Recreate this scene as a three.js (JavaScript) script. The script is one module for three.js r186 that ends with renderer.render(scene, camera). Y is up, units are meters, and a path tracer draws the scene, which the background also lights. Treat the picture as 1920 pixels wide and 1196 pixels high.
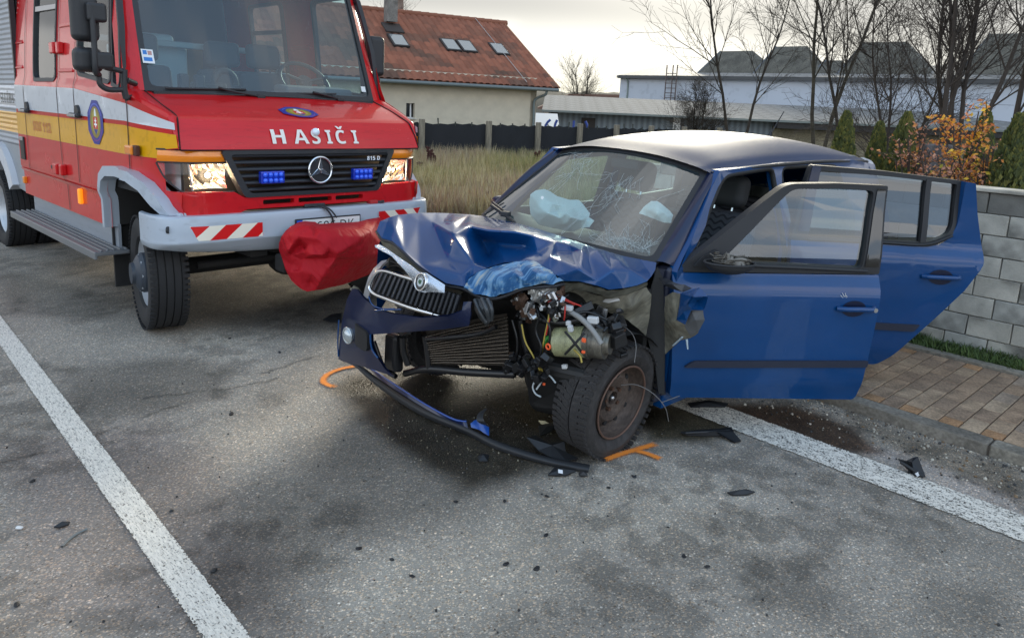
import * as THREE from 'three';
import { mergeGeometries, mergeVertices, toCreasedNormals } from 'three/addons/utils/BufferGeometryUtils.js';
import { RoundedBoxGeometry } from 'three/addons/geometries/RoundedBoxGeometry.js';

const V3 = THREE.Vector3, PI = Math.PI, R = (d) => d * PI / 180;
const scene = new THREE.Scene();

// ---------- camera ----------
const camera = new THREE.PerspectiveCamera(46.862, 1920 / 1196, 0.05, 1500);
camera.rotation.order = 'YXZ';
camera.position.set(0, 1.63, 0);
camera.rotation.set(-0.20574, 0, 0.043633);
camera.setViewOffset(1920, 1196, 0, 120, 1920, 1196);      // a shifted lens: the frame is cut from the lower part
camera.updateMatrixWorld(true);

// ---------- random numbers and noise ----------
function rng(seed) { let a = seed >>> 0; return () => { a = (a + 0x6D2B79F5) | 0; let t = Math.imul(a ^ (a >>> 15), 1 | a); t = (t + Math.imul(t ^ (t >>> 7), 61 | t)) ^ t; return ((t ^ (t >>> 14)) >>> 0) / 4294967296; }; }
const PERM = (() => { const r = rng(7), p = [...Array(256).keys()]; for (let i = 255; i > 0; i--) { const j = Math.floor(r() * (i + 1)); [p[i], p[j]] = [p[j], p[i]]; } return p; })();
function hash2(x, y) { return PERM[(PERM[x & 255] + y) & 255] / 255; }
function vnoise(x, y, per = 256) {
  const xi = Math.floor(x), yi = Math.floor(y), fx = x - xi, fy = y - yi, u = fx * fx * (3 - 2 * fx), v = fy * fy * (3 - 2 * fy), w = (n) => ((n % per) + per) % per;
  const a = hash2(w(xi), w(yi)), b = hash2(w(xi + 1), w(yi)), c = hash2(w(xi), w(yi + 1)), d = hash2(w(xi + 1), w(yi + 1));
  return a + (b - a) * u + (c - a) * v + (a - b - c + d) * u * v;
}
function fbm(x, y, o = 4, per = 256) { let s = 0, a = 0.5, t = 0; for (let i = 0; i < o; i++) { s += a * vnoise(x + i * 17, y + i * 31, per); t += a; a *= 0.5; x *= 2; y *= 2; per *= 2; } return s / t; }
const sm = (a, b, x) => { const t = Math.min(1, Math.max(0, (x - a) / (b - a))); return t * t * (3 - 2 * t); };
const lerp = (a, b, t) => a + (b - a) * t;

// ---------- sky: bright broken cloud ahead with the low sun behind it, blue with streaks of cloud behind the camera ----------
const SUN = new V3(Math.sin(R(13)) * Math.cos(R(17)), Math.sin(R(17)), -Math.cos(R(13)) * Math.cos(R(17)));
{
  const W = 1024, H = 512, px = new Float32Array(W * H * 4);
  for (let j = 0; j < H; j++) for (let i = 0; i < W; i++) {
    const el = (j + 0.5) / H * PI - PI / 2, th = ((i + 0.5) / W - 0.5) * 2 * PI, ce = Math.cos(el);
    const x = ce * Math.cos(th), y = Math.sin(el), z = ce * Math.sin(th), yy = Math.max(y, 0);
    const pr = 1 / (yy + 0.16), cx = x * pr, cz = z * pr;
    const n = fbm(cx * 1.3 + 40, cz * 1.3 + 40, 5), st = fbm(cx * 0.55 + 9 + n * 0.4, cz * 2.1 + 77, 5);
    const ahead = sm(-0.35, 0.75, -z / Math.max(ce, 0.05) * 0.9 + 0.1) , toSun = Math.max(0, x * SUN.x + y * SUN.y + z * SUN.z);
    // blue part of the sky
    let r = lerp(0.36, 0.20, Math.pow(yy, 0.5)), g = lerp(0.46, 0.30, Math.pow(yy, 0.5)), b = lerp(0.58, 0.44, Math.pow(yy, 0.5));
    const cl = sm(0.40, 0.60, st), hz = Math.exp(-yy * 8);
    r = lerp(r, 0.76, cl * 0.85); g = lerp(g, 0.735, cl * 0.85); b = lerp(b, 0.70, cl * 0.85);
    r = lerp(r, 0.36, hz * 0.6); g = lerp(g, 0.44, hz * 0.6); b = lerp(b, 0.54, hz * 0.6);
    // bright cloud deck ahead: thin and white low down, thicker and grey higher up
    const deck = fbm(cx * 0.9 + 3.3, cz * 0.9 + 12.7, 5), side = sm(0.05, 0.5, x), grey = Math.min(1, sm(0.36, 0.52, deck + 0.12 * side) * sm(0.07, 0.125, yy + 0.03 * side) * 0.85 + sm(0.14, 0.26, yy) * sm(0.78, 0.55, yy) * (0.62 + 0.38 * sm(0.36, 0.56, deck)) + sm(0.55, 0.8, yy) * (0.15 + 0.7 * sm(0.42, 0.6, deck)));
    const wr = lerp(lerp(0.38, 0.42, sm(0.4, 0.7, yy)), 0.15, grey), wg = lerp(lerp(0.375, 0.43, sm(0.4, 0.7, yy)), 0.152, grey), wb = lerp(lerp(0.36, 0.43, sm(0.4, 0.7, yy)), 0.157, grey);
    r = lerp(r, wr, ahead); g = lerp(g, wg, ahead); b = lerp(b, wb, ahead);
    const glow = (Math.pow(toSun, 90) * 0.35 + Math.pow(toSun, 10) * 0.06), low = Math.exp(-yy * 16) * sm(0.5, 1, -z / Math.max(ce, 0.05));
    r += glow; g += glow * 0.93; b += glow * 0.75;
    r = lerp(r, 0.46, low * 0.5); g = lerp(g, 0.42, low * 0.5); b = lerp(b, 0.26, low * 0.5);
    if (y < 0) { const k = Math.min(1, -y * 14); r = lerp(r, 0.13, k); g = lerp(g, 0.125, k); b = lerp(b, 0.11, k); }
    px.set([r, g, b, 1], (j * W + i) * 4);
  }
  const t = new THREE.DataTexture(px, W, H, THREE.RGBAFormat, THREE.FloatType);
  t.mapping = THREE.EquirectangularReflectionMapping; t.magFilter = THREE.LinearFilter; t.needsUpdate = true;
  scene.background = t; scene.environment = t;
}
const sun = new THREE.DirectionalLight(new THREE.Color(1, 0.92, 0.74), 1.3);
sun.position.copy(SUN).multiplyScalar(60); sun.shadow.radius = 30; sun.castShadow = true;
sun.shadow.mapSize.set(2048, 2048); Object.assign(sun.shadow.camera, { left: -30, right: 30, top: 30, bottom: -30, near: 1, far: 160 });
scene.add(sun, sun.target);
const renderer = new THREE.WebGLRenderer({ antialias: true });
renderer.toneMapping = THREE.LinearToneMapping; renderer.toneMappingExposure = 3.05; renderer.shadowMap.enabled = true;

// ---------- helpers ----------
const usedNames = new Map();
function numbered(n) { const k = usedNames.get(n) ?? 0; usedNames.set(n, k + 1); return k ? `${n}_${String(k).padStart(3, '0')}` : n; }
function shade(o) { o.traverse((c) => { if (c.isMesh) { c.castShadow = true; c.receiveShadow = true; } }); return o; }
function tag(o, label, category, group) { if (label) o.userData.label = label; if (category) o.userData.category = category; if (group) o.userData.group = group; return o; }
function thing(name, label, category, group, pos = [0, 0, 0], turn = 0) { const o = new THREE.Group(); o.name = numbered(name); o.position.set(...pos); o.rotation.y = turn; scene.add(o); return tag(o, label, category, group); }
function M(name, geo, m, parent = scene) {               // one named mesh from one geometry or a list of them
  if (Array.isArray(geo)) geo = merge(geo);
  const o = new THREE.Mesh(geo, m); o.name = parent === scene ? numbered(name) : name; o.castShadow = o.receiveShadow = true; parent.add(o); return o;
}
function merge(list) {
  return mergeGeometries(list.map((g) => { g = g.index ? g.toNonIndexed() : g; const o = new THREE.BufferGeometry(); for (const k of ['position', 'normal', 'uv']) if (g.attributes[k]) o.setAttribute(k, g.attributes[k]); if (!o.attributes.normal) o.computeVertexNormals(); if (!o.attributes.uv) o.setAttribute('uv', new THREE.BufferAttribute(new Float32Array(o.attributes.position.count * 2), 2)); return o; }), false);
}
const E = new THREE.Euler(), Q4 = new THREE.Quaternion(), M4 = new THREE.Matrix4();
function put(g, p = [0, 0, 0], r = [0, 0, 0], s = [1, 1, 1]) { M4.compose(new V3(...p), Q4.setFromEuler(E.set(...r)), new V3(...s)); return g.applyMatrix4(M4); }
const box = (w, h, d, p, r, c = 0) => put(c ? new RoundedBoxGeometry(w, h, d, 2, Math.min(c, w / 2.01, h / 2.01, d / 2.01)) : new THREE.BoxGeometry(w, h, d), p, r);
const cyl = (r0, r1, h, p, r, n = 16) => put(new THREE.CylinderGeometry(r0, r1, h, n), p, r);
function rod(a, b, r0, r1 = r0, n = 8) {                 // a round bar from a to b
  a = a.isVector3 ? a : new V3(...a); b = b.isVector3 ? b : new V3(...b);
  const d = b.clone().sub(a), g = new THREE.CylinderGeometry(r1, r0, d.length(), n);
  return g.applyQuaternion(Q4.setFromUnitVectors(new V3(0, 1, 0), d.normalize())).translate((a.x + b.x) / 2, (a.y + b.y) / 2, (a.z + b.z) / 2);
}
const vec = (p) => p.isVector3 ? p : new V3(...p);
const tube = (pts, r, seg = pts.length * 5, n = 7) => new THREE.TubeGeometry(new THREE.CatmullRomCurve3(pts.map(vec), false, 'centripetal'), seg, r, n);
function extrude(pts, depth, bevel = 0, holes = []) {
  const s = new THREE.Shape(pts.map((p) => new THREE.Vector2(...p))); for (const h of holes) s.holes.push(new THREE.Path(h.map((p) => new THREE.Vector2(...p))));
  return new THREE.ExtrudeGeometry(s, { depth, bevelEnabled: bevel > 0, bevelSize: bevel, bevelThickness: bevel, bevelSegments: 2, curveSegments: 8 });
}
function roundPoly(pts, rad, n = 5) {                    // polygon with rounded corners
  const out = [];
  pts.forEach((p, i) => {
    const a = pts[(i + pts.length - 1) % pts.length], b = pts[(i + 1) % pts.length], r = Array.isArray(rad) ? rad[i] : rad;
    if (!r) { out.push(p); return; }
    const la = Math.hypot(a[0] - p[0], a[1] - p[1]), lb = Math.hypot(b[0] - p[0], b[1] - p[1]), k = Math.min(r, la * 0.49, lb * 0.49);
    const s = [p[0] + (a[0] - p[0]) / la * k, p[1] + (a[1] - p[1]) / la * k], e = [p[0] + (b[0] - p[0]) / lb * k, p[1] + (b[1] - p[1]) / lb * k];
    for (let t = 0; t <= n; t++) { const q = t / n, w = 1 - q; out.push([w * w * s[0] + 2 * w * q * p[0] + q * q * e[0], w * w * s[1] + 2 * w * q * p[1] + q * q * e[1]]); }
  });
  return out;
}
// a flat outline (with holes) cut into cells du x dv and bent by fn(u, v) -> Vector3
function sheet(poly, holes, fn, du = 0.15, dv = 0.08, crease = 0.6) {
  const v2 = (l) => l.map((p) => new THREE.Vector2(...p)), P = v2(poly), Hs = holes.map(v2);
  if (THREE.ShapeUtils.isClockWise(P)) P.reverse(); Hs.forEach((h) => { if (!THREE.ShapeUtils.isClockWise(h)) h.reverse(); });
  const all = [...P, ...Hs.flat()], tris = THREE.ShapeUtils.triangulateShape(P, Hs), pos = [], uv = [];
  const clip = (pl, k, c, s) => { const o = []; for (let i = 0; i < pl.length; i++) { const a = pl[i], b = pl[(i + 1) % pl.length], da = (a[k] - c) * s, db = (b[k] - c) * s; if (da >= 0) o.push(a); if ((da > 0 && db < 0) || (da < 0 && db > 0)) { const t = da / (da - db); o.push([a[0] + (b[0] - a[0]) * t, a[1] + (b[1] - a[1]) * t]); } } return o; };
  for (const t of tris) {
    const T = t.map((i) => [all[i].x, all[i].y]);
    const u0 = Math.floor(Math.min(...T.map((p) => p[0])) / du), u1 = Math.ceil(Math.max(...T.map((p) => p[0])) / du);
    for (let i = u0; i < u1; i++) {
      let a = clip(clip(T, 0, i * du, 1), 0, (i + 1) * du, -1); if (a.length < 3) continue;
      const v0 = Math.floor(Math.min(...a.map((p) => p[1])) / dv), v1 = Math.ceil(Math.max(...a.map((p) => p[1])) / dv);
      for (let j = v0; j < v1; j++) {
        const c = clip(clip(a, 1, j * dv, 1), 1, (j + 1) * dv, -1);
        for (let k = 1; k + 1 < c.length; k++) for (const q of [c[0], c[k], c[k + 1]]) { const w = fn(q[0], q[1]); pos.push(w.x, w.y, w.z); uv.push(q[0], q[1]); }
      }
    }
  }
  const g = new THREE.BufferGeometry(); g.setAttribute('position', new THREE.Float32BufferAttribute(pos, 3)); g.setAttribute('uv', new THREE.Float32BufferAttribute(uv, 2));
  return smooth(g, crease);
}
function smooth(g, crease = 0.6) { g.computeVertexNormals(); return crease ? toCreasedNormals(g, crease) : g; }
// a sheet with thickness: front, back and rim
function slab(poly, holes, front, back, du, dv) {
  const rim = (l) => { const pos = []; for (let i = 0; i < l.length; i++) { const a = l[i], b = l[(i + 1) % l.length], n = Math.max(1, Math.ceil(Math.hypot(a[0] - b[0], a[1] - b[1]) / (dv ?? 0.08))); for (let k = 0; k < n; k++) { const p = [lerp(a[0], b[0], k / n), lerp(a[1], b[1], k / n)], q = [lerp(a[0], b[0], (k + 1) / n), lerp(a[1], b[1], (k + 1) / n)]; const A = front(...p), B = front(...q), C = back(...q), D = back(...p); for (const w of [A, B, C, A, C, D]) pos.push(w.x, w.y, w.z); } } const g = new THREE.BufferGeometry(); g.setAttribute('position', new THREE.Float32BufferAttribute(pos, 3)); return smooth(g, 0.6); };
  return merge([sheet(poly, holes, front, du, dv), sheet(poly, holes, back, du, dv), rim(poly), ...holes.map(rim)]);
}
// a smooth surface through a grid of control points (rows of points), n x m pieces per cell
function patch(rows, n = 6, m = 6, crease = 0) {
  const cr = (a, b, c, d, t) => [0, 1, 2].map((k) => 0.5 * (2 * b[k] + (c[k] - a[k]) * t + (2 * a[k] - 5 * b[k] + 4 * c[k] - d[k]) * t * t + (3 * b[k] - a[k] - 3 * c[k] + d[k]) * t * t * t));
  const line = (l, t) => { const i = Math.min(l.length - 2, Math.floor(t)), f = t - i, e = (a, b) => a.map((x, k) => 2 * x - b[k]); return cr(l[i - 1] ?? e(l[0], l[1]), l[i], l[i + 1], l[i + 2] ?? e(l[i + 1], l[i]), f); };
  rows = rows.map((r) => r.map((p) => p.isVector3 ? p.toArray() : p));
  const nu = (rows[0].length - 1) * n, nv = (rows.length - 1) * m, pos = [], uv = [], idx = [];
  for (let j = 0; j <= nv; j++) for (let i = 0; i <= nu; i++) { const p = line(rows.map((r) => line(r, i / n)), j / m); pos.push(...p); uv.push(i / nu, j / nv); }
  for (let j = 0; j < nv; j++) for (let i = 0; i < nu; i++) { const a = j * (nu + 1) + i; idx.push(a, a + 1, a + nu + 2, a, a + nu + 2, a + nu + 1); }
  const g = new THREE.BufferGeometry(); g.setAttribute('position', new THREE.Float32BufferAttribute(pos, 3)); g.setAttribute('uv', new THREE.Float32BufferAttribute(uv, 2)); g.setIndex(idx); g.computeVertexNormals();
  return crease ? toCreasedNormals(g, crease) : g;
}
function lathe(pts, n = 32) { return new THREE.LatheGeometry(pts.map((p) => new THREE.Vector2(...p)), n); }
function crumple(g, amp, freq, seed = 0) {               // shifts vertices with noise, the same for vertices at the same place
  const p = g.attributes.position;
  for (let i = 0; i < p.count; i++) { const x = p.getX(i), y = p.getY(i), z = p.getZ(i), f = (k) => (fbm(x * freq + k + seed, (y + z * 0.73) * freq + k * 2.3, 3) - 0.5) * 2 * amp; p.setXYZ(i, x + f(3), y + f(11), z + f(23)); }
  g.computeVertexNormals(); return g;
}

// measuring on the survey photograph: the ray through a point, met with the ground or with a plane of a thing's own axes
const rayTo = (x, y) => new V3((x - 960) / 1380, -(y - 478) / 1380, -1).applyQuaternion(camera.quaternion);
const ground = (x, y, h = 0) => { const d = rayTo(x, y), t = (h - 1.63) / d.y; return new V3(d.x * t, h, d.z * t); };
const far = (x, y, depth) => { const d = rayTo(x, y), t = depth / -d.z; return new V3(d.x * t, 1.63 + d.y * t, d.z * t); };
function on(o, axis, value, x, y) { o.updateMatrixWorld(true); const inv = o.matrixWorld.clone().invert(), a = camera.position.clone().applyMatrix4(inv), d = rayTo(x, y).transformDirection(inv), t = (value - a[axis]) / d[axis]; return a.addScaledVector(d, t); }

// ---------- textures ----------
function tex(w, h, fn, srgb, rx = 1, ry = 1) {           // fn(u, v, i, j) -> [r, g, b, a] or grey
  const d = new Uint8Array(w * h * 4);
  for (let j = 0; j < h; j++) for (let i = 0; i < w; i++) { let c = fn(i / w, j / h, i, j); if (!Array.isArray(c)) c = [c, c, c]; for (let k = 0; k < 4; k++) d[(j * w + i) * 4 + k] = Math.max(0, Math.min(255, Math.round((c[k] ?? 1) * 255))); }
  const t = new THREE.DataTexture(d, w, h, THREE.RGBAFormat); t.wrapS = t.wrapT = THREE.RepeatWrapping; t.magFilter = THREE.LinearFilter; t.repeat.set(rx, ry); t.needsUpdate = true;
  if (srgb) t.colorSpace = THREE.SRGBColorSpace; return t;
}
function draw(w, h, fn) { const c = document.createElement('canvas'); c.width = w; c.height = h; fn(c.getContext('2d'), w, h); const t = new THREE.CanvasTexture(c); t.colorSpace = THREE.SRGBColorSpace; return t; }
const rgb = (r, g, b) => new THREE.Color().setRGB(r, g, b);
const std = (r, g, b, rough = 0.6, metal = 0, o = {}) => new THREE.MeshStandardMaterial({ color: rgb(r, g, b), roughness: rough, metalness: metal, ...o });
const phy = (r, g, b, rough, o = {}) => new THREE.MeshPhysicalMaterial({ color: rgb(r, g, b), roughness: rough, ...o });
const grime = tex(256, 256, (u, v) => 0.35 + 0.5 * fbm(u * 8, v * 8, 5, 8));
const dustMap = tex(512, 512, (u, v) => { const n = fbm(u * 6, v * 6, 6, 6), m = fbm(u * 24 + 5, v * 24, 4, 24), k = 0.86 + 0.14 * n - 0.10 * sm(0.6, 0.75, m); return [k, k, k]; });
const fineBump = tex(256, 256, (u, v, i, j) => 0.5 * fbm(u * 64, v * 64, 2, 64) + 0.5 * hash2(i, j));
// ---------- the road, its marks and the pavement ----------
const RY = 0.75763, RN = new V3(Math.cos(RY), 0, -Math.sin(RY)), RS = new V3(Math.sin(RY), 0, Math.cos(RY));   // across the road, along the road
const road = (t, s, h = 0) => new V3(RN.x * t + RS.x * s, h, RN.z * t + RS.z * s);
const roadTS = (p) => [p.x * RN.x + p.z * RN.z, p.x * RS.x + p.z * RS.z];
const inPoly = (x, y, pl) => { let c = false; for (let i = 0, j = pl.length - 1; i < pl.length; j = i++) if ((pl[i][1] > y) !== (pl[j][1] > y) && x < (pl[j][0] - pl[i][0]) * (y - pl[i][1]) / (pl[j][1] - pl[i][1]) + pl[i][0]) c = !c; return c; };
const distPoly = (x, y, pl) => { let d = 1e9; for (let i = 0, j = pl.length - 1; i < pl.length; j = i++) { const ax = pl[j][0], ay = pl[j][1], bx = pl[i][0] - ax, by = pl[i][1] - ay, t = Math.max(0, Math.min(1, ((x - ax) * bx + (y - ay) * by) / (bx * bx + by * by))); d = Math.min(d, Math.hypot(x - ax - bx * t, y - ay - by * t)); } return inPoly(x, y, pl) ? d : -d; };
const spot = (pts, k, soft, wet = 0, tint = [1, 1, 1]) => ({ pl: pts.map((p) => roadTS(ground(...p))), k, soft, wet, tint });
const STAINS = [
  spot([[655, 705], [760, 690], [1000, 660], [1230, 720], [1240, 800], [1060, 870], [960, 905], [870, 925], [760, 850], [680, 790], [630, 730]], 0.17, 0.09, 1, [1, 0.95, 0.84]),         // coolant and oil under the front of the car
  spot([[650, 770], [900, 890], [980, 900], [880, 985], [760, 1010], [640, 1040], [470, 1196], [330, 1080], [420, 960], [520, 880]], 0.56, 0.20, 0.2),  // darker asphalt running towards the viewer
  spot([[900, 690], [1060, 700], [1080, 830], [980, 800], [900, 750]], 0.9, 0.05, 1, [1.0, 0.9, 0.6]),
  spot([[1200, 770], [1330, 755], [1420, 790], [1330, 830], [1210, 830]], 0.24, 0.06, 0.9, [1, 0.95, 0.75]),
  spot([[1300, 760], [1480, 755], [1600, 800], [1650, 850], [1540, 850], [1420, 800]], 0.24, 0.07, 0.8, [1, 0.72, 0.55]),    // rusty fluid by the edge line
  spot([[1590, 775], [1920, 885], [1920, 940], [1700, 850], [1600, 800]], 0.62, 0.08, 0.1, [1, 0.95, 0.88]),
  spot([[1610, 832], [1700, 850], [1920, 938], [1920, 985], [1720, 890], [1630, 852]], 1.28, 0.05, 0, [1, 0.98, 1.02]),      // dry dusty gutter
  spot([[0, 830], [300, 800], [420, 870], [560, 1196], [0, 1196]], 0.78, 0.20, 0, [1, 0.96, 0.99]),
  spot([[90, 690], [330, 670], [400, 680], [420, 740], [330, 770], [140, 790], [110, 740]], 0.58, 0.10),
  spot([[330, 540], [560, 500], [760, 540], [640, 620], [440, 620], [340, 600]], 0.50, 0.22),
  spot([[0, 500], [230, 560], [200, 600], [0, 590]], 0.6, 0.1),
  spot([[395, 728], [430, 728], [430, 750], [395, 750]], 0.66, 0.03), spot([[480, 735], [530, 735], [540, 760], [480, 765]], 0.75, 0.03),
  spot([[1270, 960], [1420, 950], [1430, 1010], [1300, 1000]], 0.72, 0.07), spot([[1340, 1030], [1560, 1040], [1590, 1130], [1540, 1170], [1420, 1100]], 0.70, 0.09),
  spot([[960, 960], [1150, 970], [1120, 1010], [980, 1010]], 0.85, 0.08), spot([[1060, 1060], [1250, 1080], [1180, 1196], [1080, 1150]], 0.8, 0.1),
  spot([[1660, 1000], [1800, 1010], [1760, 1060], [1680, 1050]], 0.78, 0.06), spot([[1730, 1080], [1880, 1110], [1880, 1196], [1740, 1196]], 0.75, 0.08), spot([[1490, 940], [1600, 960], [1560, 1000], [1480, 980]], 0.8, 0.05),
  spot([[640, 1060], [900, 950], [1300, 900], [1400, 1000], [1100, 1060], [900, 1196], [560, 1196]], 1.22, 0.35, 0, [1, 0.99, 0.96]),
  spot([[350, 600], [620, 620], [640, 760], [560, 850], [420, 900], [300, 720]], 1.25, 0.25, 0, [1, 0.98, 0.95]),
];
const CRACKS = [[[0, 870], [60, 855], [140, 835], [220, 800], [330, 760]], [[490, 700], [600, 665]], [[270, 745], [420, 730], [520, 710]]].map((l) => l.map((p) => roadTS(ground(p[0], p[1] + 0))));
function roadTone(t, s) {
  const w = (fbm(t * 3.1 + 20, s * 3.1 + 40, 5) - 0.5) * 0.55, n = fbm(t * 2.2 + 60, s * 2.2 + 10, 5), m = fbm(t * 11 + 5, s * 11 + 60, 4), f = fbm(t * 37 + 5, s * 37 + 60, 3);
  let k = 0.70 + 0.62 * n; k *= 1 - 0.33 * sm(0.49, 0.60, m) * sm(0.38, 0.6, fbm(t * 1.7 + 90, s * 1.7 + 20, 3)); k *= 0.9 + 0.2 * f;
  k *= 1.3; let c = [k * 1.10, k * 0.99, k * 0.86], wet = 0;
  for (const st of STAINS) { const d = distPoly(t, s, st.pl) + w * st.soft * 1.8, a = sm(-st.soft, st.soft, d); if (a <= 0) continue; const q = a; c = c.map((x, i) => x * lerp(1, st.k * st.tint[i], q)); wet = Math.max(wet, st.wet * a); }
  for (const l of CRACKS) for (let i = 0; i + 1 < l.length; i++) { const [ax, ay] = l[i], bx = l[i + 1][0] - ax, by = l[i + 1][1] - ay, q = Math.max(0, Math.min(1, ((t - ax) * bx + (s - ay) * by) / (bx * bx + by * by))), d = Math.hypot(t - ax - bx * q + w * 0.08, s - ay - by * q + (m - 0.5) * 0.06); const a = 1 - sm(0.004, 0.016, d); c = c.map((x) => x * (1 - 0.5 * a)); }
  return [c, wet];
}
const asphaltGrain = (() => {                            // aggregate: stones of several tones set in dark binder, 1.4 m across
  const N = 1024, r = rng(21), a = new Float32Array(N * N).fill(0.49), hgt = new Float32Array(N * N).fill(0.2), tint = new Float32Array(N * N);
  for (let k = 0; k < 60000; k++) {
    const x = r() * N, y = r() * N, rad = 0.8 + Math.pow(r(), 2.2) * 2.9, q = r(), v = q < 0.22 ? 0.38 + r() * 0.13 : q > 0.94 ? 0.68 + r() * 0.14 : 0.53 + r() * 0.13, e = 0.6 + r() * 0.4, ti = r(), hh = 0.45 + r() * 0.5;
    for (let j = -4; j <= 4; j++) for (let i = -4; i <= 4; i++) { const d = Math.hypot(i, j / e); if (d > rad) continue; const p = ((Math.floor(y + j) + N) % N) * N + ((Math.floor(x + i) + N) % N); a[p] = v; hgt[p] = hh * (1 - 0.5 * d * d / rad / rad); tint[p] = ti; }
  }
  const cmap = tex(N, N, (u, v, i, j) => { const p = j * N + i, k = a[p] * (0.93 + 0.14 * hash2(i, j)), w = (tint[p] - 0.5) * 0.09; return [k * (1 + w), k, k * (1 - w)]; }, true);
  const bmap = tex(N, N, (u, v, i, j) => hgt[j * N + i]);
  return [cmap, bmap];
})();
const tiled = (t, k, ch) => { const c = t.clone(); c.repeat.set(k, k); c.needsUpdate = true; if (ch) c.channel = ch; return c; };
{
  // fine sheet near the camera, coarse sheets around it, edge to edge
  const wetMap = (() => { const N = 512, t0 = -1, s0 = -5; return tex(N, N, (u, v) => { const wt = roadTone(t0 + u * 5.2, s0 + v * 5.2)[1]; return lerp(0.88, 0.40, wt); }); })();
  wetMap.wrapS = wetMap.wrapT = THREE.ClampToEdgeWrapping; wetMap.channel = 1;
  const mk = (t0, t1, s0, s1, cell, m) => {
    const nt = Math.round((t1 - t0) / cell), ns = Math.round((s1 - s0) / cell), pos = [], uv = [], uv1 = [], col = [], idx = [];
    for (let j = 0; j <= ns; j++) for (let i = 0; i <= nt; i++) {
      const t = lerp(t0, t1, i / nt), s = lerp(s0, s1, j / ns), p = road(t, s), [c] = roadTone(t, s);
      pos.push(p.x, (fbm(t * 2 + 9, s * 2 + 3, 2) - 0.5) * 0.004, p.z); uv.push(t, s); uv1.push((t + 1) / 5.2, (s + 5) / 5.2); col.push(...c);
    }
    for (let j = 0; j < ns; j++) for (let i = 0; i < nt; i++) { const a = j * (nt + 1) + i; idx.push(a, a + nt + 1, a + 1, a + 1, a + nt + 1, a + nt + 2); }
    const g = new THREE.BufferGeometry(); g.setAttribute('position', new THREE.Float32BufferAttribute(pos, 3)); g.setAttribute('uv', new THREE.Float32BufferAttribute(uv, 2)); g.setAttribute('uv1', new THREE.Float32BufferAttribute(uv1, 2)); g.setAttribute('color', new THREE.Float32BufferAttribute(col, 3)); g.setIndex(idx); g.computeVertexNormals();
    return [g, m];
  };
  const base = { color: rgb(1.0, 0.935, 0.85), vertexColors: true, map: tiled(asphaltGrain[0], 1 / 1.4), bumpMap: tiled(asphaltGrain[1], 1 / 1.4), bumpScale: 0.004 };
  const near = new THREE.MeshPhysicalMaterial({ ...base, roughness: 1, roughnessMap: wetMap, specularIntensity: 0.5 }), rest = new THREE.MeshPhysicalMaterial({ ...base, roughness: 0.92, specularIntensity: 0.4 });
  const g = new THREE.Group(); g.name = 'road'; g.userData.kind = 'structure'; scene.add(g);
  for (const [t0, t1, s0, s1, cell, m] of [[-1, 4.2, -5, 0.2, 0.02, near], [-1, 4.2, -14, -5, 0.06, rest], [-1, 4.2, 0.2, 8, 0.2, rest], [-9, -1, -14, 8, 0.2, rest], [-9, 4.2, -60, -14, 0.5, rest]]) M('asphalt', mk(t0, t1, s0, s1, cell, m)[0], m, g);
}
function ribbon(pts, w, h, cell = 0.2) {                 // flat strip along points [t, s] of the road
  const pos = [], uv = [], idx = []; let acc = 0; const P = [];
  for (let i = 0; i + 1 < pts.length; i++) { const n = Math.max(1, Math.ceil(Math.hypot(pts[i + 1][0] - pts[i][0], pts[i + 1][1] - pts[i][1]) / cell)); for (let k = 0; k < n; k++) P.push([lerp(pts[i][0], pts[i + 1][0], k / n), lerp(pts[i][1], pts[i + 1][1], k / n)]); } P.push(pts[pts.length - 1]);
  P.forEach((p, i) => { const a = P[Math.max(0, i - 1)], b = P[Math.min(P.length - 1, i + 1)], l = Math.hypot(b[0] - a[0], b[1] - a[1]), nx = (b[1] - a[1]) / l, ny = -(b[0] - a[0]) / l; if (i) acc += Math.hypot(p[0] - a[0], p[1] - a[1]); for (const k of [-0.5, 0.5]) { const q = road(p[0] + nx * w * k, p[1] + ny * w * k, h); pos.push(q.x, q.y, q.z); uv.push(k + 0.5, acc); } });
  for (let i = 0; i + 1 < P.length; i++) idx.push(i * 2, i * 2 + 1, i * 2 + 2, i * 2 + 1, i * 2 + 3, i * 2 + 2);
  const g = new THREE.BufferGeometry(); g.setAttribute('position', new THREE.Float32BufferAttribute(pos, 3)); g.setAttribute('uv', new THREE.Float32BufferAttribute(uv, 2)); g.setIndex(idx); g.computeVertexNormals(); return g;
}
function paintTex(worn, len, seed, w) {                     // thermoplastic paint with chips and soft ragged edges; alpha cuts it
  return tex(256, 2048, (u, v, i, j) => { const x = u * 10 + seed, y = v * len * 60, n = fbm(x * 3, y * 0.7, 3), f = fbm(u * w * 190 + seed, v * len * 190, 3), e = Math.min(u, 1 - u) * 9 + (f - 0.5) * 1.5 + (n - 0.5) * 0.6; const chip = f + (n - 0.5) * 0.4; const a = e < 0.12 || chip < worn ? 0 : 1, k = 0.80 + 0.2 * n - 0.45 * sm(worn + 0.20, worn, chip) + (hash2(i, j) - 0.5) * 0.06; return [k, k * 0.985, k * 0.955, a]; }, true);
}
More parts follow.
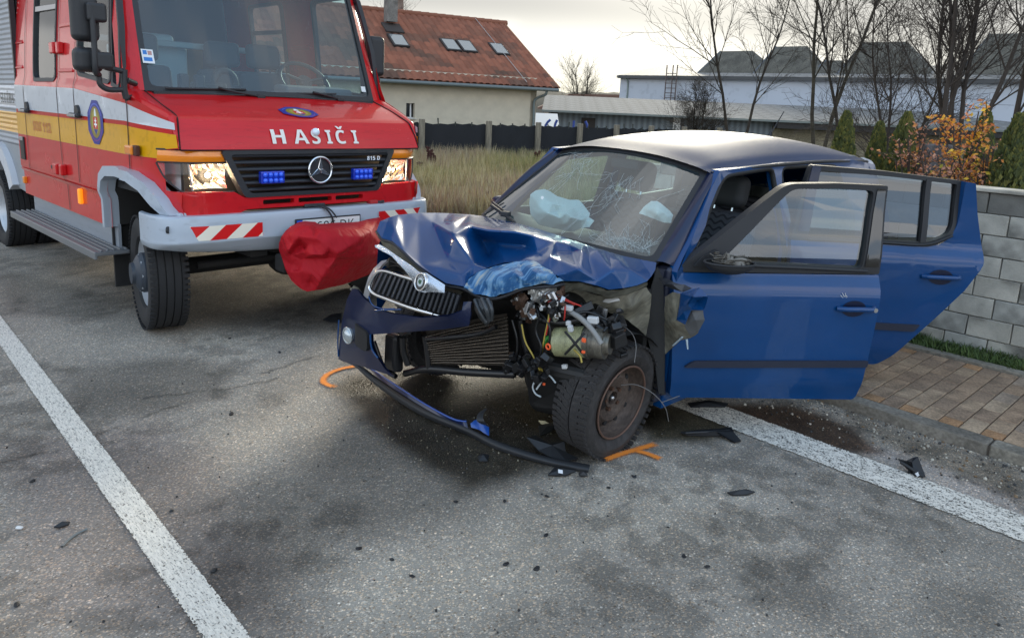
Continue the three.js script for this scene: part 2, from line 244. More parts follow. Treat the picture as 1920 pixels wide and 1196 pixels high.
function paintLine(name, t, w, s0, s1, worn, label, seed) {
  const L = 3.2, m = new THREE.MeshStandardMaterial({ color: rgb(0.93, 0.90, 0.84), roughness: 0.8, map: paintTex(worn, L, seed, w), alphaTest: 0.5 }); m.map.repeat.set(1, 1 / L);
  m.bumpMap = tiled(asphaltGrain[1], 1); m.bumpMap.repeat.set(w / 1.4, 1 / 1.4); m.bumpScale = 0.002;
  const o = M(name, ribbon([[t, s0], [t, s1]], w, 0.0065), m); o.userData.kind = 'structure'; o.userData.label = label; return o;
}
paintLine('centre_line', 0.741, 0.112, -40, 6, 0.17, 'crisp narrow white line along the middle of the road', 3);
paintLine('edge_line', 3.447, 0.24, -2.35, 6, 0.27, 'broad worn white line beside the kerb and gutter', 31);
paintLine('edge_line', 3.447, 0.24, -60, -14.0, 0.40, 'broad white edge line running on behind the car', 57);
// sprayed survey marks
function spray(label, strokes, w, h0 = 0) {
  const parts = strokes.map((s) => { const P = s.map((p) => roadTS(ground(p[0], p[1], h0))), c = new THREE.CatmullRomCurve3(P.map((p) => new V3(p[0], 0, p[1])), false, 'centripetal'), Q = c.getPoints(24).map((p) => [p.x, p.z]); const g = ribbon(Q, w * 1.35, 0.0075 + h0, 9); const uv = g.attributes.uv, n = uv.getY(uv.count - 1); for (let i = 0; i < uv.count; i++) uv.setY(i, uv.getY(i) / n); return g; });
  parts.forEach((g, i) => g.translate(0, i * 0.002, 0));
  return tag(M('spray_mark', parts, orangePaint), label, 'paint mark');
}
const orangePaint = new THREE.MeshStandardMaterial({ color: rgb(1, 0.31, 0.045), roughness: 0.85, alphaTest: 0.5, map: tex(128, 512, (u, v, i, j) => { const e = Math.min(u, 1 - u) * 3.4, en = Math.min(v, 1 - v) * 10, f = fbm(u * 20, v * 90, 3), k = Math.min(1.3, Math.min(e, en)) - 0.25 + (f - 0.5) * 1.3 + (hash2(i * 3, j * 5) - 0.5) * 1.1; return [0.98, 0.92 + 0.08 * f, 0.9, k > 0.28 ? 1 : 0]; }, true) });
spray('curved orange spray paint mark on the road below the front bumper corner', [[[676, 687], [640, 693], [612, 705], [606, 718], [622, 726], [632, 724]]], 0.036);
spray('orange spray paint T mark on the road in front of the flat tyre', [[[1130, 866], [1170, 852], [1232, 834]], [[1190, 848], [1212, 853], [1240, 864]]], 0.036);

// kerb, pavers, edging, verge
spray('small orange spray dash on the edging behind the open rear door', [[[1684, 645], [1692, 641], [1701, 638]]], 0.05, 0.085);
const stoneMap = tex(512, 512, (u, v, i, j) => { const n = fbm(u * 5, v * 5, 5, 5), f = fbm(u * 60, v * 60, 2, 60), k = 0.62 + 0.42 * n + (f - 0.5) * 0.3 + (hash2(i, j) - 0.5) * 0.12; return [k, k * 0.985, k * 0.955]; }, true);
const stoneBump = tex(256, 256, (u, v, i, j) => 0.6 * fbm(u * 32, v * 32, 3, 32) + 0.4 * hash2(i, j));
const stone = (r, g, b, o = {}) => new THREE.MeshStandardMaterial({ color: rgb(r, g, b), roughness: 0.9, map: stoneMap, bumpMap: stoneBump, bumpScale: 0.0012, ...o });
function uvBox(g, k = 1, ox = 0, oy = 0) { const p = g.attributes.position, n = g.attributes.normal, uv = g.attributes.uv; for (let i = 0; i < p.count; i++) { const a = Math.abs(n.getX(i)), b = Math.abs(n.getY(i)), c = Math.abs(n.getZ(i)); const [x, y] = b > a && b > c ? [p.getX(i), p.getZ(i)] : a > c ? [p.getZ(i), p.getY(i)] : [p.getX(i), p.getY(i)]; uv.setXY(i, x * k + ox, y * k + oy); } return g; }
{
  const pave = new THREE.Group(); pave.name = 'pavement'; pave.userData.kind = 'structure'; scene.add(pave); pave.rotation.y = RY;      // own axes: x across, z along the road
  const r = rng(5), H = 0.062;
  M('bedding', uvBox(box(1.5, 0.1, 9, [4.86, H - 0.05 - 0.012, 0.5])), stone(0.10, 0.085, 0.07), pave);
  const kerbMat = [stone(0.27, 0.25, 0.22), stone(0.31, 0.29, 0.25)];
  for (let i = 0; i < 9; i++) M('kerb_stone', uvBox(box(0.105, 0.2, 0.992, [4.153, H - 0.1 + 0.002 * r(), -3.5 + i + 0.18], [0, 0, (r() - 0.5) * 0.01], 0.012), 1.3, r(), r()), kerbMat[i % 2], pave);
  for (let i = 0; i < 9; i++) M('edging_stone', uvBox(box(0.075, 0.16, 0.99, [5.455, H - 0.06, -3.4 + i], [0, 0, 0], 0.008), 1.3, r(), r()), kerbMat[(i + 1) % 2], pave);
  const tones = [[0.44, 0.31, 0.215], [0.50, 0.365, 0.255], [0.37, 0.265, 0.19], [0.54, 0.41, 0.295], [0.41, 0.32, 0.25]].map((c) => stone(...c)), orange = stone(0.46, 0.27, 0.145);
  const full = [], half = [];
  for (let k = 0; k < 6; k++) { full.push(uvBox(box(0.194, 0.06, 0.0955, [0, 0, 0], undefined, 0.006), 2.2, r(), r())); half.push(uvBox(box(0.094, 0.06, 0.0955, [0, 0, 0], undefined, 0.006), 2.2, r(), r())); }
  let count = 0;
  for (let j = 0; j < 38 && count < 290; j++) {           // rows across the pavement, every second one shifted by half
    const z = 0.66 - j * 0.1, odd = j % 2;
    for (let i = 0; i < (odd ? 7 : 6); i++) {
      const isHalf = odd && (i === 0 || i === 6), x = 4.212 + (odd ? (i === 0 ? 0.05 : i === 6 ? 1.15 : i * 0.2) : 0.1 + i * 0.2), w = z + 0.0;
      const tint = isHalf && r() < 0.75 ? orange : tones[Math.floor(r() * (w > -1 ? 5 : 3))];
      const o = M('brick', (isHalf ? half : full)[Math.floor(r() * 6)], tint, pave); o.position.set(x, H - 0.03 + (r() - 0.5) * 0.003, z); o.rotation.set((r() - 0.5) * 0.008, (r() - 0.5) * 0.012 + (r() < 0.5 ? PI : 0), (r() - 0.5) * 0.008); count++;
    }
  }
}
// ---------- terrain, field, walls and far buildings ----------
{
  const pos = [], uv = [], col = [], idx = [], N = 120, ext = (k) => Math.sign(k) * (Math.pow(Math.abs(k), 2.4) * 900);
  for (let j = 0; j <= N; j++) for (let i = 0; i <= N; i++) {
    const x = ext(i / N * 2 - 1) , z = ext(j / N * 2 - 1) - 8, t = x * RN.x + z * RN.z, drop = sm(17, 34, t - 0.1 * 0) * 2.8;
    pos.push(x, -0.035 - drop - 0.02 * sm(-1, -60, t) , z); uv.push(x * 0.5, z * 0.5); const n = fbm(x * 0.3 + 60, z * 0.3 + 60, 4); col.push(0.75 + 0.5 * n, 0.75 + 0.5 * n, 0.7 + 0.4 * n);
  }
  for (let j = 0; j < N; j++) for (let i = 0; i < N; i++) { const a = j * (N + 1) + i; idx.push(a, a + N + 1, a + 1, a + 1, a + N + 1, a + N + 2); }
  const g = new THREE.BufferGeometry(); g.setAttribute('position', new THREE.Float32BufferAttribute(pos, 3)); g.setAttribute('uv', new THREE.Float32BufferAttribute(uv, 2)); g.setAttribute('color', new THREE.Float32BufferAttribute(col, 3)); g.setIndex(idx); g.computeVertexNormals();
  M('terrain', g, new THREE.MeshStandardMaterial({ color: rgb(0.16, 0.14, 0.075), vertexColors: true, roughness: 1, map: stoneMap, bumpMap: stoneBump, bumpScale: 0.02 })).userData.kind = 'structure';
}
// hill on the skyline
{
  const pos = [], idx = [], col = [], nx = 160, nz = 8;
  for (let j = 0; j <= nz; j++) for (let i = 0; i <= nx; i++) { const a = lerp(R(-40), R(42), i / nx), d = lerp(150, 240, j / nz), h = (5.5 + 3.0 * fbm(i * 0.06 + 4, 3, 4) + 1.6 * fbm(i * 0.9, 9, 2)) * Math.sin(Math.min(1, j / nz * 2 + 0.0) * PI / 2) - 3 + sm(R(4), R(-20), a) * 2 + (hash2(i * 3, j) - 0.5) * 0.5; pos.push(Math.sin(a) * d, h, -Math.cos(a) * d); const c = 0.8 + 0.4 * hash2(i, j); col.push(c, c, c); }
  for (let j = 0; j < nz; j++) for (let i = 0; i < nx; i++) { const a = j * (nx + 1) + i; idx.push(a, a + 1, a + nx + 1, a + 1, a + nx + 2, a + nx + 1); }
  const g = new THREE.BufferGeometry(); g.setAttribute('position', new THREE.Float32BufferAttribute(pos, 3)); g.setAttribute('color', new THREE.Float32BufferAttribute(col, 3)); g.setIndex(idx); g.computeVertexNormals();
  M('hill', g, new THREE.MeshStandardMaterial({ color: rgb(0.085, 0.075, 0.055), vertexColors: true, roughness: 1 })).userData.kind = 'structure';
}
// concrete block wall
{
  const w = thing('block_wall', 'grey concrete block wall with a flat cap beside the paved walk', 'wall'); w.rotation.y = RY;
  const r = rng(9), blockStain = tex(512, 512, (u, v, i, j) => { const n = fbm(u * 7, v * 7, 5, 7), m = fbm(u * 3 + 9, v * 3, 4, 3), k = 0.66 + 0.36 * n - 0.24 * sm(0.5, 0.72, m) + (hash2(i, j) - 0.5) * 0.12; return [k, k * 0.99, k * 0.95]; }, true);
  const bm = [[0.62, 0.615, 0.59], [0.65, 0.635, 0.60], [0.60, 0.60, 0.585], [0.67, 0.645, 0.60]].map((c) => new THREE.MeshStandardMaterial({ color: rgb(...c), map: blockStain, roughness: 0.95, bumpMap: stoneBump, bumpScale: 0.003 }));
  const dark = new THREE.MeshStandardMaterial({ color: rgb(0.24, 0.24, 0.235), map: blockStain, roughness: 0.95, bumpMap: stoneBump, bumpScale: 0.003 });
  M('mortar', uvBox(box(0.17, 1.1, 8.5, [5.86, 0.55, -0.1])), stone(0.45, 0.445, 0.43), w);
  const shapes = [...Array(8)].map(() => uvBox(box(0.19, 0.139, 0.264, [0, 0, 0], undefined, 0.006), 1.2, r() * 3, r() * 3));
  for (let row = 0; row < 8; row++) for (let k = 0; k < 31; k++) {
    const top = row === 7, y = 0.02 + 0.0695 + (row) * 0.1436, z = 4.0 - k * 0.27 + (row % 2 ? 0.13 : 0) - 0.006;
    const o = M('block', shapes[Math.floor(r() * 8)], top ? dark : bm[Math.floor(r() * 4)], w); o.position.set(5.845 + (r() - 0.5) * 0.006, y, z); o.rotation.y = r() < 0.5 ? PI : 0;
  }
  for (let k = 0; k < 8; k++) M('cap_slab', uvBox(box(0.24, 0.024, 1.045, [5.85, 1.179 + r() * 0.002, 3.6 - k * 1.05], [0, 0, 0], 0.006), 1.2, r(), r()), bm[3], w);
}
// dark mesh fence with concrete posts
const fieldMat = std(0.1, 0.1, 0.06, 1);
{
  const f = thing('mesh_fence', 'long dark windbreak mesh fence on pale concrete posts before the house', 'fence');
  const P = (x) => { const g = ground(788, 309), h = ground(1004, 309); return g.lerp(h, (x - 788) / (1004 - 788)); };
  const post = std(0.33, 0.30, 0.24, 0.95, 0, { map: stoneMap }), net = std(0.018, 0.020, 0.024, 0.85, 0, { map: tex(128, 128, (u, v, i, j) => 0.55 + 0.3 * ((i + j) % 2) + 0.3 * fbm(u * 6, v * 3, 4, 4)), bumpMap: fineBump, bumpScale: 0.004 });
  const spots = [330, 443, 557, 670, 788, 908, 1004, 1090, 1170, 1250, 1330, 1420], H = 1.02, r = rng(3);
  const dir = P(1004).sub(P(788)).normalize(), n = new V3(-dir.z, 0, dir.x); if (n.z < 0) n.negate();
  spots.forEach((x) => { const p = P(x); M('post', crumple(box(0.13, H + 0.12, 0.12, [p.x + n.x * 0.06, (H + 0.08) / 2, p.z + n.z * 0.06], [0, Math.atan2(-dir.z, dir.x), 0], 0.02), 0.008, 3), post, f); });
  for (let i = 0; i + 1 < spots.length; i++) {
    const a = P(spots[i]), b = P(spots[i + 1]), L = a.distanceTo(b);
    const g = sheet([[0, -0.15], [L, -0.15], [L, H - 0.03], ...[...Array(9)].map((_, k) => [L * (1 - (k + 0.5) / 9), H + (k % 2 ? -0.02 : 0.012) + (r() - 0.5) * 0.03]), [0, H - 0.03]], [], (u, v) => { const q = a.clone().lerp(b, u / L), k = 0.05 * (fbm(u * 1.5 + i * 9, v * 1.2, 3) - 0.5); return new V3(q.x + n.x * k, v, q.z + n.z * k); }, 0.2, 0.2, 0);
    M('mesh_panel', g, net, f);
  }
  const c = []; for (let i = 0; i + 1 < spots.length; i++) { const a = P(spots[i]), b = P(spots[i + 1]); for (const k of [0.25, 0.5, 0.75]) { const p = a.clone().lerp(b, k); c.push(rod([p.x, H - 0.05, p.z], [p.x + (r() - 0.5) * 0.04, H + 0.03 + (r() < 0.2 ? 0.1 : 0.02), p.z], 0.012, 0.02, 5)); } }
  const k = M('mesh_tie', c, std(0.05, 0.055, 0.045, 0.9), f); k.userData.kind = 'stuff';
}
// the house with the red tiled roof
{
  const P0 = new V3(0.746, 0, -32), dv = new V3(0.857, 0, -0.515), dn = new V3(0.515, 0, 0.857);
  const h = thing('house', 'cream house with a red tiled roof, roof windows and two chimneys', 'house'); h.position.copy(P0); h.rotation.y = Math.atan2(0.515, 0.857);   // x along the eave, z towards the viewer
  const wallMap = tex(256, 256, (u, v, i, j) => { const k = 0.92 + 0.1 * fbm(u * 4, v * 4, 5, 4) + (hash2(i, j) - 0.5) * 0.03; return [k, k * 0.99, k * 0.97]; }, true);
  const plaster = std(0.62, 0.565, 0.46, 0.95, 0, { map: wallMap, bumpMap: fineBump, bumpScale: 0.004 });
  const L = 17, D = 9, EH = 2.53, base = -3, RH = 5.15, wx = -5.75, wy = 1.10, ww = 0.36, wh = 0.58;
  M('wall', sheet([[-L, base], [0, base], [0, EH + 0.1], [-L, EH + 0.1]], [[[wx - ww / 2, wy - wh / 2], [wx + ww / 2, wy - wh / 2], [wx + ww / 2, wy + wh / 2], [wx - ww / 2, wy + wh / 2]]], (u, v) => new V3(u, v, 0), 2, 1), plaster, h);
  M('wall', [extrude([[0, base], [-D, base], [-D, EH], [-D / 2, RH - 0.15], [0, EH]], 0.3).rotateY(-PI / 2), box(L, EH - base, 0.3, [-L / 2, (EH + base) / 2, -D])], plaster, h);
  const win = M('window', [box(ww, wh, 0.05, [wx, wy, -0.2])], std(0.02, 0.022, 0.025, 0.1), h), wf = std(0.75, 0.75, 0.74, 0.5);
  M('frame', [box(0.05, wh, 0.06, [wx + ww / 2 - 0.12, wy, -0.16]), box(ww, 0.05, 0.06, [wx, wy - wh / 2 + 0.02, -0.16]), box(0.03, wh, 0.06, [wx - ww / 2 + 0.015, wy, -0.16])], wf, win);
  M('sill', box(ww + 0.1, 0.03, 0.2, [wx, wy - wh / 2 - 0.01, -0.02]), std(0.6, 0.58, 0.52, 0.8), win);
  const reveal = M('reveal', [box(0.02, wh, 0.18, [wx + ww / 2 + 0.008, wy, -0.092]), box(0.02, wh, 0.18, [wx - ww / 2 - 0.008, wy, -0.092]), box(ww, 0.02, 0.18, [wx, wy + wh / 2 + 0.008, -0.092])], plaster, win);
  // roof: slopes with rows of interlocking tiles
  const slope = Math.atan2(RH - EH + 0.1, D / 2), sl = (D / 2 + 0.45) / Math.cos(slope), rw = L + 1.6;
  const roof = M('roof', [extrude([[0.45, EH - 0.29], [-D / 2, RH], [-D - 0.45, EH - 0.29], [-D - 0.45, EH - 0.36], [-D / 2, RH - 0.12], [0.45, EH - 0.36]], rw).rotateY(-PI / 2).translate(0.8, 0, 0)].map((g) => { const p = g.attributes.position; return g; }), std(0.16, 0.06, 0.035, 0.9), h);
  roof.geometry.rotateY(0);
  const tileG = (() => { const g = new THREE.CylinderGeometry(0.15, 0.15, 0.40, 7, 1, true, -PI * 0.5, PI); g.scale(0.85, 1, 0.36); g.rotateX(-PI / 2); return merge([g, box(0.12, 0.03, 0.40, [0.17, 0.0, 0])]); })();
  const rows = Math.floor(sl / 0.34), cols = Math.floor(rw / 0.30), r = rng(77);
  const T = new THREE.InstancedMesh(tileG, new THREE.MeshStandardMaterial({ color: 0xffffff, roughness: 0.85 }), rows * cols); T.name = 'roof_tile'; T.userData.kind = 'stuff'; T.castShadow = T.receiveShadow = true;
  const c = new THREE.Color(); let k = 0;
  const yAt = (z) => lerp(RH, EH - 0.29, (z + D / 2) / (D / 2 + 0.45));
  for (let j = 0; j < rows; j++) for (let i = 0; i < cols; i++) {
    const z = 0.45 - (j + 0.5) * 0.34 * Math.cos(slope), x = 0.8 - (i + 0.5) * 0.30;
    T.setMatrixAt(k, M4.compose(new V3(x, yAt(z) + 0.05 + (r() - 0.5) * 0.008, z), Q4.setFromEuler(E.set(slope + 0.05, 0, (r() - 0.5) * 0.03)), new V3(1, 1, 1)));
    const moss = sm(0.46, 0.66, fbm(x * 0.9 + 40, z * 1.2 + 40, 4)) * sm(-5, -1, z - 0) , b = 0.75 + 0.4 * r(); T.setColorAt(k, c.setRGB(lerp(0.27, 0.13, moss) * b, lerp(0.095, 0.066, moss) * b, lerp(0.052, 0.042, moss) * b)); k++;
  }
  h.add(T);
  const cap = []; for (let i = 0; i < 44; i++) cap.push(put(new THREE.CylinderGeometry(0.13, 0.15, 0.42, 8, 1, false), [0.75 - i * 0.4, RH + 0.06, -D / 2], [0, 0, PI / 2])); M('ridge_tile', cap, std(0.24, 0.09, 0.05, 0.9), h).userData.kind = 'stuff';
  M('verge_strip', [rod([0.82, EH - 0.24, 0.45], [0.82, RH + 0.08, -D / 2], 0.05, 0.05, 6)], std(0.30, 0.13, 0.07, 0.8), h);
  M('lightning_wire', [rod([-0.75, yAt(0.4) + 0.16, 0.4], [-0.75, RH + 0.2, -D / 2], 0.016, 0.016, 5)], std(0.45, 0.42, 0.4, 0.5, 0.4), h);
  const zinc = std(0.16, 0.19, 0.19, 0.55, 0.3);
  M('gutter', put(new THREE.CylinderGeometry(0.075, 0.075, rw - 0.1, 10, 1, false), [0.8 - rw / 2, EH - 0.36, 0.52], [0, 0, PI / 2]), zinc, h);
  M('soffit', box(rw - 0.2, 0.03, 0.5, [0.8 - rw / 2, EH - 0.40, 0.24]), std(0.10, 0.085, 0.07, 0.9), h);
  M('downpipe', tube([[0.18, EH - 0.38, 0.5], [0.18, EH - 0.55, 0.45], [-0.05, EH - 0.72, 0.14], [-0.15, EH - 0.85, 0.09], [-0.15, 1, 0.09], [-0.15, base, 0.09]], 0.055, 60, 8), zinc, h);
  // roof windows: laid on the slope
  const glassM = phy(0.55, 0.6, 0.62, 0.08, { metalness: 0.75 }), dk = std(0.045, 0.04, 0.04, 0.5, 0.3);
  for (const [x, zc] of [[-5.46, -2.05], [-3.12, -2.05], [-2.35, -2.05], [-0.62 - 0.15, -2.05]]) {
    const w = M('roof_window', box(0.70, 0.09, 0.98, [0, 0, 0], undefined, 0.01), dk, h); w.position.set(x, yAt(zc) + 0.13, zc); w.rotation.x = slope;
    M('pane', box(0.56, 0.02, 0.82, [0, 0.048, 0.02]), glassM, w);
  }
  const conc = std(0.30, 0.285, 0.27, 0.95, 0, { map: stoneMap });
  const ch = M('chimney', [uvBox(box(0.44, 2.2, 0.44, [-5.35, RH + 0.6, -3.2]))], conc, roof); M('flashing', box(0.8, 0.06, 0.75, [-5.35, yAt(-3.0) + 0.13, -2.95], [slope, 0, 0]), std(0.05, 0.04, 0.035, 0.9), ch);
  const c2 = M('chimney', [uvBox(box(0.42, 0.75, 0.45, [-4.35, RH + 0.32, -5.0])), box(0.58, 0.05, 0.6, [-4.35, RH + 0.72, -5.0])], stone(0.34, 0.26, 0.22), roof); M('chimney_cap', cyl(0.12, 0.14, 0.3, [-4.35, RH + 0.9, -5.0]), std(0.08, 0.10, 0.1, 0.8), c2);
}
// long halls
const corr = (w) => { const t = tex(64, 4, (u) => 0.9 + 0.1 * Math.cos(u * PI * 2), true); t.repeat.set(w, 1); return t; };
{
  const a = far(1017, 206, 46), b = far(1400, 222, 46), H = 1.19;                       // eave runs almost square to the view
  const hall = thing('low_hall', 'low long grey hall with a pale sheet metal roof behind the fence', 'hall'); hall.position.set(a.x, 0, -46); hall.rotation.y = -R(3);
  const L = 46, base = -3, blue = std(0.20, 0.235, 0.26, 0.8, 0, { map: corr(1 / 0.35) }), roofM = std(0.30, 0.305, 0.31, 0.95, 0, { map: stoneMap }), olive = std(0.30, 0.275, 0.20, 0.95, 0, { map: stoneMap });
  M('roof', extrude([[0.9, H + 0.02], [-7.5, H + 1.0], [-15, H + 0.2], [-15, H + 0.02], [-7.5, H + 0.86], [0.9, H - 0.10]], L).rotateY(-PI / 2).translate(L, 0, 0), roofM, hall);
  M('wall', uvBox(box(13.5, H - base, 0.2, [7.2, (H + base) / 2 - 0.05, -0.1]), 1), blue, hall);
  M('wall', uvBox(box(L - 14.5, H - base - 0.35, 0.2, [14 + (L - 14.5) / 2, (H + base) / 2 - 0.2, -0.1]), 0.3), olive, hall);
  M('wall', box(0.2, H - base, 14, [0.5, (H + base) / 2 - 0.1, -7.2]), blue, hall);
  M('fascia', box(L, 0.12, 0.05, [L / 2, H - 0.03, 0.93]), std(0.16, 0.18, 0.165, 0.6), hall);
  M('soffit_beam', box(L - 14, 0.34, 0.6, [14 + (L - 14) / 2, H - 0.28, 0.55]), std(0.035, 0.032, 0.03, 0.9), hall);
  M('door', box(0.85, 1.9, 0.08, [2.85, H - 1.3, 0.05]), std(0.03, 0.025, 0.022, 0.8), hall); M('door', box(0.4, 2.4, 0.08, [0.75, H - 1.3, 0.05]), std(0.03, 0.025, 0.022, 0.8), hall);
  M('corner_post', box(0.42, 2.6, 0.2, [8.2, H - 1.35, 0.08]), std(0.7, 0.7, 0.68, 0.6), hall);
  for (const x of [9.3, 10.6, 11.2]) M('wall_batten', box(0.14, 2.2, 0.08, [x, H - 1.35, 0.06]), std(0.3, 0.33, 0.35, 0.6), hall);
}
{
  const a = far(1166, 142, 68), H = a.y;
  const hall = thing('white_hall', 'large white hall with a grey roof and pointed roof lanterns', 'hall'); hall.position.set(a.x, 0, -68); hall.rotation.y = -R(42);
  const L = 44, white = std(0.52, 0.555, 0.61, 0.8, 0, { map: dustMap }), roofM = std(0.40, 0.39, 0.385, 0.7, 0, { map: stoneMap });
  M('wall', [uvBox(box(L, H + 3, 0.3, [L / 2, (H - 3) / 2, 0]), 0.1), uvBox(box(0.3, H + 3, 18, [0.15, (H - 3) / 2, -9]), 0.1)], white, hall);
  M('roof', extrude([[0.5, H + 0.02], [-7, H + 1.35], [-18, H + 1.6], [-18, H], [0.5, H - 0.2]], L + 0.4).rotateY(-PI / 2).translate(L + 0.2, 0, 0).applyMatrix4(new THREE.Matrix4()), roofM, hall);
  M('fascia', box(L, 0.28, 0.1, [L / 2, H - 0.1, 0.52]), std(0.08, 0.08, 0.08, 0.8), hall);
  for (const x of [0.75]) M('downpipe', tube([[x, H - 0.1, 0.5], [x + 0.1, H - 0.5, 0.25], [x + 0.1, H - 3.5, 0.25]], 0.08, 20, 6), std(0.2, 0.24, 0.22, 0.6), hall);
  M('ladder', [...[5.0, 5.6, 6.0].map((x) => rod([x, H - 3.4, 0.7], [x, H + 0.9, 0.7], 0.05, 0.05, 5)), ...[...Array(9)].map((_, i) => rod([5, H - 3 + i * 0.4, 0.7], [6.0, H - 3 + i * 0.4, 0.7], 0.03, 0.03, 4))], std(0.12, 0.09, 0.08, 0.8), hall);
  // roof lanterns with glazed gable and shingled slopes
  const lant = std(0.16, 0.155, 0.135, 0.85, 0, { map: stoneMap }), gl = std(0.22, 0.29, 0.36, 0.3, 0.2), bar = std(0.12, 0.13, 0.14, 0.7);
  for (const [x, w, h] of [[6.6, 6.2, 2.0], [11.6, 5.4, 2.3], [16.2, 2.6, 1.2], [18.2, 6.4, 2.5], [26.2, 7, 2.9]]) {
    const n = M('roof_lantern', (() => { const a = [0, 0, 0], b = [0, 0, -3.6], c = [w, 0, -3.6], d = [w, 0, 0], e = [w * 0.17, h, -1.8], f = [w * 0.64, h, -1.8], pos = []; for (const t of [[a, d, f], [a, f, e], [d, c, f], [c, b, e], [c, e, f], [b, a, e]]) for (const q of t) pos.push(...q); const g = new THREE.BufferGeometry(); g.setAttribute('position', new THREE.Float32BufferAttribute(pos, 3)); g.setAttribute('uv', new THREE.Float32BufferAttribute(pos.filter((_, i) => i % 3 < 2).map((q) => q * 0.4), 2)); g.computeVertexNormals(); return g; })(), lant, hall);
    n.position.set(x, H + 0.30, -1.6);
    M('glazing', (() => { const g = new THREE.BufferGeometry(); g.setAttribute('position', new THREE.Float32BufferAttribute([-0.02, 0, 0, -0.02, 0, -3.6, w * 0.17 - 0.02, h, -1.8], 3)); g.computeVertexNormals(); return g; })(), gl, n);
    M('glazing_bar', [rod([-0.03, 0, 0], [w * 0.17, h, -1.8], 0.07), rod([-0.03, 0, -1.2], [w * 0.12, h * 0.7, -1.6], 0.05), rod([-0.03, 0, -2.4], [w * 0.12, h * 0.7, -2.0], 0.05)], bar, n);
  }
}
{ // small things between house and halls
  const p = far(1018, 245, 40), s = thing('shed', 'small white roofed shed between the cream house and low hall', 'shed', undefined, [p.x, -0.3, -40]);
  M('roof', extrude([[0.4, 0.70], [-2.2, 1.35], [-2.2, 1.25], [0.4, 0.62]], 1.8).rotateY(-PI / 2).translate(0.85, 0, 0), std(0.62, 0.62, 0.6, 0.7), s); M('wall', box(1.6, 3.4, 2.2, [0, -1.05, -1.1]), std(0.28, 0.36, 0.42, 0.8), s);
  const bluep = std(0.02, 0.06, 0.30, 0.4);
  [1023, 1040, 1075, 1101].forEach((x, i) => { const q = far(x, 246, 38), o = thing('blue_post', ['blue post with a bent top next to the white shed roof', 'blue bent post left of the dark hall door', 'blue straight post in front of the dark hall door', 'blue bent post right of the dark hall door'][i], 'post', undefined, [q.x, 0, -38]); M('tube', tube([[0, -3, 0], [0, 0.1, 0], [0, 0.55, 0], [i === 2 ? 0 : i < 2 ? 0.22 - i * 0.12 : -0.12, 0.80, 0]], 0.065, 20, 7), bluep, o); });
  const lo = far(1070, 245, 42), l = thing('loading_ramp', 'pale low ramp in front of the grey hall wall', 'ramp', undefined, [lo.x, 0, -42]); M('slab', box(3.6, 0.16, 1.2, [0, 0.12, 0], [0, 0, -0.04]), std(0.55, 0.56, 0.55, 0.8), l); M('leg', box(0.15, 3, 0.15, [-1.5, -1.4, 0]), bluep, l);
  const h2 = far(1110, 172, 105), d = thing('distant_house', 'distant house with a brown roof behind the low hall', 'house', undefined, [h2.x, 0, -105]); M('roof', extrude([[-7.5, 1.0], [-3.5, 2.9], [3.5, 3.1], [8.5, 1.2], [8.5, 0.9], [-7.5, 0.8]], 6), std(0.17, 0.095, 0.07, 0.9), d); M('wall', box(13, 4, 5, [0, -1.2, 3]), std(0.3, 0.25, 0.2, 0.9), d);
}

// ---------- plants ----------
const barkM = [std(0.055, 0.045, 0.034, 0.95, 0, { map: stoneMap }), std(0.085, 0.075, 0.055, 0.95, 0, { map: stoneMap }), std(0.062, 0.05, 0.042, 0.95)];
function limb(acc, a, b, r0, r1, n) {                    // open tapered prism added to a list of positions and normals
  const d = b.clone().sub(a).normalize(), u = new V3(Math.abs(d.y) > 0.9 ? 1 : 0, Math.abs(d.y) > 0.9 ? 0 : 1, 0).cross(d).normalize(), w = d.clone().cross(u);
  for (let i = 0; i < n; i++) { const q = [i, i + 1].map((k) => { const t = k / n * 2 * PI, c = Math.cos(t), s = Math.sin(t); return [u.x * c + w.x * s, u.y * c + w.y * s, u.z * c + w.z * s]; }), v = (p, m, r) => { acc.pos.push(p.x + m[0] * r, p.y + m[1] * r, p.z + m[2] * r); acc.nor.push(...m); acc.uv.push(p.x, p.y); }; v(a, q[0], r0); v(a, q[1], r0); v(b, q[1], r1); v(a, q[0], r0); v(b, q[1], r1); v(b, q[0], r1); }
  acc.n++;
}
const limbs = (acc) => { const g = new THREE.BufferGeometry(); g.setAttribute('position', new THREE.Float32BufferAttribute(acc.pos, 3)); g.setAttribute('normal', new THREE.Float32BufferAttribute(acc.nor, 3)); g.setAttribute('uv', new THREE.Float32BufferAttribute(acc.uv, 2)); return g; };
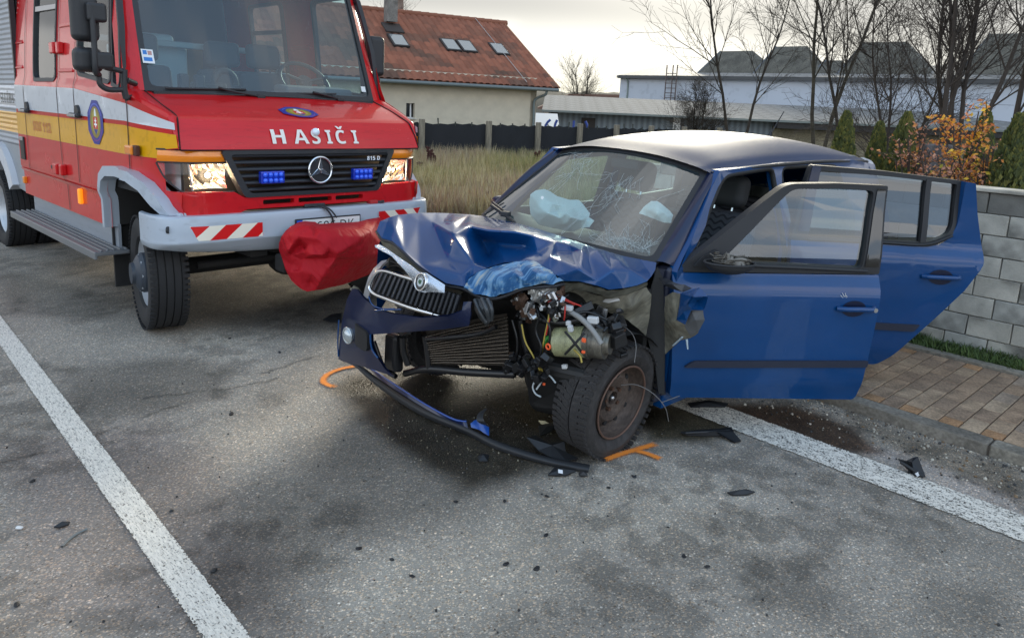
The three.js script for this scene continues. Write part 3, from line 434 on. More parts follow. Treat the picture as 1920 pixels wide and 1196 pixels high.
function bareTree(label, pos, h, rad, seed, { lean = 0, stems = 1, spread = 0.55, low = 0.25, twigs = 1, mat = 0, name = 'bare_tree', group } = {}) {
  const r = rng(seed), tr = thing(name, label, 'tree', group, pos), trunk = { pos: [], nor: [], uv: [], n: 0 }, crown = { pos: [], nor: [], uv: [], n: 0 };
  const grow = (p, d, len, rd, lev, out) => {
    let q = p.clone(), dir = d.clone(); const n = lev === 0 ? 8 : lev === 1 ? 5 : lev === 2 ? 4 : 3;
    for (let i = 0; i < n; i++) {
      dir.add(new V3((r() - 0.5) * 0.24, (r() - 0.3) * 0.16, (r() - 0.5) * 0.24)).normalize(); const e = q.clone().addScaledVector(dir, len / n), r0 = rd * (1 - i / n * 0.72), r1 = rd * (1 - (i + 1) / n * 0.72);
      limb(out, q, e, Math.max(r0, 0.0035), Math.max(r1, 0.003), lev === 0 ? 9 : lev === 1 ? 6 : 3); q = e;
      if (lev < 3 && (lev > 0 || (i + 1) / n > low)) { const kids = lev === 0 ? 2 + Math.floor(r() * 2.4 * twigs) : lev < 3 ? 1 + Math.floor(r() * 2.2 * twigs) : r() < 0.6 * twigs ? 1 : 0;
        for (let k = 0; k < kids; k++) { const a = r() * 2 * PI, t = spread * (0.6 + r() * 0.9), s = new V3(1, 0, 0).cross(dir).normalize(), c = s.clone().applyAxisAngle(dir, a); grow(q, dir.clone().multiplyScalar(Math.cos(t)).addScaledVector(c, Math.sin(t)).normalize(), len * (lev === 0 ? 0.42 : 0.5) * (0.55 + r() * 0.6) * (lev === 0 ? 1.25 - i / n * 0.8 : 1), rd * (lev === 0 ? 0.36 : 0.5) * (1 - i / n * 0.4), lev + 1, crown); } }
    }
  };
  for (let s = 0; s < stems; s++) { const a = r() * 6.28, k = stems > 1 ? 0.10 + r() * 0.16 : 0; grow(new V3(Math.cos(a) * rad * (stems > 1 ? 1.2 : 0), 0, Math.sin(a) * rad * (stems > 1 ? 1.2 : 0)), new V3(Math.cos(a) * k + lean, 1, Math.sin(a) * k).normalize(), h * (0.8 + r() * 0.3), rad * (stems > 1 ? 0.75 : 1), 0, trunk); }
  M('trunk', limbs(trunk), barkM[mat], tr); M('crown', limbs(crown), barkM[mat], tr); return tr;
}
const gp = (x, y, d) => { const p = far(x, y, d), t = p.x * RN.x + p.z * RN.z; return [p.x, -0.04 - sm(17, 34, t) * 2.8, p.z]; };
bareTree('slender bare tree in front of the white hall, left of the others', gp(1385, 240, 22), 6.5, 0.07, 11, { stems: 2, spread: 0.6, twigs: 0.9 });
bareTree('bare young tree with two stems above the car roof aerial', gp(1545, 240, 19), 7.4, 0.075, 12, { stems: 2, spread: 0.62, twigs: 1.0, mat: 1 });
bareTree('thin straight bare sapling right of the two stemmed tree', gp(1597, 240, 18), 6, 0.05, 13, { spread: 0.5, twigs: 0.7 });
bareTree('dark bare tree with many stems behind the orange leaved bush', gp(1795, 240, 14), 6.4, 0.07, 14, { stems: 6, spread: 0.55, twigs: 1.05, mat: 2 });
bareTree('thick leaning bare trunk at the right edge behind the dark conifer', gp(1862, 262, 12), 5.2, 0.075, 15, { lean: 0.22, stems: 2, spread: 0.55, twigs: 1.0, mat: 2 });
bareTree('bare shrubby tree with low twigs between the trunks', gp(1690, 240, 16), 4.0, 0.05, 16, { stems: 3, spread: 0.7, low: 0.1, twigs: 1.0, mat: 2 });
bareTree('low tangled bare shrub left of the slender tree', gp(1310, 232, 24), 2.6, 0.035, 17, { stems: 4, spread: 0.7, low: 0.1, twigs: 1, mat: 0, name: 'bare_shrub' });
bareTree('airy far tree on the skyline right of the house roof', gp(1100, 200, 100), 9.5, 0.16, 18, { stems: 4, spread: 0.5, low: 0.15, twigs: 1, mat: 1 });
bareTree('bare tree crown showing over the house ridge beside the chimney', gp(700, 120, 60), 9.6, 0.2, 19, { stems: 3, spread: 0.5, low: 0.3, twigs: 1, mat: 1 });
const leafG = (w, l) => { const g = new THREE.BufferGeometry(); g.setAttribute('position', new THREE.Float32BufferAttribute([0, 0, 0, w, l * 0.45, w * 0.25, 0, l, -w * 0.2, 0, 0, 0, 0, l, -w * 0.2, -w, l * 0.45, w * 0.25], 3)); g.setAttribute('uv', new THREE.Float32BufferAttribute(new Float32Array(12), 2)); g.computeVertexNormals(); return g; };
function leaves(name, n, spot, mat, size, parent, seed, tones) {
  const im = new THREE.InstancedMesh(leafG(size * 0.32, size), mat, n), r = rng(seed), c = new THREE.Color(); im.name = name; im.userData.kind = 'stuff'; im.castShadow = im.receiveShadow = true;
  for (let i = 0; i < n; i++) { const [p, d] = spot(r, i), s = 0.6 + r() * 0.7; im.setMatrixAt(i, M4.compose(p, Q4.setFromUnitVectors(new V3(0, 1, 0), d.normalize()), new V3(s, s, s))); const t = tones[Math.floor(r() * tones.length)], k = 0.8 + r() * 0.4; im.setColorAt(i, c.setRGB(t[0] * k, t[1] * k, t[2] * k)); }
  parent.add(im); return im;
}
const leafM = new THREE.MeshPhysicalMaterial({ color: 0xffffff, roughness: 0.8, transmission: 0.25, thickness: 0 });
function thuja(label, pos, h, w, seed) {
  const o = thing('thuja', label, 'conifer', undefined, pos), r0 = rng(seed), ph = r0() * 9; M('trunk', rod([0, 0, 0], [0, h * 0.9, 0], 0.03, 0.008), barkM[0], o);
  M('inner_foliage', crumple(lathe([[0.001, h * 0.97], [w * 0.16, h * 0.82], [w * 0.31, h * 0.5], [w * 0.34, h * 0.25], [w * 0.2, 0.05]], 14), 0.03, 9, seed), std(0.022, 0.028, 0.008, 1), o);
  leaves('foliage', 5200, (r) => { const t = Math.pow(r(), 0.8), a = r() * 6.283, lump = 0.82 + 0.36 * fbm(a * 1.6 + ph, t * 5 + ph, 3), prof = w * 0.56 * (t < 0.3 ? 0.82 + 0.6 * t : Math.pow((1 - t) / 0.7, 0.62)) * lump * (0.7 + 0.3 * r()); return [new V3(Math.cos(a) * prof, t * h, Math.sin(a) * prof), new V3(Math.cos(a) * 0.35 + (r() - 0.5) * 0.4, 1.0, Math.sin(a) * 0.35 + (r() - 0.5) * 0.5)]; }, leafM, 0.055, o, seed, [[0.14, 0.155, 0.03], [0.09, 0.11, 0.025], [0.20, 0.19, 0.04], [0.06, 0.08, 0.022]]);
  return o;
}
const thu = (label, x, top, d, w, seed) => { const p = far(x, top, d); return thuja(label, [p.x, 0.05, p.z], p.y, w, seed); };
thu('small olive green thuja just behind the car roof end', 1588, 222, 9.3, 0.40, 31); thu('small olive thuja between the car roof and taller thuja', 1650, 243, 8.6, 0.32, 32); thu('tall olive thuja mixed with pink brown leaves', 1702, 226, 8.2, 0.42, 33);
thu('dark thuja behind the orange bush', 1850, 222, 8.0, 0.36, 34); thu('dark broad thuja at the right edge above the wall', 1912, 232, 6.7, 0.42, 35);
function bush(label, pos, h, w, seed, tones, n) {
  const o = thing('autumn_bush', label, 'bush', undefined, pos), r = rng(seed), stems = [], tips = [];
  for (let s = 0; s < 16; s++) { const a = r() * 6.28, k = r() * w * 0.6, t = new V3(Math.cos(a) * k, h * (0.55 + r() * 0.45), Math.sin(a) * k * 0.7), m = new V3(t.x * 0.35, t.y * 0.55, t.z * 0.35); stems.push(tube([[Math.cos(a) * 0.05, 0, Math.sin(a) * 0.05], m, t], 0.007, 8, 4)); for (let q = 0; q < 6; q++) { const b = m.clone().lerp(t, r()), e = b.clone().add(new V3((r() - 0.5) * 0.4, r() * 0.22 - 0.02, (r() - 0.5) * 0.4)); stems.push(rod(b, e, 0.004, 0.003, 4)); tips.push([b, e]); } }
  M('stem', stems, barkM[2], o);
  leaves('foliage', n, (r) => { const [b, e] = tips[Math.floor(r() * tips.length)]; return [b.clone().lerp(e, 0.2 + r() * 0.9).add(new V3((r() - 0.5) * 0.07, (r() - 0.5) * 0.06, (r() - 0.5) * 0.07)), new V3((r() - 0.5) * 2, -0.3 + (r() - 0.5) * 1.2, (r() - 0.5) * 2)]; }, leafM, 0.044, o, seed + 1, tones);
  return o;
}
const bs = (label, x, top, d, w, seed, tones, n) => { const p = far(x, top, d); return bush(label, [p.x, 0.05, p.z], p.y, w, seed, tones, n); };
const ORG = [[0.75, 0.28, 0.05], [0.8, 0.40, 0.04], [0.85, 0.56, 0.06], [0.6, 0.22, 0.09], [0.7, 0.34, 0.12]], PNK = [[0.48, 0.22, 0.14], [0.55, 0.27, 0.17], [0.4, 0.19, 0.12], [0.65, 0.28, 0.07]], YEL = [[0.5, 0.4, 0.04], [0.4, 0.38, 0.05], [0.45, 0.2, 0.08]];
bs('bush with bright orange and yellow leaves above the open rear door', 1828, 212, 7.2, 0.62, 41, ORG, 1500); bs('bush with pinkish brown leaves in front of the tall thuja', 1727, 250, 7.6, 0.42, 42, PNK, 800); bs('low bush with yellow and russet leaves by the wall cap', 1775, 300, 6.9, 0.7, 43, [...YEL, ...PNK, ...PNK], 750); bs('sparse russet bush beside the dark thuja at right', 1868, 265, 7.0, 0.7, 44, [...ORG, ...PNK], 480);
{ const p = far(1752, 318, 8.9), o = thing('gravestone_slab', 'weathered grey upright slab between the bushes behind the wall', 'slab', undefined, [p.x, 0, p.z]); o.name = 'stone_slab'; M('stone', crumple(box(0.34, 1.35, 0.1, [0, 0.67, 0], undefined, 0.02), 0.01, 4), stone(0.15, 0.14, 0.15), o); M('base', box(0.42, 0.12, 0.2, [0, 0.06, 0], undefined, 0.01), stone(0.15, 0.14, 0.15), o); }
// grasses
function bladeTuft(n, h, spread, seed) { const r = rng(seed), pos = []; for (let i = 0; i < n; i++) { const a = r() * 6.283, l = h * (0.5 + r() * 0.6), b = spread * (0.3 + r()), w = 0.0035 + r() * 0.003, x = (r() - 0.5) * 0.08, z = (r() - 0.5) * 0.08, tx = x + Math.cos(a) * b, tz = z + Math.sin(a) * b, mx = x + Math.cos(a) * b * 0.35, mz = z + Math.sin(a) * b * 0.35, px = -Math.sin(a) * w, pz = Math.cos(a) * w; pos.push(x - px, 0, z - pz, x + px, 0, z + pz, mx + px * 0.8, l * 0.6, mz + pz * 0.8, x - px, 0, z - pz, mx + px * 0.8, l * 0.6, mz + pz * 0.8, mx - px * 0.8, l * 0.6, mz - pz * 0.8, mx - px * 0.8, l * 0.6, mz - pz * 0.8, mx + px * 0.8, l * 0.6, mz + pz * 0.8, tx, l, tz); } const g = new THREE.BufferGeometry(); g.setAttribute('position', new THREE.Float32BufferAttribute(pos, 3)); g.setAttribute('uv', new THREE.Float32BufferAttribute(new Float32Array(pos.length / 3 * 2), 2)); g.computeVertexNormals(); return g; }
function grassField(name, label, n, area, tuft, tones, seed, mat = leafM) {
  const im = new THREE.InstancedMesh(tuft, mat, n), r = rng(seed), c = new THREE.Color(); im.name = numbered(name); im.userData = { kind: 'stuff', label }; im.castShadow = im.receiveShadow = true;
  for (let i = 0; i < n; i++) { const [p, s] = area(r); im.setMatrixAt(i, M4.compose(p, Q4.setFromEuler(E.set((r() - 0.5) * 0.3, r() * 6.28, (r() - 0.5) * 0.3)), new V3(s, s * (0.8 + r() * 0.5), s))); const patchy = fbm(p.x * 0.6 + 30, p.z * 0.6 + 60, 3), t = tones[Math.min(tones.length - 1, Math.floor(((patchy - 0.25) * 1.6 * 0.6 + r() * 0.4) * tones.length))] ?? tones[0], k = 0.8 + r() * 0.45; im.setColorAt(i, c.setRGB(t[0] * k, t[1] * k, t[2] * k)); }
  scene.add(im);
}
const dryTones = [[0.20, 0.22, 0.07], [0.27, 0.25, 0.10], [0.36, 0.31, 0.16], [0.42, 0.36, 0.21], [0.33, 0.24, 0.16], [0.38, 0.31, 0.19]];
grassField('dry_grass', 'tall dry yellow grass on the field between road and fence', 52000, (r) => { for (;;) { const z = -9.6 - 9.6 * Math.pow(r(), 0.9), x = -6 + r() * 13, p = new V3(x, -0.04, z), [t] = roadTS(p); if (t > 5.4 && t < 15.8) return [p, (0.75 + r() * 0.5) * (0.7 + 0.7 * fbm(p.x * 0.5 + 20, p.z * 0.5 + 60, 3))]; } }, bladeTuft(6, 0.36, 0.12, 51), dryTones, 52);
grassField('verge_grass', 'green grass strip between the paved walk and block wall', 5200, (r) => [road(5.49 + r() * 0.27, -3 + r() * 6.5, 0.03), 0.5 + r() * 0.6], bladeTuft(7, 0.075, 0.05, 53), [[0.06, 0.105, 0.018], [0.09, 0.14, 0.025], [0.14, 0.16, 0.04], [0.05, 0.075, 0.02]], 54);
{ const m = M('verge_soil', [0, 1, 2, 3, 4, 5, 6].map((k) => crumple(box(0.32, 0.1, 1.0, [0, 0, 0], undefined, 0.03), 0.02, 5, k).rotateY(RY).translate(...road(5.63, -3.2 + k, -0.005).toArray())), std(0.09, 0.075, 0.05, 1, 0, { map: stoneMap })); m.userData.kind = 'structure'; }
function weed(label, p, h, seed, group) { const o = thing('dried_weed', label, 'weed', group, p), r = rng(seed), st = [], sd = []; for (let k = 0; k < 5; k++) { const a = r() * 6.28, t = new V3(Math.cos(a) * 0.14 * r(), h * (0.7 + r() * 0.4), Math.sin(a) * 0.14 * r()); st.push(rod([0, 0, 0], t, 0.008, 0.005, 5)); for (let q = 0; q < 26; q++) { const b = new V3(0, 0, 0).lerp(t, 0.45 + 0.55 * r()); sd.push(put(new THREE.IcosahedronGeometry(0.016 + r() * 0.016, 0), [b.x + (r() - 0.5) * 0.05, b.y, b.z + (r() - 0.5) * 0.05])); } } M('stalk', st, std(0.07, 0.03, 0.02, 0.9), o); M('seed_head', sd, std(0.055, 0.018, 0.014, 0.95), o); }
{ const wd = (label, x, y, s, seed) => { const p = ground(x, y); weed(label, [p.x, -0.04, p.z], s, seed); };
  wd('tall dark dried dock stalks in the grass by the fire engine', 809, 330, 0.62, 61); wd('dark dried weed leaning beside the fire engine headlight', 786, 338, 0.45, 62); wd('dark dried stalks at the third concrete fence post', 1004, 322, 0.5, 63); wd('short dark weed tuft beside the car windscreen pillar', 908, 390, 0.3, 64); wd('brownish dried weed clump in the middle of the dry grass', 880, 350, 0.25, 65); }
// ---------- fire engine ----------
const rubber = std(0.018, 0.018, 0.019, 0.75, 0, { bumpMap: fineBump, bumpScale: 0.001 }), blackPl = std(0.022, 0.023, 0.026, 0.5), darkIn = std(0.035, 0.037, 0.04, 0.8), chrome = std(0.78, 0.79, 0.8, 0.14, 1), steel = std(0.42, 0.42, 0.43, 0.38, 0.9), underM = std(0.02, 0.019, 0.018, 0.9);
const glassClear = phy(0.80, 0.92, 0.92, 0.02, { transmission: 1, thickness: 0, ior: 1.5 });
const plain = (fn) => fn;
function wheel(name, parent, at, turn, r, w, rim, side = 1) {      // axle along x, outer face towards side; built in its own axes
  const g = new THREE.Group(); g.name = name; g.position.set(...at); g.rotation.y = turn; parent.add(g);
  const h = w / 2, rr = rim.r, prof = [];
  prof.push([rr, -h * 0.72], [rr + 0.01, -h * 0.86], [lerp(rr, r, 0.5), -h * 1.02], [r - 0.03, -h * 0.95], [r - 0.008, -h * 0.84]);
  const gn = rim.grooves; for (let i = 0; i < gn; i++) { const c = -h * 0.8 + h * 1.6 * (i + 0.5) / gn, d = h * 0.035; prof.push([r, c - d * 2.4], [r, c - d], [r - 0.011, c - d * 0.7], [r - 0.011, c + d * 0.7], [r, c + d], [r, c + d * 2.4]); }
  prof.push([r - 0.008, h * 0.84], [r - 0.03, h * 0.95], [lerp(rr, r, 0.5), h * 1.02], [rr + 0.01, h * 0.86], [rr, h * 0.72]);
  const tyre = M('tyre', toCreasedNormals(lathe(prof, 56).rotateZ(-PI / 2), 0.5), rim.rubber ?? rubber, g);
  const lugs = []; const N = rim.lugs ?? 0; for (let i = 0; i < N; i++) { const a = i / N * 2 * PI; for (const s of [-1, 1]) { lugs.push(put(new THREE.BoxGeometry(h * 0.34, 0.010, r * 2 * PI / N * 0.6), [s * h * 0.84, Math.cos(a) * (r - 0.003), Math.sin(a) * (r - 0.003)], [a, 0, 0])); if (rim.vee) lugs.push(put(box(h * 0.72, 0.007, r * 2 * PI / N * 0.62, [0, 0, 0], [0, s * 0.42, 0]), [s * h * 0.42, Math.cos(a + 0.04) * (r - 0.001), Math.sin(a + 0.04) * (r - 0.001)], [a + 0.04, 0, 0])); } }
  if (lugs.length) { const k = M('tread_lug', lugs, rim.rubber ?? rubber, g); k.userData.kind = 'stuff'; }
  return g;
}
const TR = [[-1.8118, 0, -5.4853], [-0.010, 0.8039, -0.0077]];
function truckFrame(o) { o.position.set(...TR[0]); o.rotation.order = 'YZX'; o.rotation.set(...TR[1]); o.updateMatrixWorld(true); return o; }
const truck = truckFrame(thing('fire_engine', 'red fire engine with white and yellow stripes parked on the road, headlights lit', 'fire engine'));
{
  const paint = (r, g, b) => new THREE.MeshPhysicalMaterial({ color: rgb(r, g, b), roughness: 0.42, specularIntensity: 0.3, clearcoat: 0.75, clearcoatRoughness: 0.4, clearcoatRoughnessMap: coatR, map: dustMap });
  const coatR = tex(512, 512, (u, v) => { const n = fbm(u * 5, v * 5, 5, 5), m = fbm(u * 40 + 9, v * 14, 3, 40); return 0.12 + 0.5 * sm(0.5, 0.75, n) + 0.25 * sm(0.55, 0.7, m); });
  const red = paint(0.64, 0.010, 0.014), white = paint(0.70, 0.72, 0.76), yellow = paint(0.85, 0.42, 0.005), silver = new THREE.MeshPhysicalMaterial({ color: rgb(0.47, 0.53, 0.60), roughness: 0.42, clearcoat: 0.3, map: dustMap }), seamM = std(0.03, 0.008, 0.008, 0.9), grey = std(0.40, 0.415, 0.44, 0.5, 0.2, { map: dustMap });
  const X = (z, y) => 1.0 - (y > 1.6 ? 0.055 * Math.pow((y - 1.6) / 0.7, 1.4) : 0) - (z > 0 ? 0.105 * Math.pow(z / 0.57, 1.8) : 0) + (y > 1.60 && y < 1.66 ? 0 : 0) + (y < 1.6 && y > 0.9 ? 0.018 : y <= 0.9 ? 0.018 - 0.02 * sm(0.9, 0.84, y) : 0.018 * (1 - sm(1.6, 1.665, y)));
  const side = (s, off = 0) => (z, y) => new V3(s * (X(z, y) + off), y, z);
  const skin = (name, poly, holes, m, s, off = 0, parent = truck) => M(name, sheet(poly, holes, side(s, off), 0.12, 0.06), m, parent);
  const strip = (pts, w) => { const l = [], r = []; pts.forEach((p, i) => { const a = pts[Math.max(0, i - 1)], b = pts[Math.min(pts.length - 1, i + 1)], d = Math.hypot(b[0] - a[0], b[1] - a[1]), nx = -(b[1] - a[1]) / d * w / 2, ny = (b[0] - a[0]) / d * w / 2; l.push([p[0] + nx, p[1] + ny]); r.unshift([p[0] - nx, p[1] - ny]); }); return [...l, ...r]; };
  const crewWin = roundPoly([[-2.13, 1.665], [-1.53, 1.665], [-1.53, 2.45], [-2.13, 2.45]], 0.06), doorWin = roundPoly([[-0.95, 1.705], [-0.27, 1.645], [-0.36, 2.42], [-0.95, 2.42]], 0.05), quarter = roundPoly([[-0.205, 1.638], [-0.075, 1.612], [-0.13, 1.98], [-0.27, 2.38], [-0.30, 2.38]], 0.03);
  const arch = [[-0.42, 0.64], [-0.42, 0.90], [-0.385, 0.985], [-0.30, 1.035], [-0.1, 1.05], [0.14, 1.04], [0.30, 0.99], [0.41, 0.92], [0.47, 0.84]];
  for (const s of [-1, 1]) {
    const cab = skin('cab_side', [[-2.74, 0.64], ...arch, [0.57, 0.84], [0.585, 0.985], [0.45, 0.99], [0.44, 1.235], [0.57, 1.25], [0.49, 1.43], [0.0, 1.588], [-0.30, 2.45], [-0.42, 2.72], [-2.74, 2.72]], [crewWin, doorWin, quarter], red, s);
    skin('white_stripe', [[-2.735, 1.397], [0.0, 1.394], [0.555, 1.362], [0.55, 1.403], [0.06, 1.503], [-1.0, 1.588], [-2.735, 1.605]], [], white, s, 0.003);
    skin('yellow_stripe', [[-2.735, 1.178], [0.43, 1.182], [0.437, 1.24], [0.572, 1.256], [0.56, 1.333], [0.0, 1.366], [-2.735, 1.366]], [], yellow, s, 0.003);
    // door seams: recessed gaps drawn as narrow dark channels
    for (const l of [[[-2.425, 0.86], [-2.425, 1.62], [-2.40, 2.6]], [[-1.385, 0.65], [-1.44, 1.2], [-1.45, 2.6]], [[-1.02, 0.9], [-1.02, 2.5]], [[0.055, 1.05], [0.06, 1.5], [0.02, 1.56]]]) skin('door_gap', strip(l, 0.011), [], seamM, s, 0.0055);
    skin('body_crease', strip([[-2.74, 0.866], [-0.42, 0.866]], 0.022), [], paint(0.62, 0.05, 0.05), s, 0.009);
    for (const [a, b, y] of [[-2.72, -2.5, 1.76], [-2.72, -2.5, 1.97], [-1.42, -1.08, 1.72], [-1.42, -1.08, 2.05]]) { M('pressed_ledge', box(0.02, 0.035, b - a, [s * (X(0 - 1, y) - 0.004), y, (a + b) / 2], [0, 0, s * 0.5], 0.006), red, truck); }
    // windows
    const frame = (name, poly, inner, bar) => { const f = M(name, slab(poly, [inner], side(s, 0.008), side(s, -0.03), 0.2, 0.1), blackPl, truck); M('pane', sheet(inner, [], side(s, -0.012), 0.3, 0.15), glassClear, f); if (bar) M('frame_bar', slab(bar, [], side(s, 0.004), side(s, -0.02), 0.3, 0.2), steel, f); return f; };
    frame('window', roundPoly([[-2.155, 1.635], [-1.505, 1.635], [-1.505, 2.48], [-2.155, 2.48]], 0.07), crewWin, [[-2.12, 2.195], [-1.535, 2.185], [-1.535, 2.22], [-2.12, 2.235]]);
    frame('window', roundPoly([[-0.98, 1.68], [-0.245, 1.618], [-0.335, 2.445], [-0.98, 2.445]], 0.06), doorWin);
    frame('window', roundPoly([[-0.222, 1.615], [-0.055, 1.585], [-0.11, 1.985], [-0.26, 2.41], [-0.318, 2.41]], 0.03), quarter);
    for (const [z, y] of [[-2.33, 1.39], [-0.94, 1.396]]) { const h = M('door_handle', [box(0.035, 0.035, 0.2, [s * (X(z, y) + 0.03), y, z], [0, 0, 0], 0.014), put(new THREE.CylinderGeometry(0.045, 0.05, 0.03, 16), [s * (X(z, y) + 0.006), y + 0.028, z + 0.01], [0, 0, PI / 2])], blackPl, truck); M('grip', box(0.012, 0.022, 0.17, [s * (X(z, y) + 0.052), y, z], [0, 0, 0], 0.005), steel, h); }
    for (const [z, y] of [[-1.42, 1.885], [-1.44, 0.965]]) M('door_hinge', [box(0.06, 0.085, 0.10, [s * (X(z, y) + 0.025), y, z - 0.03], [0, 0, 0], 0.012), box(0.045, 0.085, 0.07, [s * (X(z, y) + 0.02), y, z + 0.07], [0, 0, 0], 0.012)], red, truck);
    M('hinge_step', box(0.03, 0.03, 0.14, [s * (X(-1.6, 0.95) + 0.012), 0.965, -1.60], [0, 0, 0], 0.006), blackPl, truck);
    const amber = phy(0.9, 0.26, 0.01, 0.25, { clearcoat: 0.8 });
    M('side_indicator', [box(0.05, 0.058, 0.115, [s * (X(0.12, 1.215) + 0.02), 1.217, 0.13], [0, 0, 0], 0.012)], amber, truck); M('indicator_base', box(0.03, 0.066, 0.06, [s * (X(0.12, 1.215) + 0.015), 1.217, 0.2], [0, 0, 0], 0.008), std(0.07, 0.02, 0.01, 0.6), truck);
    M('marker_lamp', box(0.03, 0.062, 0.055, [s * (X(-2.6, 0.76) + 0.012), 0.765, -2.68], [0, 0, 0], 0.008), amber, truck); M('marker_lamp', box(0.03, 0.115, 0.05, [s * (X(-1, 0.78) + 0.012), 0.79, -1.07], [0, 0, 0], 0.01), new THREE.MeshPhysicalMaterial({ color: rgb(0.85, 0.25, 0.01), roughness: 0.3, emissive: rgb(1, 0.3, 0.01), emissiveIntensity: 0.25 }), truck);
    M('socket_box', [box(0.015, 0.20, 0.13, [s * (X(-2.6, 1.05) + 0.004), 1.055, -2.60], [0, 0, 0], 0.005)], std(0.012, 0.012, 0.013, 0.5), truck); M('socket_cover', box(0.012, 0.035, 0.1, [s * (X(-2.6, 1.05) + 0.012), 1.14, -2.6], [0, 0, 0], 0.004), steel, truck);
    // wheel arch trim
    const aOut = [[-0.47, 0.645], [-0.465, 0.93], [-0.43, 1.02], [-0.33, 1.08], [-0.1, 1.098], [0.16, 1.085], [0.34, 1.03], [0.47, 0.94], [0.545, 0.845]], aIn = [[-0.43, 0.645], [-0.425, 0.90], [-0.39, 0.975], [-0.30, 1.015], [-0.1, 1.03], [0.13, 1.02], [0.28, 0.975], [0.39, 0.90], [0.455, 0.845]];
    M('arch_trim', slab([...aOut, ...[...aIn].reverse()], [], (z, y) => new V3(s * (X(z, y) + 0.05 + (z > 0 ? 0.02 : 0)), y, z), (z, y) => new V3(s * (X(z, y) - 0.05), y, z), 0.08, 0.05), silver, truck);
    const lin = []; for (let i = 0; i + 1 < aIn.length; i++) lin.push([aIn[i], aIn[i + 1]]); M('arch_liner', patch(aIn.map((p) => [[s * 0.99, p[1] + 0.01, p[0]], [s * 0.55, p[1] + 0.02, p[0]]]), 1, 2), underM, truck);
    // step and skirt
    M('skirt_plate', [box(0.02, 0.17, 2.2, [s * 0.955, 0.575, -1.52])], std(0.36, 0.40, 0.45, 0.45, 0.5, { bumpMap: tiled(fineBump, 3), bumpScale: 0.002, map: dustMap }), truck);
    M('foot_step', [box(0.22, 0.03, 2.32, [s * 1.03, 0.475, -1.5], [0, 0, 0], 0.008), box(0.02, 0.055, 2.32, [s * 1.14, 0.465, -1.5], [0, 0, 0], 0.006), ...[0.94, 0.98, 1.02, 1.06, 1.1].map((x) => box(0.016, 0.012, 2.3, [s * x, 0.495, -1.5], [0, 0, 0], 0.004))], std(0.24, 0.25, 0.26, 0.45, 0.6), truck);
    // roller shutter body
    const sh = (z, y) => new V3(s * (0.985 + 0.006 * Math.cos(y * 2 * PI / 0.045) - (y > 1.6 ? 0.03 * (y - 1.6) : 0)), y, z);
    const shut = M('roller_shutter', sheet([[-4.75, 1.06], [-2.77, 1.06], [-2.77, 2.68], [-4.75, 2.68]], [], sh, 1, 0.0075, 0.9), grey, truck);
    const sh2 = (o) => (z, y) => sh(z, y).add(new V3(s * o, 0, 0));
    M('yellow_band', sheet([[-4.75, 1.175], [-2.77, 1.175], [-2.77, 1.36], [-4.75, 1.36]], [], sh2(0.002), 1, 0.0075, 0.9), yellow, shut); M('white_band', sheet([[-4.75, 1.40], [-2.77, 1.40], [-2.77, 1.60], [-4.75, 1.60]], [], sh2(0.002), 1, 0.0075, 0.9), white, shut);
    M('shutter_rail', box(0.04, 1.75, 0.035, [s * 0.985, 1.82, -2.755]), blackPl, truck);
    const ra = (r0) => [...Array(15)].map((_, i) => { const a = PI * i / 14; return [-3.62 - Math.cos(a) * r0 * -1, 0.40 + Math.sin(a) * r0]; });
    M('rear_panel', sheet([[-2.76, 0.64], [-2.76, 1.06], [-4.75, 1.06], [-4.75, 0.64], ...ra(0.60).filter((p) => p[1] > 0.64).reverse()], [], (z, y) => new V3(s * 0.985, y, z), 0.3, 0.2), std(0.33, 0.35, 0.37, 0.5, 0.2, { map: dustMap }), truck);
    const o1 = ra(0.66).filter((p) => p[1] > 0.62), i1 = ra(0.53).filter((p) => p[1] > 0.62).reverse(); M('arch_trim', slab([...o1, ...i1], [], (z, y) => new V3(s * (1.02 + 0.05 * (1 - Math.hypot(z + 3.62, y - 0.4))), y, z), (z, y) => new V3(s * 0.9, y, z), 0.12, 0.08), white, truck);
  }
  // lettering and emblems (print on the paint)
  const print = (w, h, fn) => new THREE.MeshStandardMaterial({ map: draw(w, h, fn), roughness: 0.4, alphaTest: 0.5 });
  const sideDecal = (name, z0, z1, y0, y1, m, s, off, parent = truck) => { const g = sheet([[z0, y0], [z1, y0], [z1, y1], [z0, y1]], [], side(s, off), 0.08, 0.05), uv = g.attributes.uv; for (let i = 0; i < uv.count; i++) { const u = (uv.getX(i) - z0) / (z1 - z0); uv.setXY(i, s < 0 ? u : 1 - u, (uv.getY(i) - y0) / (y1 - y0)); } return M(name, g, m, parent); };
  const badge = print(256, 256, (c, w, h) => {
    c.clearRect(0, 0, w, h); c.fillStyle = '#12248c'; c.beginPath(); [[.33, 0], [.67, 0], [1, .3], [1, .7], [.67, 1], [.33, 1], [0, .7], [0, .3]].forEach((p, i) => c[i ? 'lineTo' : 'moveTo'](p[0] * w, p[1] * h)); c.fill();
    c.strokeStyle = '#7b2f86'; c.lineWidth = 9; c.beginPath(); c.ellipse(w / 2, h / 2, w * .42, h * .42, 0, 0.3, 2.8); c.stroke(); c.strokeStyle = '#4b62c0'; c.beginPath(); c.ellipse(w / 2, h / 2, w * .42, h * .42, 0, 3.5, 5.9); c.stroke();
    c.fillStyle = '#8d7a18'; c.beginPath(); c.ellipse(w / 2, h / 2, w * .34, h * .36, 0, 0, 7); c.fill(); c.fillStyle = '#a79a3a'; c.beginPath(); c.ellipse(w / 2, h / 2, w * .24, h * .27, 0, 0, 7); c.fill();
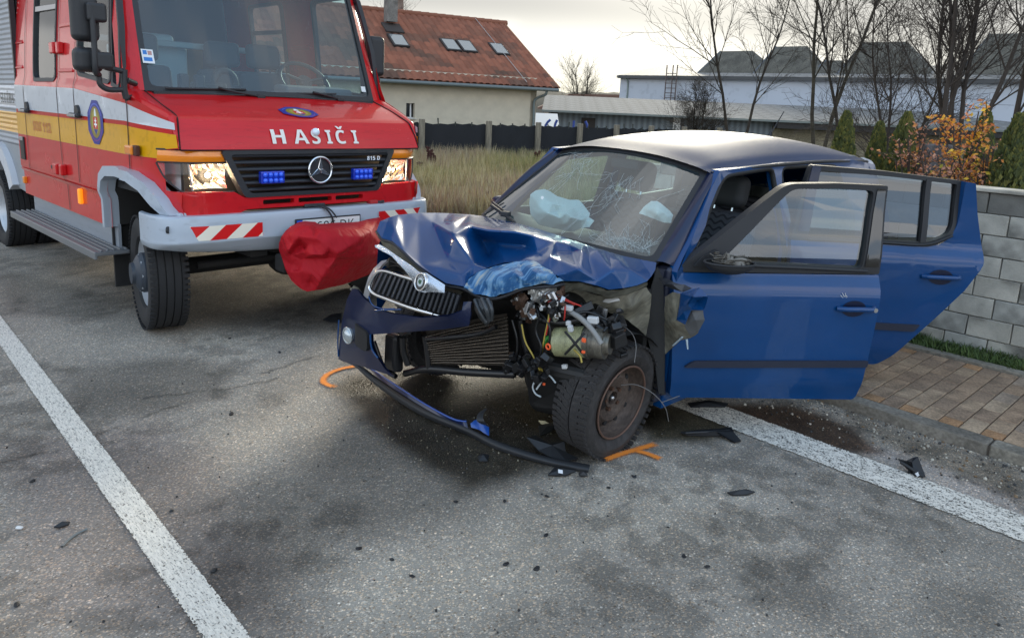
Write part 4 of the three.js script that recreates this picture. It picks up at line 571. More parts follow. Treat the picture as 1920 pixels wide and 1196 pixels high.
    c.fillStyle = '#e9eef2'; c.beginPath(); c.moveTo(w * .44, h * .36); c.lineTo(w * .47, h * .19); c.lineTo(w * .54, h * .19); c.lineTo(w * .58, h * .36); c.fill();
    c.fillStyle = '#c8281e'; c.fillRect(w * .36, h * .38, w * .29, h * .27); c.fillStyle = '#fff'; c.fillRect(w * .485, h * .40, w * .045, h * .22); c.fillRect(w * .44, h * .45, w * .135, h * .035); c.fillRect(w * .41, h * .53, w * .19, h * .04);
    c.fillStyle = '#16308f'; c.beginPath(); c.moveTo(w * .38, h * .66); c.lineTo(w * .64, h * .66); c.lineTo(w * .51, h * .80); c.fill();
  });
  for (const s of [-1, 1]) sideDecal('emblem', -0.72, -0.40, 1.212, 1.512, badge, s, 0.0065);
  const sos = print(512, 128, (c, w, h) => { c.clearRect(0, 0, w, h); c.strokeStyle = '#b4360f'; c.lineWidth = 5; c.font = 'bold 112px sans-serif'; c.strokeText('SOS 112', 14, 104, w - 28); });
  for (const s of [-1, 1]) sideDecal('lettering', -2.22, -1.56, 1.212, 1.328, sos, s, 0.006);
  const sluz = print(512, 128, (c, w, h) => { c.clearRect(0, 0, w, h); c.fillStyle = '#141414'; c.font = 'bold 104px serif'; c.fillText('SLUŽBA', 10, 112, w - 20); });
  { const g = new THREE.PlaneGeometry(0.62, 0.15).rotateY(-PI / 2).translate(-0.997, 1.497, -3.11); M('lettering', g, sluz, truck); }
  // bonnet
  const hw = 0.885, HZ = (x) => 0.03 * (1 - (x / hw) * (x / hw));
  const top = patch([[-1, -0.6, 0, 0.6, 1].map((k) => [k * hw, 1.588, -0.005 + 0.06 * (1 - k * k)]), [-1, -0.6, 0, 0.6, 1].map((k) => [k * 0.885, 1.515, 0.25 + HZ(k * hw)]), [-1, -0.6, 0, 0.6, 1].map((k) => [k * 0.872, 1.445, 0.465 + HZ(k * hw)])], 5, 5);
  const brow = patch([[-1, -0.6, 0, 0.6, 1].map((k) => [k * 0.872, 1.445, 0.465 + HZ(k * hw)]), [-1, -0.6, 0, 0.6, 1].map((k) => [k * 0.878, 1.428, 0.494 + HZ(k * hw)])], 5, 3);
  const front = patch([[-1, -0.6, 0, 0.6, 1].map((k) => [k * 0.878, 1.428, 0.494 + HZ(k * hw)]), [-1, -0.6, 0, 0.6, 1].map((k) => [k * 0.895, 1.335, 0.548 + HZ(k * hw)]), [-1, -0.6, 0, 0.6, 1].map((k) => [k * 0.905, 1.247, 0.585 + HZ(k * hw)])], 5, 5);
  const bon = M('bonnet', toCreasedNormals(mergeVertices(merge([top, brow, front]), 1e-4), 0.5), red, truck);
  for (const s of [-1, 1]) M('bonnet_gap', tube([[s * 0.887, 1.589, 0], [s * 0.889, 1.516, 0.25], [s * 0.876, 1.445, 0.468], [s * 0.882, 1.428, 0.497], [s * 0.899, 1.335, 0.55], [s * 0.909, 1.247, 0.586]], 0.0055, 30, 5), seamM, bon);
  M('bonnet_gap', tube([[-0.905, 1.243, 0.584], [0, 1.243, 0.614], [0.905, 1.243, 0.584]], 0.006, 20, 5), seamM, bon);
  const txt = print(1024, 256, (c, w, h) => { c.clearRect(0, 0, w, h); c.fillStyle = '#e9e4dc'; c.font = 'bold 190px sans-serif'; const xs = [0, 248, 433, 601, 705, 904], ks = [1.33, 1.29, 1.12, 1.0, 1.06, 1.0]; 'HASIČI'.split('').forEach((t, i) => { c.save(); c.translate(xs[i] + 20, 226); c.scale(ks[i], 1); c.fillText(t, 0, 0); c.restore(); }); });
  { const g = patch([0, 0.5, 1].map((v) => [0, 0.33, 0.66, 1].map((u) => { const x = -0.345 + u * 0.72, y = 1.262 + 0.172 * v, q = (y - 1.25) / 0.178, z = lerp(0.584, 0.494, q) + 0.012 * Math.sin(Math.min(1, q) * PI) + HZ(x) + 0.005; return [x, y, z]; })), 4, 4); M('lettering', g, txt, bon); }
  M('nozzle', [put(new THREE.SphereGeometry(0.028, 14, 10), [0.012, 1.36, 0.585]), cyl(0.02, 0.02, 0.05, [0.012, 1.36, 0.565], [PI / 2, 0, 0])], phy(0.75, 0.85, 0.95, 0.1, { clearcoat: 1 }), bon);
  { const c = on(truck, 'z', 0.36, 557, 208), cz = 0.36, g = patch([0, 0.5, 1].map((v) => [0, 0.5, 1].map((u) => { const x = c.x - 0.135 + u * 0.27, q = lerp(0.245, 0.455, 1 - v), y = lerp(1.588, 1.445, (q + 0.005) / 0.47); return [x, y + 0.008, q + HZ(x) * 0.9]; })), 3, 3); M('emblem', g, badge, bon); }
  for (const s of [-1, 1]) { // shoulder between bonnet and side
    const L = [[0, 1.588, 0.887], [0.25, 1.516, 0.888], [0.465, 1.446, 0.875], [0.494, 1.429, 0.88], [0.548, 1.336, 0.897], [0.583, 1.25, 0.906]].map(([z, y, x], i) => { const zs = [0, 0.25, 0.46, 0.49, 0.525, 0.568][i], ys = [1.588, 1.508, 1.44, 1.43, 1.335, 1.25][i], a = [s * (X(zs, ys) - 0.001), ys - 0.004, zs - 0.004], b = [s * x, y, z]; return [a, [lerp(a[0], b[0], 0.45), lerp(a[1], b[1], 0.45) + (i < 3 ? 0.016 : 0.002), lerp(a[2], b[2], 0.45) + (i > 2 ? 0.014 : 0)], b]; });
    M('fender_shoulder', toCreasedNormals(patch(L, 4, 4), 0.7), red, truck);
  }
  // lower front panel
  const FZ = (x, y) => 0.612 - 0.03 * (x / 0.9) * (x / 0.9) - 0.16 * Math.pow(Math.max(0, (Math.abs(x) - 0.80) / 0.15), 2) * 0.4;
  const fp = (o) => (x, y) => new V3(x, y, FZ(x, y) + o);
  const slots = [[-0.396, -0.172], [-0.141, 0.119], [0.15, 0.383]].map(([a, b]) => roundPoly([[a, 0.886], [b, 0.886], [b, 0.917], [a, 0.917]], 0.012));
  M('front_panel', slab([[-0.9, 0.84], [-0.56, 0.84], [-0.5, 0.862], [0.5, 0.862], [0.56, 0.84], [0.9, 0.84], [0.912, 0.985], [0.585, 0.978], [0.52, 0.938], [-0.52, 0.938], [-0.585, 0.978], [-0.912, 0.985]], slots, fp(0), fp(-0.05), 0.1, 0.06), red, truck);
  M('front_backing', box(1.7, 0.5, 0.04, [0, 1.04, 0.45]), underM, truck);
  // grille with slats, badge and blue lamps
  const gOut = roundPoly([[-0.52, 0.938], [0.52, 0.938], [0.668, 1.24], [-0.668, 1.24]], 0.03), gIn = roundPoly([[-0.485, 0.965], [0.485, 0.965], [0.61, 1.215], [-0.61, 1.215]], 0.03);
  const grille = M('grille', slab(gOut, [gIn], fp(0.012), fp(-0.06), 0.12, 0.1), std(0.025, 0.026, 0.03, 0.42), truck);
  for (let i = 0; i < 6; i++) { const y = 0.985 + i * 0.044, w = lerp(0.49, 0.615, (y - 0.965) / 0.25); M('grille_slat', patch([0, 1, 2, 3].map((k) => [-1, -0.5, 0, 0.5, 1].map((q) => [q * w, y + [-0.012, -0.006, 0.014, 0.016][k], FZ(q * w, y) + [-0.05, 0.004, -0.006, -0.03][k]])), 3, 3, 0.5), std(0.028, 0.03, 0.035, 0.4), grille); }
  const ex = 0.016, ey = 1.105, ez = 0.635, star = M('badge_star', [put(new THREE.TorusGeometry(0.088, 0.0085, 10, 48), [ex, ey, ez]), ...[0, 1, 2].map((k) => { const a = PI / 2 + k * 2 * PI / 3, s = new THREE.Shape([new THREE.Vector2(0.085, 0), new THREE.Vector2(0.016, 0.016), new THREE.Vector2(0, 0), new THREE.Vector2(0.016, -0.016)]); return put(new THREE.ExtrudeGeometry(s, { depth: 0.006, bevelEnabled: true, bevelSize: 0.003, bevelThickness: 0.004, bevelSegments: 1 }), [ex, ey, ez - 0.004], [0, 0, a]); })], chrome, truck);
  M('badge_plate', put(new THREE.CylinderGeometry(0.085, 0.085, 0.01, 32), [ex, ey, ez - 0.014], [PI / 2, 0, 0]), std(0.02, 0.02, 0.024, 0.4), star);
  M('lettering', put(new THREE.PlaneGeometry(0.19, 0.042), [0.497, 1.178, 0.622]), print(256, 64, (c, w, h) => { c.clearRect(0, 0, w, h); c.fillStyle = '#eef2f6'; c.font = 'bold 60px sans-serif'; c.fillText('815 D', 8, 54, w - 16); }), grille);
  for (const x of [-0.34, 0.363]) { const b = M('blue_lamp', [box(0.168, 0.082, 0.045, [x, 1.066, 0.625], [0, 0, 0], 0.01)], phy(0.005, 0.03, 0.42, 0.15, { clearcoat: 1 }), truck), l = []; for (let i = 0; i < 4; i++) for (let j = 0; j < 2; j++) l.push(put(new THREE.SphereGeometry(0.0165, 12, 8), [x - 0.056 + i * 0.037, 1.047 + j * 0.037, 0.645])); M('lens', l, phy(0.01, 0.10, 0.75, 0.1, { clearcoat: 1, emissive: rgb(0.01, 0.06, 0.6), emissiveIntensity: 0.08 }), b); }
  // headlights
  for (const s of [-1, 1]) {
    const zc = (x) => 0.592 - 0.03 * x * x - 0.145 * Math.pow(Math.max(0, (x - 0.78) / 0.2), 1.6);
    const row = (y, xa, xb, o = 0, n = 6) => [...Array(n)].map((_, i) => { const x = lerp(xa, xb, i / (n - 1)); return [s * x, y, zc(x) + o]; });
    const am = M('indicator', patch([row(1.165, 0.62, 0.985), row(1.20, 0.635, 0.985, 0.012), row(1.238, 0.655, 0.98, 0.004)], 4, 4), phy(0.95, 0.27, 0.008, 0.22, { clearcoat: 1 }), truck);
    M('lamp_edge', [tube(row(1.242, 0.66, 0.985, 0.004), 0.006, 20, 5), tube(row(1.163, 0.61, 0.985, 0.006), 0.006, 20, 5)], blackPl, am);
    const hl = M('headlight', patch([row(0.985, 0.585, 0.865, -0.13), row(1.07, 0.6, 0.94, -0.15), row(1.158, 0.625, 0.975, -0.13)], 3, 3), std(0.30, 0.31, 0.33, 0.3, 0.6), truck);
    const facet = []; for (let j = 0; j <= 6; j++) { const row2 = []; for (let i = 0; i <= 9; i++) { const x = lerp(0.60, 0.825, i / 9), y = lerp(0.995, 1.15, j / 6), dx = (x - 0.715) / 0.11, dy = (y - 1.072) / 0.08; row2.push([s * (x + (j % 2 ? 0.006 : 0)), y, 0.452 + 0.075 * Math.min(1, dx * dx * 0.6 + dy * dy * 0.5) + ((i + j) % 2 ? 0.008 : 0)]); } facet.push(row2); }
    const glowMap = tex(64, 64, (u, v) => { const d = Math.hypot(u - 0.45, (v - 0.55) * 1.3), n = fbm(u * 9 + s, v * 5 + 3, 3), k = Math.max(0, 1.15 - d * 2.4) * (0.35 + 1.1 * n); return [k, k * 0.92, k * 0.8]; });
    M('reflector', patch(facet, 1, 1, 0.2), new THREE.MeshPhysicalMaterial({ color: rgb(0.82, 0.78, 0.70), metalness: 0.9, roughness: 0.16, emissive: rgb(1, 0.60, 0.22), emissiveIntensity: 0.75, emissiveMap: glowMap }), hl);
    M('bulb', put(new THREE.SphereGeometry(0.019, 14, 10), [s * 0.705, 1.078, 0.478]), new THREE.MeshStandardMaterial({ color: 0xffffff, emissive: rgb(1, 0.80, 0.5), emissiveIntensity: 1.5 }), hl);
    M('bulb_shield', [put(new THREE.CylinderGeometry(0.03, 0.03, 0.02, 20, 1, true), [s * 0.705, 1.078, 0.50], [PI / 2, 0, 0])], chrome, hl);
    const lampL = new THREE.PointLight(new THREE.Color(1, 0.75, 0.45), 0.10); lampL.position.set(s * 0.705, 1.078, 0.52); truck.add(lampL);
    M('divider', rod([s * 0.825, 0.992, zc(0.82) - 0.02], [s * 0.84, 1.158, zc(0.84) - 0.02], 0.007), steel, hl);
    M('lens', patch([row(0.98, 0.58, 0.87), row(1.07, 0.598, 0.95, 0.01), row(1.16, 0.622, 0.985)], 4, 4), phy(0.96, 0.96, 0.95, 0.03, { transmission: 1, thickness: 0 }), hl);
    M('lamp_edge', [tube([[s * 0.58, 0.98, zc(0.58) + 0.003], ...row(0.978, 0.62, 0.87, 0.003), [s * 0.955, 1.07, zc(0.95)], [s * 0.988, 1.16, zc(0.985)]], 0.006, 40, 5)], blackPl, hl);
  }
  // bumper
  const bs2 = [[-1.06, 0.28], [-1.06, 0.45], [-1.0, 0.575], [-0.85, 0.635], [-0.5, 0.66], [0, 0.668], [0.5, 0.66], [0.85, 0.635], [1.0, 0.575], [1.06, 0.45], [1.06, 0.28]];
  const bz = (x) => { const a = Math.abs(x); for (let i = 5; i > 0; i--) { if (a <= -bs2[i - 1][0] + 1e-6 && a >= -bs2[i][0] - 1e-6) return lerp(bs2[i][1], bs2[i - 1][1], (a + bs2[i][0]) / (bs2[i][0] - bs2[i - 1][0] + 1e-9)); } return 0.4; };
  const prof = [[0.842, -0.14], [0.842, -0.03], [0.825, 0], [0.70, 0.012], [0.668, 0.004], [0.575, -0.075], [0.57, -0.14]];
  const bump = M('bumper', toCreasedNormals(patch(prof.map(([y, o], k) => bs2.map(([x, z]) => [x * (1 + Math.min(0, o) * 0.25), k > 4 ? y + 0.055 * Math.pow(Math.abs(x) / 1.06, 2) : y, z + o * (Math.abs(x) > 1.03 ? 0.35 : 1)])), 5, 4), 0.7), silver, truck);
  M('bumper_cap', [box(0.12, 0.03, 0.12, [-0.88, 0.845, 0.5], [0, 0.2, 0], 0.01), box(0.12, 0.03, 0.12, [0.88, 0.845, 0.5], [0, -0.2, 0], 0.01)], silver, bump);
  const zebra = (flip) => { const m = print(512, 96, (c, w, h) => { c.fillStyle = '#f1ead8'; c.fillRect(0, 0, w, h); c.fillStyle = '#d90f12'; for (let k = -1; k < 6; k++) { const x0 = k * 208 - 40; c.beginPath(); if (flip) { c.moveTo(x0, 0); c.lineTo(x0 + 104, 0); c.lineTo(x0 + 208, h); c.lineTo(x0 + 104, h); } else { c.moveTo(x0 + 104, 0); c.lineTo(x0 + 208, 0); c.lineTo(x0 + 104, h); c.lineTo(x0, h); } c.fill(); } }); m.alphaTest = 0; return m; };
  M('hazard_stripes', patch([0.692, 0.782].map((y) => [0, 0.25, 0.5, 0.75, 1].map((u) => { const x = lerp(-0.945, -0.44, u); return [x, y, bz(x) + 0.018]; })), 3, 2), zebra(false), bump);
  M('hazard_stripes', patch([0.70, 0.79].map((y) => [0, 0.25, 0.5, 0.75, 1].map((u) => { const x = lerp(0.475, 0.93, u); return [x, y, bz(x) + 0.018]; })), 3, 2), zebra(true), bump);
  M('tow_cap', put(new THREE.CylinderGeometry(0.022, 0.022, 0.012, 16), [-1.0, 0.765, 0.582], [PI / 2, 0, -0.8]), blackPl, bump);
  const plate = M('number_plate', box(0.52, 0.125, 0.012, [0.05, 0.722, 0.682], [0, 0, 0], 0.006), blackPl, bump);
  M('plate_face', put(new THREE.PlaneGeometry(0.50, 0.105), [0.05, 0.722, 0.689]), print(512, 108, (c, w, h) => { c.fillStyle = '#eef0ec'; c.fillRect(0, 0, w, h); c.fillStyle = '#1d5fd0'; c.fillRect(0, 0, 44, h); c.fillStyle = '#15171a'; c.font = '98px sans-serif'; c.fillText('686 DK', 150, 90, 340); }), plate);
  M('grille_guard_wire', tube([[-0.06, 0.86, 0.62], [0.02, 0.845, 0.68], [0.06, 0.79, 0.70], [0.075, 0.74, 0.70]], 0.007, 16, 5), blackPl, bump);
  M('winch_hook', [box(0.07, 0.028, 0.06, [0.47, 0.855, 0.60], [0, 0, 0], 0.008)], std(0.5, 0.03, 0.03, 0.5), bump); M('winch_shackle', [put(new THREE.TorusGeometry(0.028, 0.009, 6, 14), [0.53, 0.855, 0.61], [PI / 2, 0, 0]), box(0.16, 0.025, 0.05, [-0.02, 0.86, 0.6], [0, 0, 0], 0.008)], std(0.06, 0.06, 0.065, 0.5, 0.5), bump);
  // windscreen, pillars, roof, back
  const ws = (o = 0) => (u, v) => { const y = lerp(1.592, 2.62, v), h2 = lerp(0.905, 0.86, v), x = u * h2; return new V3(x, y, lerp(0.0, -0.37, v) + 0.065 * (1 - u * u) + o); };
  const wIn = roundPoly([[-0.945, 0.028], [0.945, 0.028], [0.945, 0.955], [-0.945, 0.955]], 0.05), wOut = [[-0.985, 0.0], [0.985, 0.0], [0.985, 1], [-0.985, 1]];
  const wsF = M('windscreen', slab(wOut, [wIn], ws(0.012), ws(-0.03), 0.12, 0.12), std(0.02, 0.021, 0.024, 0.45), truck);
  M('pane', sheet(wIn, [], ws(0.002), 0.12, 0.12, 0), phy(0.58, 0.76, 0.80, 0.02, { transmission: 0.99, thickness: 0, ior: 1.8 }), wsF);
  M('sticker', put(new THREE.PlaneGeometry(0.075, 0.095), [on(truck, 'z', 0.0, 282, 105).x, on(truck, 'z', -0.0, 282, 105).y, ws(0)(on(truck, 'z', 0.0, 282, 105).x / 0.9, 0.19).z + 0.008], [-0.35, 0, 0]), print(64, 80, (c, w, h) => { c.fillStyle = '#e4e9ea'; c.fillRect(0, 0, w, h); c.fillStyle = '#2f7bc8'; c.fillRect(8, 6, 22, 24); c.fillRect(8, 46, 46, 22); c.fillStyle = '#b98c86'; c.fillRect(34, 8, 22, 24); }), wsF);
  M('sticker', put(new THREE.PlaneGeometry(0.04, 0.045), [0.80, 1.68, 0.0], [-0.35, 0, 0]), std(0.7, 0.75, 0.75, 0.5), wsF);
  for (const s of [-1, 1]) M('pillar', patch([[0, 0.35, 0.7, 1].map((v) => ws(0.012)(s * 0.985, v)), [0, 0.35, 0.7, 1].map((v) => { const p = ws(-0.02)(s * 0.985, v); return [s * (X(p.z, p.y) - 0.012 - 0.02 * (1 - v)), p.y, p.z - 0.012]; }), [0, 0.35, 0.7, 1].map((v) => { const p = ws(-0.03)(s * 0.985, v); return [s * (X(p.z, p.y) + 0.003), p.y, p.z - 0.07]; })], 6, 4), red, truck);
  M('roof', [box(1.9, 0.08, 4.4, [0, 2.72, -2.55], [0, 0, 0], 0.03), box(1.72, 0.1, 0.3, [0, 2.68, -0.45], [0.2, 0, 0], 0.04)], red, truck);
  M('rear_wall', [box(1.9, 2.1, 0.04, [0, 1.7, -4.74]), box(1.9, 1.7, 0.03, [0, 1.75, -2.78])], darkIn, truck);
  for (const [pts, m] of [[[[-0.126, 1.585, 0.085], [-0.34, 1.612, 0.09], [-0.43, 1.632, 0.08]], 0], [[[0.545, 1.590, 0.065], [0.40, 1.618, 0.08], [0.30, 1.634, 0.075]], 0]]) { const w = M('wiper', [tube(pts, 0.009, 16, 6), rod([pts[2][0] - 0.34, pts[2][1] - 0.022, 0.055 - 0.02 * Math.abs(pts[2][0])], [pts[2][0] + 0.2, pts[2][1] - 0.004, 0.07], 0.008, 0.008, 6), box(0.06, 0.03, 0.03, pts[0], [0, 0, 0], 0.008)], blackPl, truck); }
  M('cowl', box(1.7, 0.03, 0.12, [0, 1.575, 0.0]), blackPl, truck);
  // mirrors
  { const c = (x, y) => on(truck, 'z', 0.16, x, y), a = c(130, -14), b = c(190, 80), e = c(137, 86), f = c(196, 137);
    const u = M('mirror', [box(Math.abs(b.x - a.x), a.y - b.y, 0.09, [(a.x + b.x) / 2, (a.y + b.y) / 2, 0.12], [0, 0.08, 0], 0.04), box(0.11, 0.11, 0.06, [(a.x + b.x) / 2 + 0.05, b.y + 0.17, 0.175], [0, 0, 0], 0.02)], blackPl, truck);
    M('mirror_glass', box(Math.abs(b.x - a.x) - 0.03, a.y - b.y - 0.04, 0.006, [(a.x + b.x) / 2, (a.y + b.y) / 2, 0.073], [0, 0.08, 0]), chrome, u);
    const l = M('mirror', [box(Math.abs(f.x - e.x), e.y - f.y, 0.10, [(e.x + f.x) / 2, (e.y + f.y) / 2, 0.12], [0, 0.08, 0], 0.04), box(0.12, 0.10, 0.06, [(e.x + f.x) / 2 + 0.06, (e.y + f.y) / 2, 0.18], [0, 0, 0], 0.02)], blackPl, truck);
    M('mirror_glass', box(Math.abs(f.x - e.x) - 0.03, e.y - f.y - 0.03, 0.006, [(e.x + f.x) / 2, (e.y + f.y) / 2, 0.068], [0, 0.08, 0]), chrome, l);
    const px = f.x - 0.06, k = (x, y) => { const p = on(truck, 'z', 0.12, x, y); return [p.x, p.y, 0.12]; };
    M('mirror_arm', [tube([[px, a.y - 0.1, 0.19], [px, b.y, 0.195], [px, f.y, 0.19], k(184, 140), k(187, 158), k(200, 167), k(230, 168)], 0.017, 60, 8), rod(k(196, 126), k(232, 134), 0.017), tube([k(232, 130), k(232, 168), k(236, 185)], 0.02, 16, 8), rod(k(236, 150), [-0.95, 1.63, 0.02], 0.02), rod(k(236, 185), [-0.95, 1.56, 0.05], 0.015)], blackPl, truck);
    M('mirror_arm', [tube([[1.10, 2.05, -0.24], [1.11, 1.8, -0.23], [1.10, 1.66, -0.22], [0.96, 1.63, -0.15]], 0.014, 24, 8), rod([1.10, 1.78, -0.23], [0.97, 1.76, -0.18], 0.012)], blackPl, truck);
    const m = M('mirror', box(0.15, 0.33, 0.10, [1.09, 1.965, -0.25], [0, -0.15, 0], 0.04), blackPl, truck); M('mirror_glass', box(0.12, 0.29, 0.006, [1.09, 1.965, -0.304], [0, -0.15, 0]), chrome, m); }
  // cab interior
  const dash = M('dashboard', [patch([[-0.9, -0.4, 0.2, 0.9].map((x) => [x, 1.57, 0.02]), [-0.9, -0.4, 0.2, 0.9].map((x) => [x, 1.60 + (x > 0 ? 0.03 : 0), -0.22]), [-0.9, -0.4, 0.2, 0.9].map((x) => [x, 1.52, -0.42]), [-0.9, -0.4, 0.2, 0.9].map((x) => [x, 1.1, -0.45])], 4, 4), box(0.6, 0.08, 0.22, [0.5, 1.64, -0.25], [0.1, 0, 0], 0.03)], std(0.10, 0.115, 0.13, 0.7), truck);
  M('steering_wheel', [put(new THREE.TorusGeometry(0.21, 0.017, 8, 36), [0.55, 1.72, -0.48], [-0.75, 0, 0]), ...[0.3, 2.84, 4.71].map((a) => put(box(0.2, 0.03, 0.012, [0.1, 0, 0]), [0.55, 1.72, -0.48], [-0.75, 0, 0]).applyMatrix4(new THREE.Matrix4())).slice(0, 1), put(new THREE.CylinderGeometry(0.06, 0.07, 0.04, 16), [0.55, 1.72, -0.48], [0.82, 0, 0]), rod([0.55, 1.72, -0.48], [0.55, 1.5, -0.3], 0.03), ...[0.35, 2.8, 4.7].map((a) => rod([0.55, 1.72, -0.48], [0.55 + Math.cos(a) * 0.2, 1.72 + Math.sin(a) * 0.2 * 0.73, -0.48 + Math.sin(a) * -0.2 * 0.68 * -1], 0.014))], std(0.03, 0.033, 0.04, 0.5), truck);
  const seatM = std(0.05, 0.062, 0.075, 0.9);
  for (const [x, z] of [[-0.52, -0.85], [0.52, -0.85], [0.2, -0.95]]) { const st = M('seat', [box(0.5, 0.14, 0.5, [x, 1.2, z + 0.05], [0, 0, 0], 0.05)], seatM, truck); M('backrest', box(0.46, 0.56, 0.12, [x, 1.52, z - 0.22], [-0.15, 0, 0], 0.05), seatM, st); M('headrest', [box(0.30, 0.21, 0.10, [x, 1.93, z - 0.28], [-0.1, 0, 0], 0.045), rod([x - 0.06, 1.75, z - 0.26], [x - 0.06, 1.9, z - 0.28], 0.008), rod([x + 0.06, 1.75, z - 0.26], [x + 0.06, 1.9, z - 0.28], 0.008)], seatM, st); }
  M('equipment_rail', [box(1.55, 0.05, 0.05, [0.0, 1.985, -1.35], [0, 0, 0], 0.01), rod([0.78, 1.2, -1.35], [0.78, 1.985, -1.35], 0.025), rod([-0.78, 1.2, -1.35], [-0.78, 1.985, -1.35], 0.025)], std(0.30, 0.36, 0.4, 0.5), truck);
  M('equipment_box', [box(0.55, 0.46, 0.3, [-0.28, 1.74, -1.6], [0, 0, 0], 0.02), box(0.35, 0.1, 0.3, [-0.28, 2.02, -1.6], [0, 0, 0], 0.04)], std(0.36, 0.44, 0.5, 0.6), truck); M('equipment_locker', [box(0.14, 0.6, 0.3, [0.1, 1.7, -1.7])], std(0.16, 0.1, 0.03, 0.7), truck); M('radio_unit', [box(0.22, 0.10, 0.14, [-0.36, 1.62, -0.24], [0, 0.2, 0], 0.02), put(new THREE.TorusGeometry(0.10, 0.026, 8, 20, PI * 1.2), [-0.22, 1.66, -0.28], [0, 0.3, 0])], std(0.02, 0.022, 0.025, 0.6), truck); M('hand_radio', [box(0.07, 0.13, 0.05, [-0.58, 1.65, -0.14], [0, 0, 0], 0.015), box(0.07, 0.13, 0.05, [-0.47, 1.65, -0.14], [0, 0, 0], 0.015)], std(0.02, 0.022, 0.03, 0.5), truck);
  M('cab_floor', [box(1.9, 0.05, 2.75, [0, 0.95, -1.4]), box(1.9, 0.3, 0.05, [0, 1.1, -0.3])], darkIn, truck); M('headliner', box(1.8, 0.03, 2.3, [0, 2.63, -1.6]), std(0.16, 0.17, 0.18, 0.9), truck);
  // running gear
  M('chassis', [box(0.12, 0.2, 5.2, [-0.38, 0.62, -2.1]), box(0.12, 0.2, 5.2, [0.38, 0.62, -2.1]), rod([-0.85, 0.40, 0], [0.85, 0.40, 0], 0.06), put(new THREE.SphereGeometry(0.16, 14, 10), [0.1, 0.40, 0]), rod([-0.75, 0.40, -3.62], [0.75, 0.40, -3.62], 0.08), box(0.5, 0.45, 0.7, [0, 0.72, 0.05], [0, 0, 0], 0.08), box(1.5, 0.05, 0.4, [0, 0.62, 0.35]), rod([-0.7, 0.45, 0.25], [0.7, 0.45, 0.25], 0.025), box(0.9, 0.35, 0.9, [0.3, 0.62, -1.4], [0, 0, 0], 0.05), box(1.85, 0.04, 1.9, [0, 0.66, -3.7])], underM, truck);
  M('mud_flap', [box(0.30, 0.45, 0.02, [-0.83, 0.42, -0.50]), box(0.30, 0.45, 0.02, [0.83, 0.42, -0.50])], rubber, truck);
  const rimM = std(0.60, 0.62, 0.64, 0.4, 0.3, { map: dustMap }), hubM = std(0.035, 0.045, 0.06, 0.5);
  const rimT = { r: 0.235, grooves: 4, lugs: 64 };
  for (const s of [-1, 1]) {
    const f = wheel('wheel', truck, [s * 0.86, 0.387, 0.0], -0.17, 0.387, 0.235, rimT), F = new THREE.Group(); F.name = 'rim'; f.add(F);
    F.rotation.y = s > 0 ? 0 : PI;
    const rimG = [lathe([[0.238, 0.06], [0.228, 0.085], [0.222, 0.04], [0.21, 0.0], [0.17, 0.02], [0.13, 0.075], [0.10, 0.08], [0.0, 0.08]], 40).rotateZ(-PI / 2)];
    for (let i = 0; i < 8; i++) { const a = i / 8 * 2 * PI; rimG.push(put(new THREE.CylinderGeometry(0.012, 0.014, 0.04, 6), [0.1, Math.cos(a) * 0.115, Math.sin(a) * 0.115], [0, 0, PI / 2])); }
    M('disc', toCreasedNormals(merge(rimG), 0.6), rimM, F); const holes = []; for (let i = 0; i < 8; i++) { const a = (i + 0.5) / 8 * 2 * PI; holes.push(put(new THREE.CylinderGeometry(0.022, 0.022, 0.02, 12), [0.038, Math.cos(a) * 0.178, Math.sin(a) * 0.178], [0, 0, PI / 2 - 0.35])); }
    M('hub', [toCreasedNormals(lathe([[0.135, 0.06], [0.135, 0.10], [0.12, 0.125], [0.075, 0.15], [0.07, 0.17], [0.0, 0.17]], 28).rotateZ(-PI / 2), 0.5)], hubM, F); M('vent_hole', holes, underM, F);
    for (const x of [0.93, 0.66]) { const w = wheel('wheel', truck, [s * x, 0.387, -3.62], 0, 0.387, 0.235, rimT); if (x > 0.8) { const q = new THREE.Group(); q.name = 'rim'; q.rotation.y = s > 0 ? 0 : PI; w.add(q); M('disc', toCreasedNormals(lathe([[0.238, 0.08], [0.222, 0.06], [0.205, -0.07], [0.13, -0.09], [0.12, -0.02], [0.0, -0.02]], 40).rotateZ(-PI / 2), 0.6), rimM, q); } }
  }
}
// ---------- crashed car ----------
// sheet metal folded through measured points: [x, y on the survey photograph, distance forward in the car's axes]; the points are joined into facets, cut finer and dented
function delaunay(P) {
  const n = P.length, big = 1e5, pts = [...P, [-big, -big], [big, -big], [0, big]]; let T = [[n, n + 1, n + 2]];
  const inC = (t, p) => { const [a, b, c] = t.map((i) => pts[i]), ax = a[0] - p[0], ay = a[1] - p[1], bx = b[0] - p[0], by = b[1] - p[1], cx = c[0] - p[0], cy = c[1] - p[1], d = (ax * ax + ay * ay) * (bx * cy - cx * by) - (bx * bx + by * by) * (ax * cy - cx * ay) + (cx * cx + cy * cy) * (ax * by - bx * ay), o = (b[0] - a[0]) * (c[1] - a[1]) - (c[0] - a[0]) * (b[1] - a[1]); return o > 0 ? d > 0 : d < 0; };
  for (let i = 0; i < n; i++) { const bad = T.filter((t) => inC(t, pts[i])), E2 = new Map(); for (const t of bad) for (let k = 0; k < 3; k++) { const a = t[k], b = t[(k + 1) % 3], q = Math.min(a, b) + '_' + Math.max(a, b); E2.set(q, E2.has(q) ? null : [a, b]); } T = T.filter((t) => !bad.includes(t)); for (const e of E2.values()) if (e) T.push([e[0], e[1], i]); }
  return T.filter((t) => t.every((i) => i < n));
}
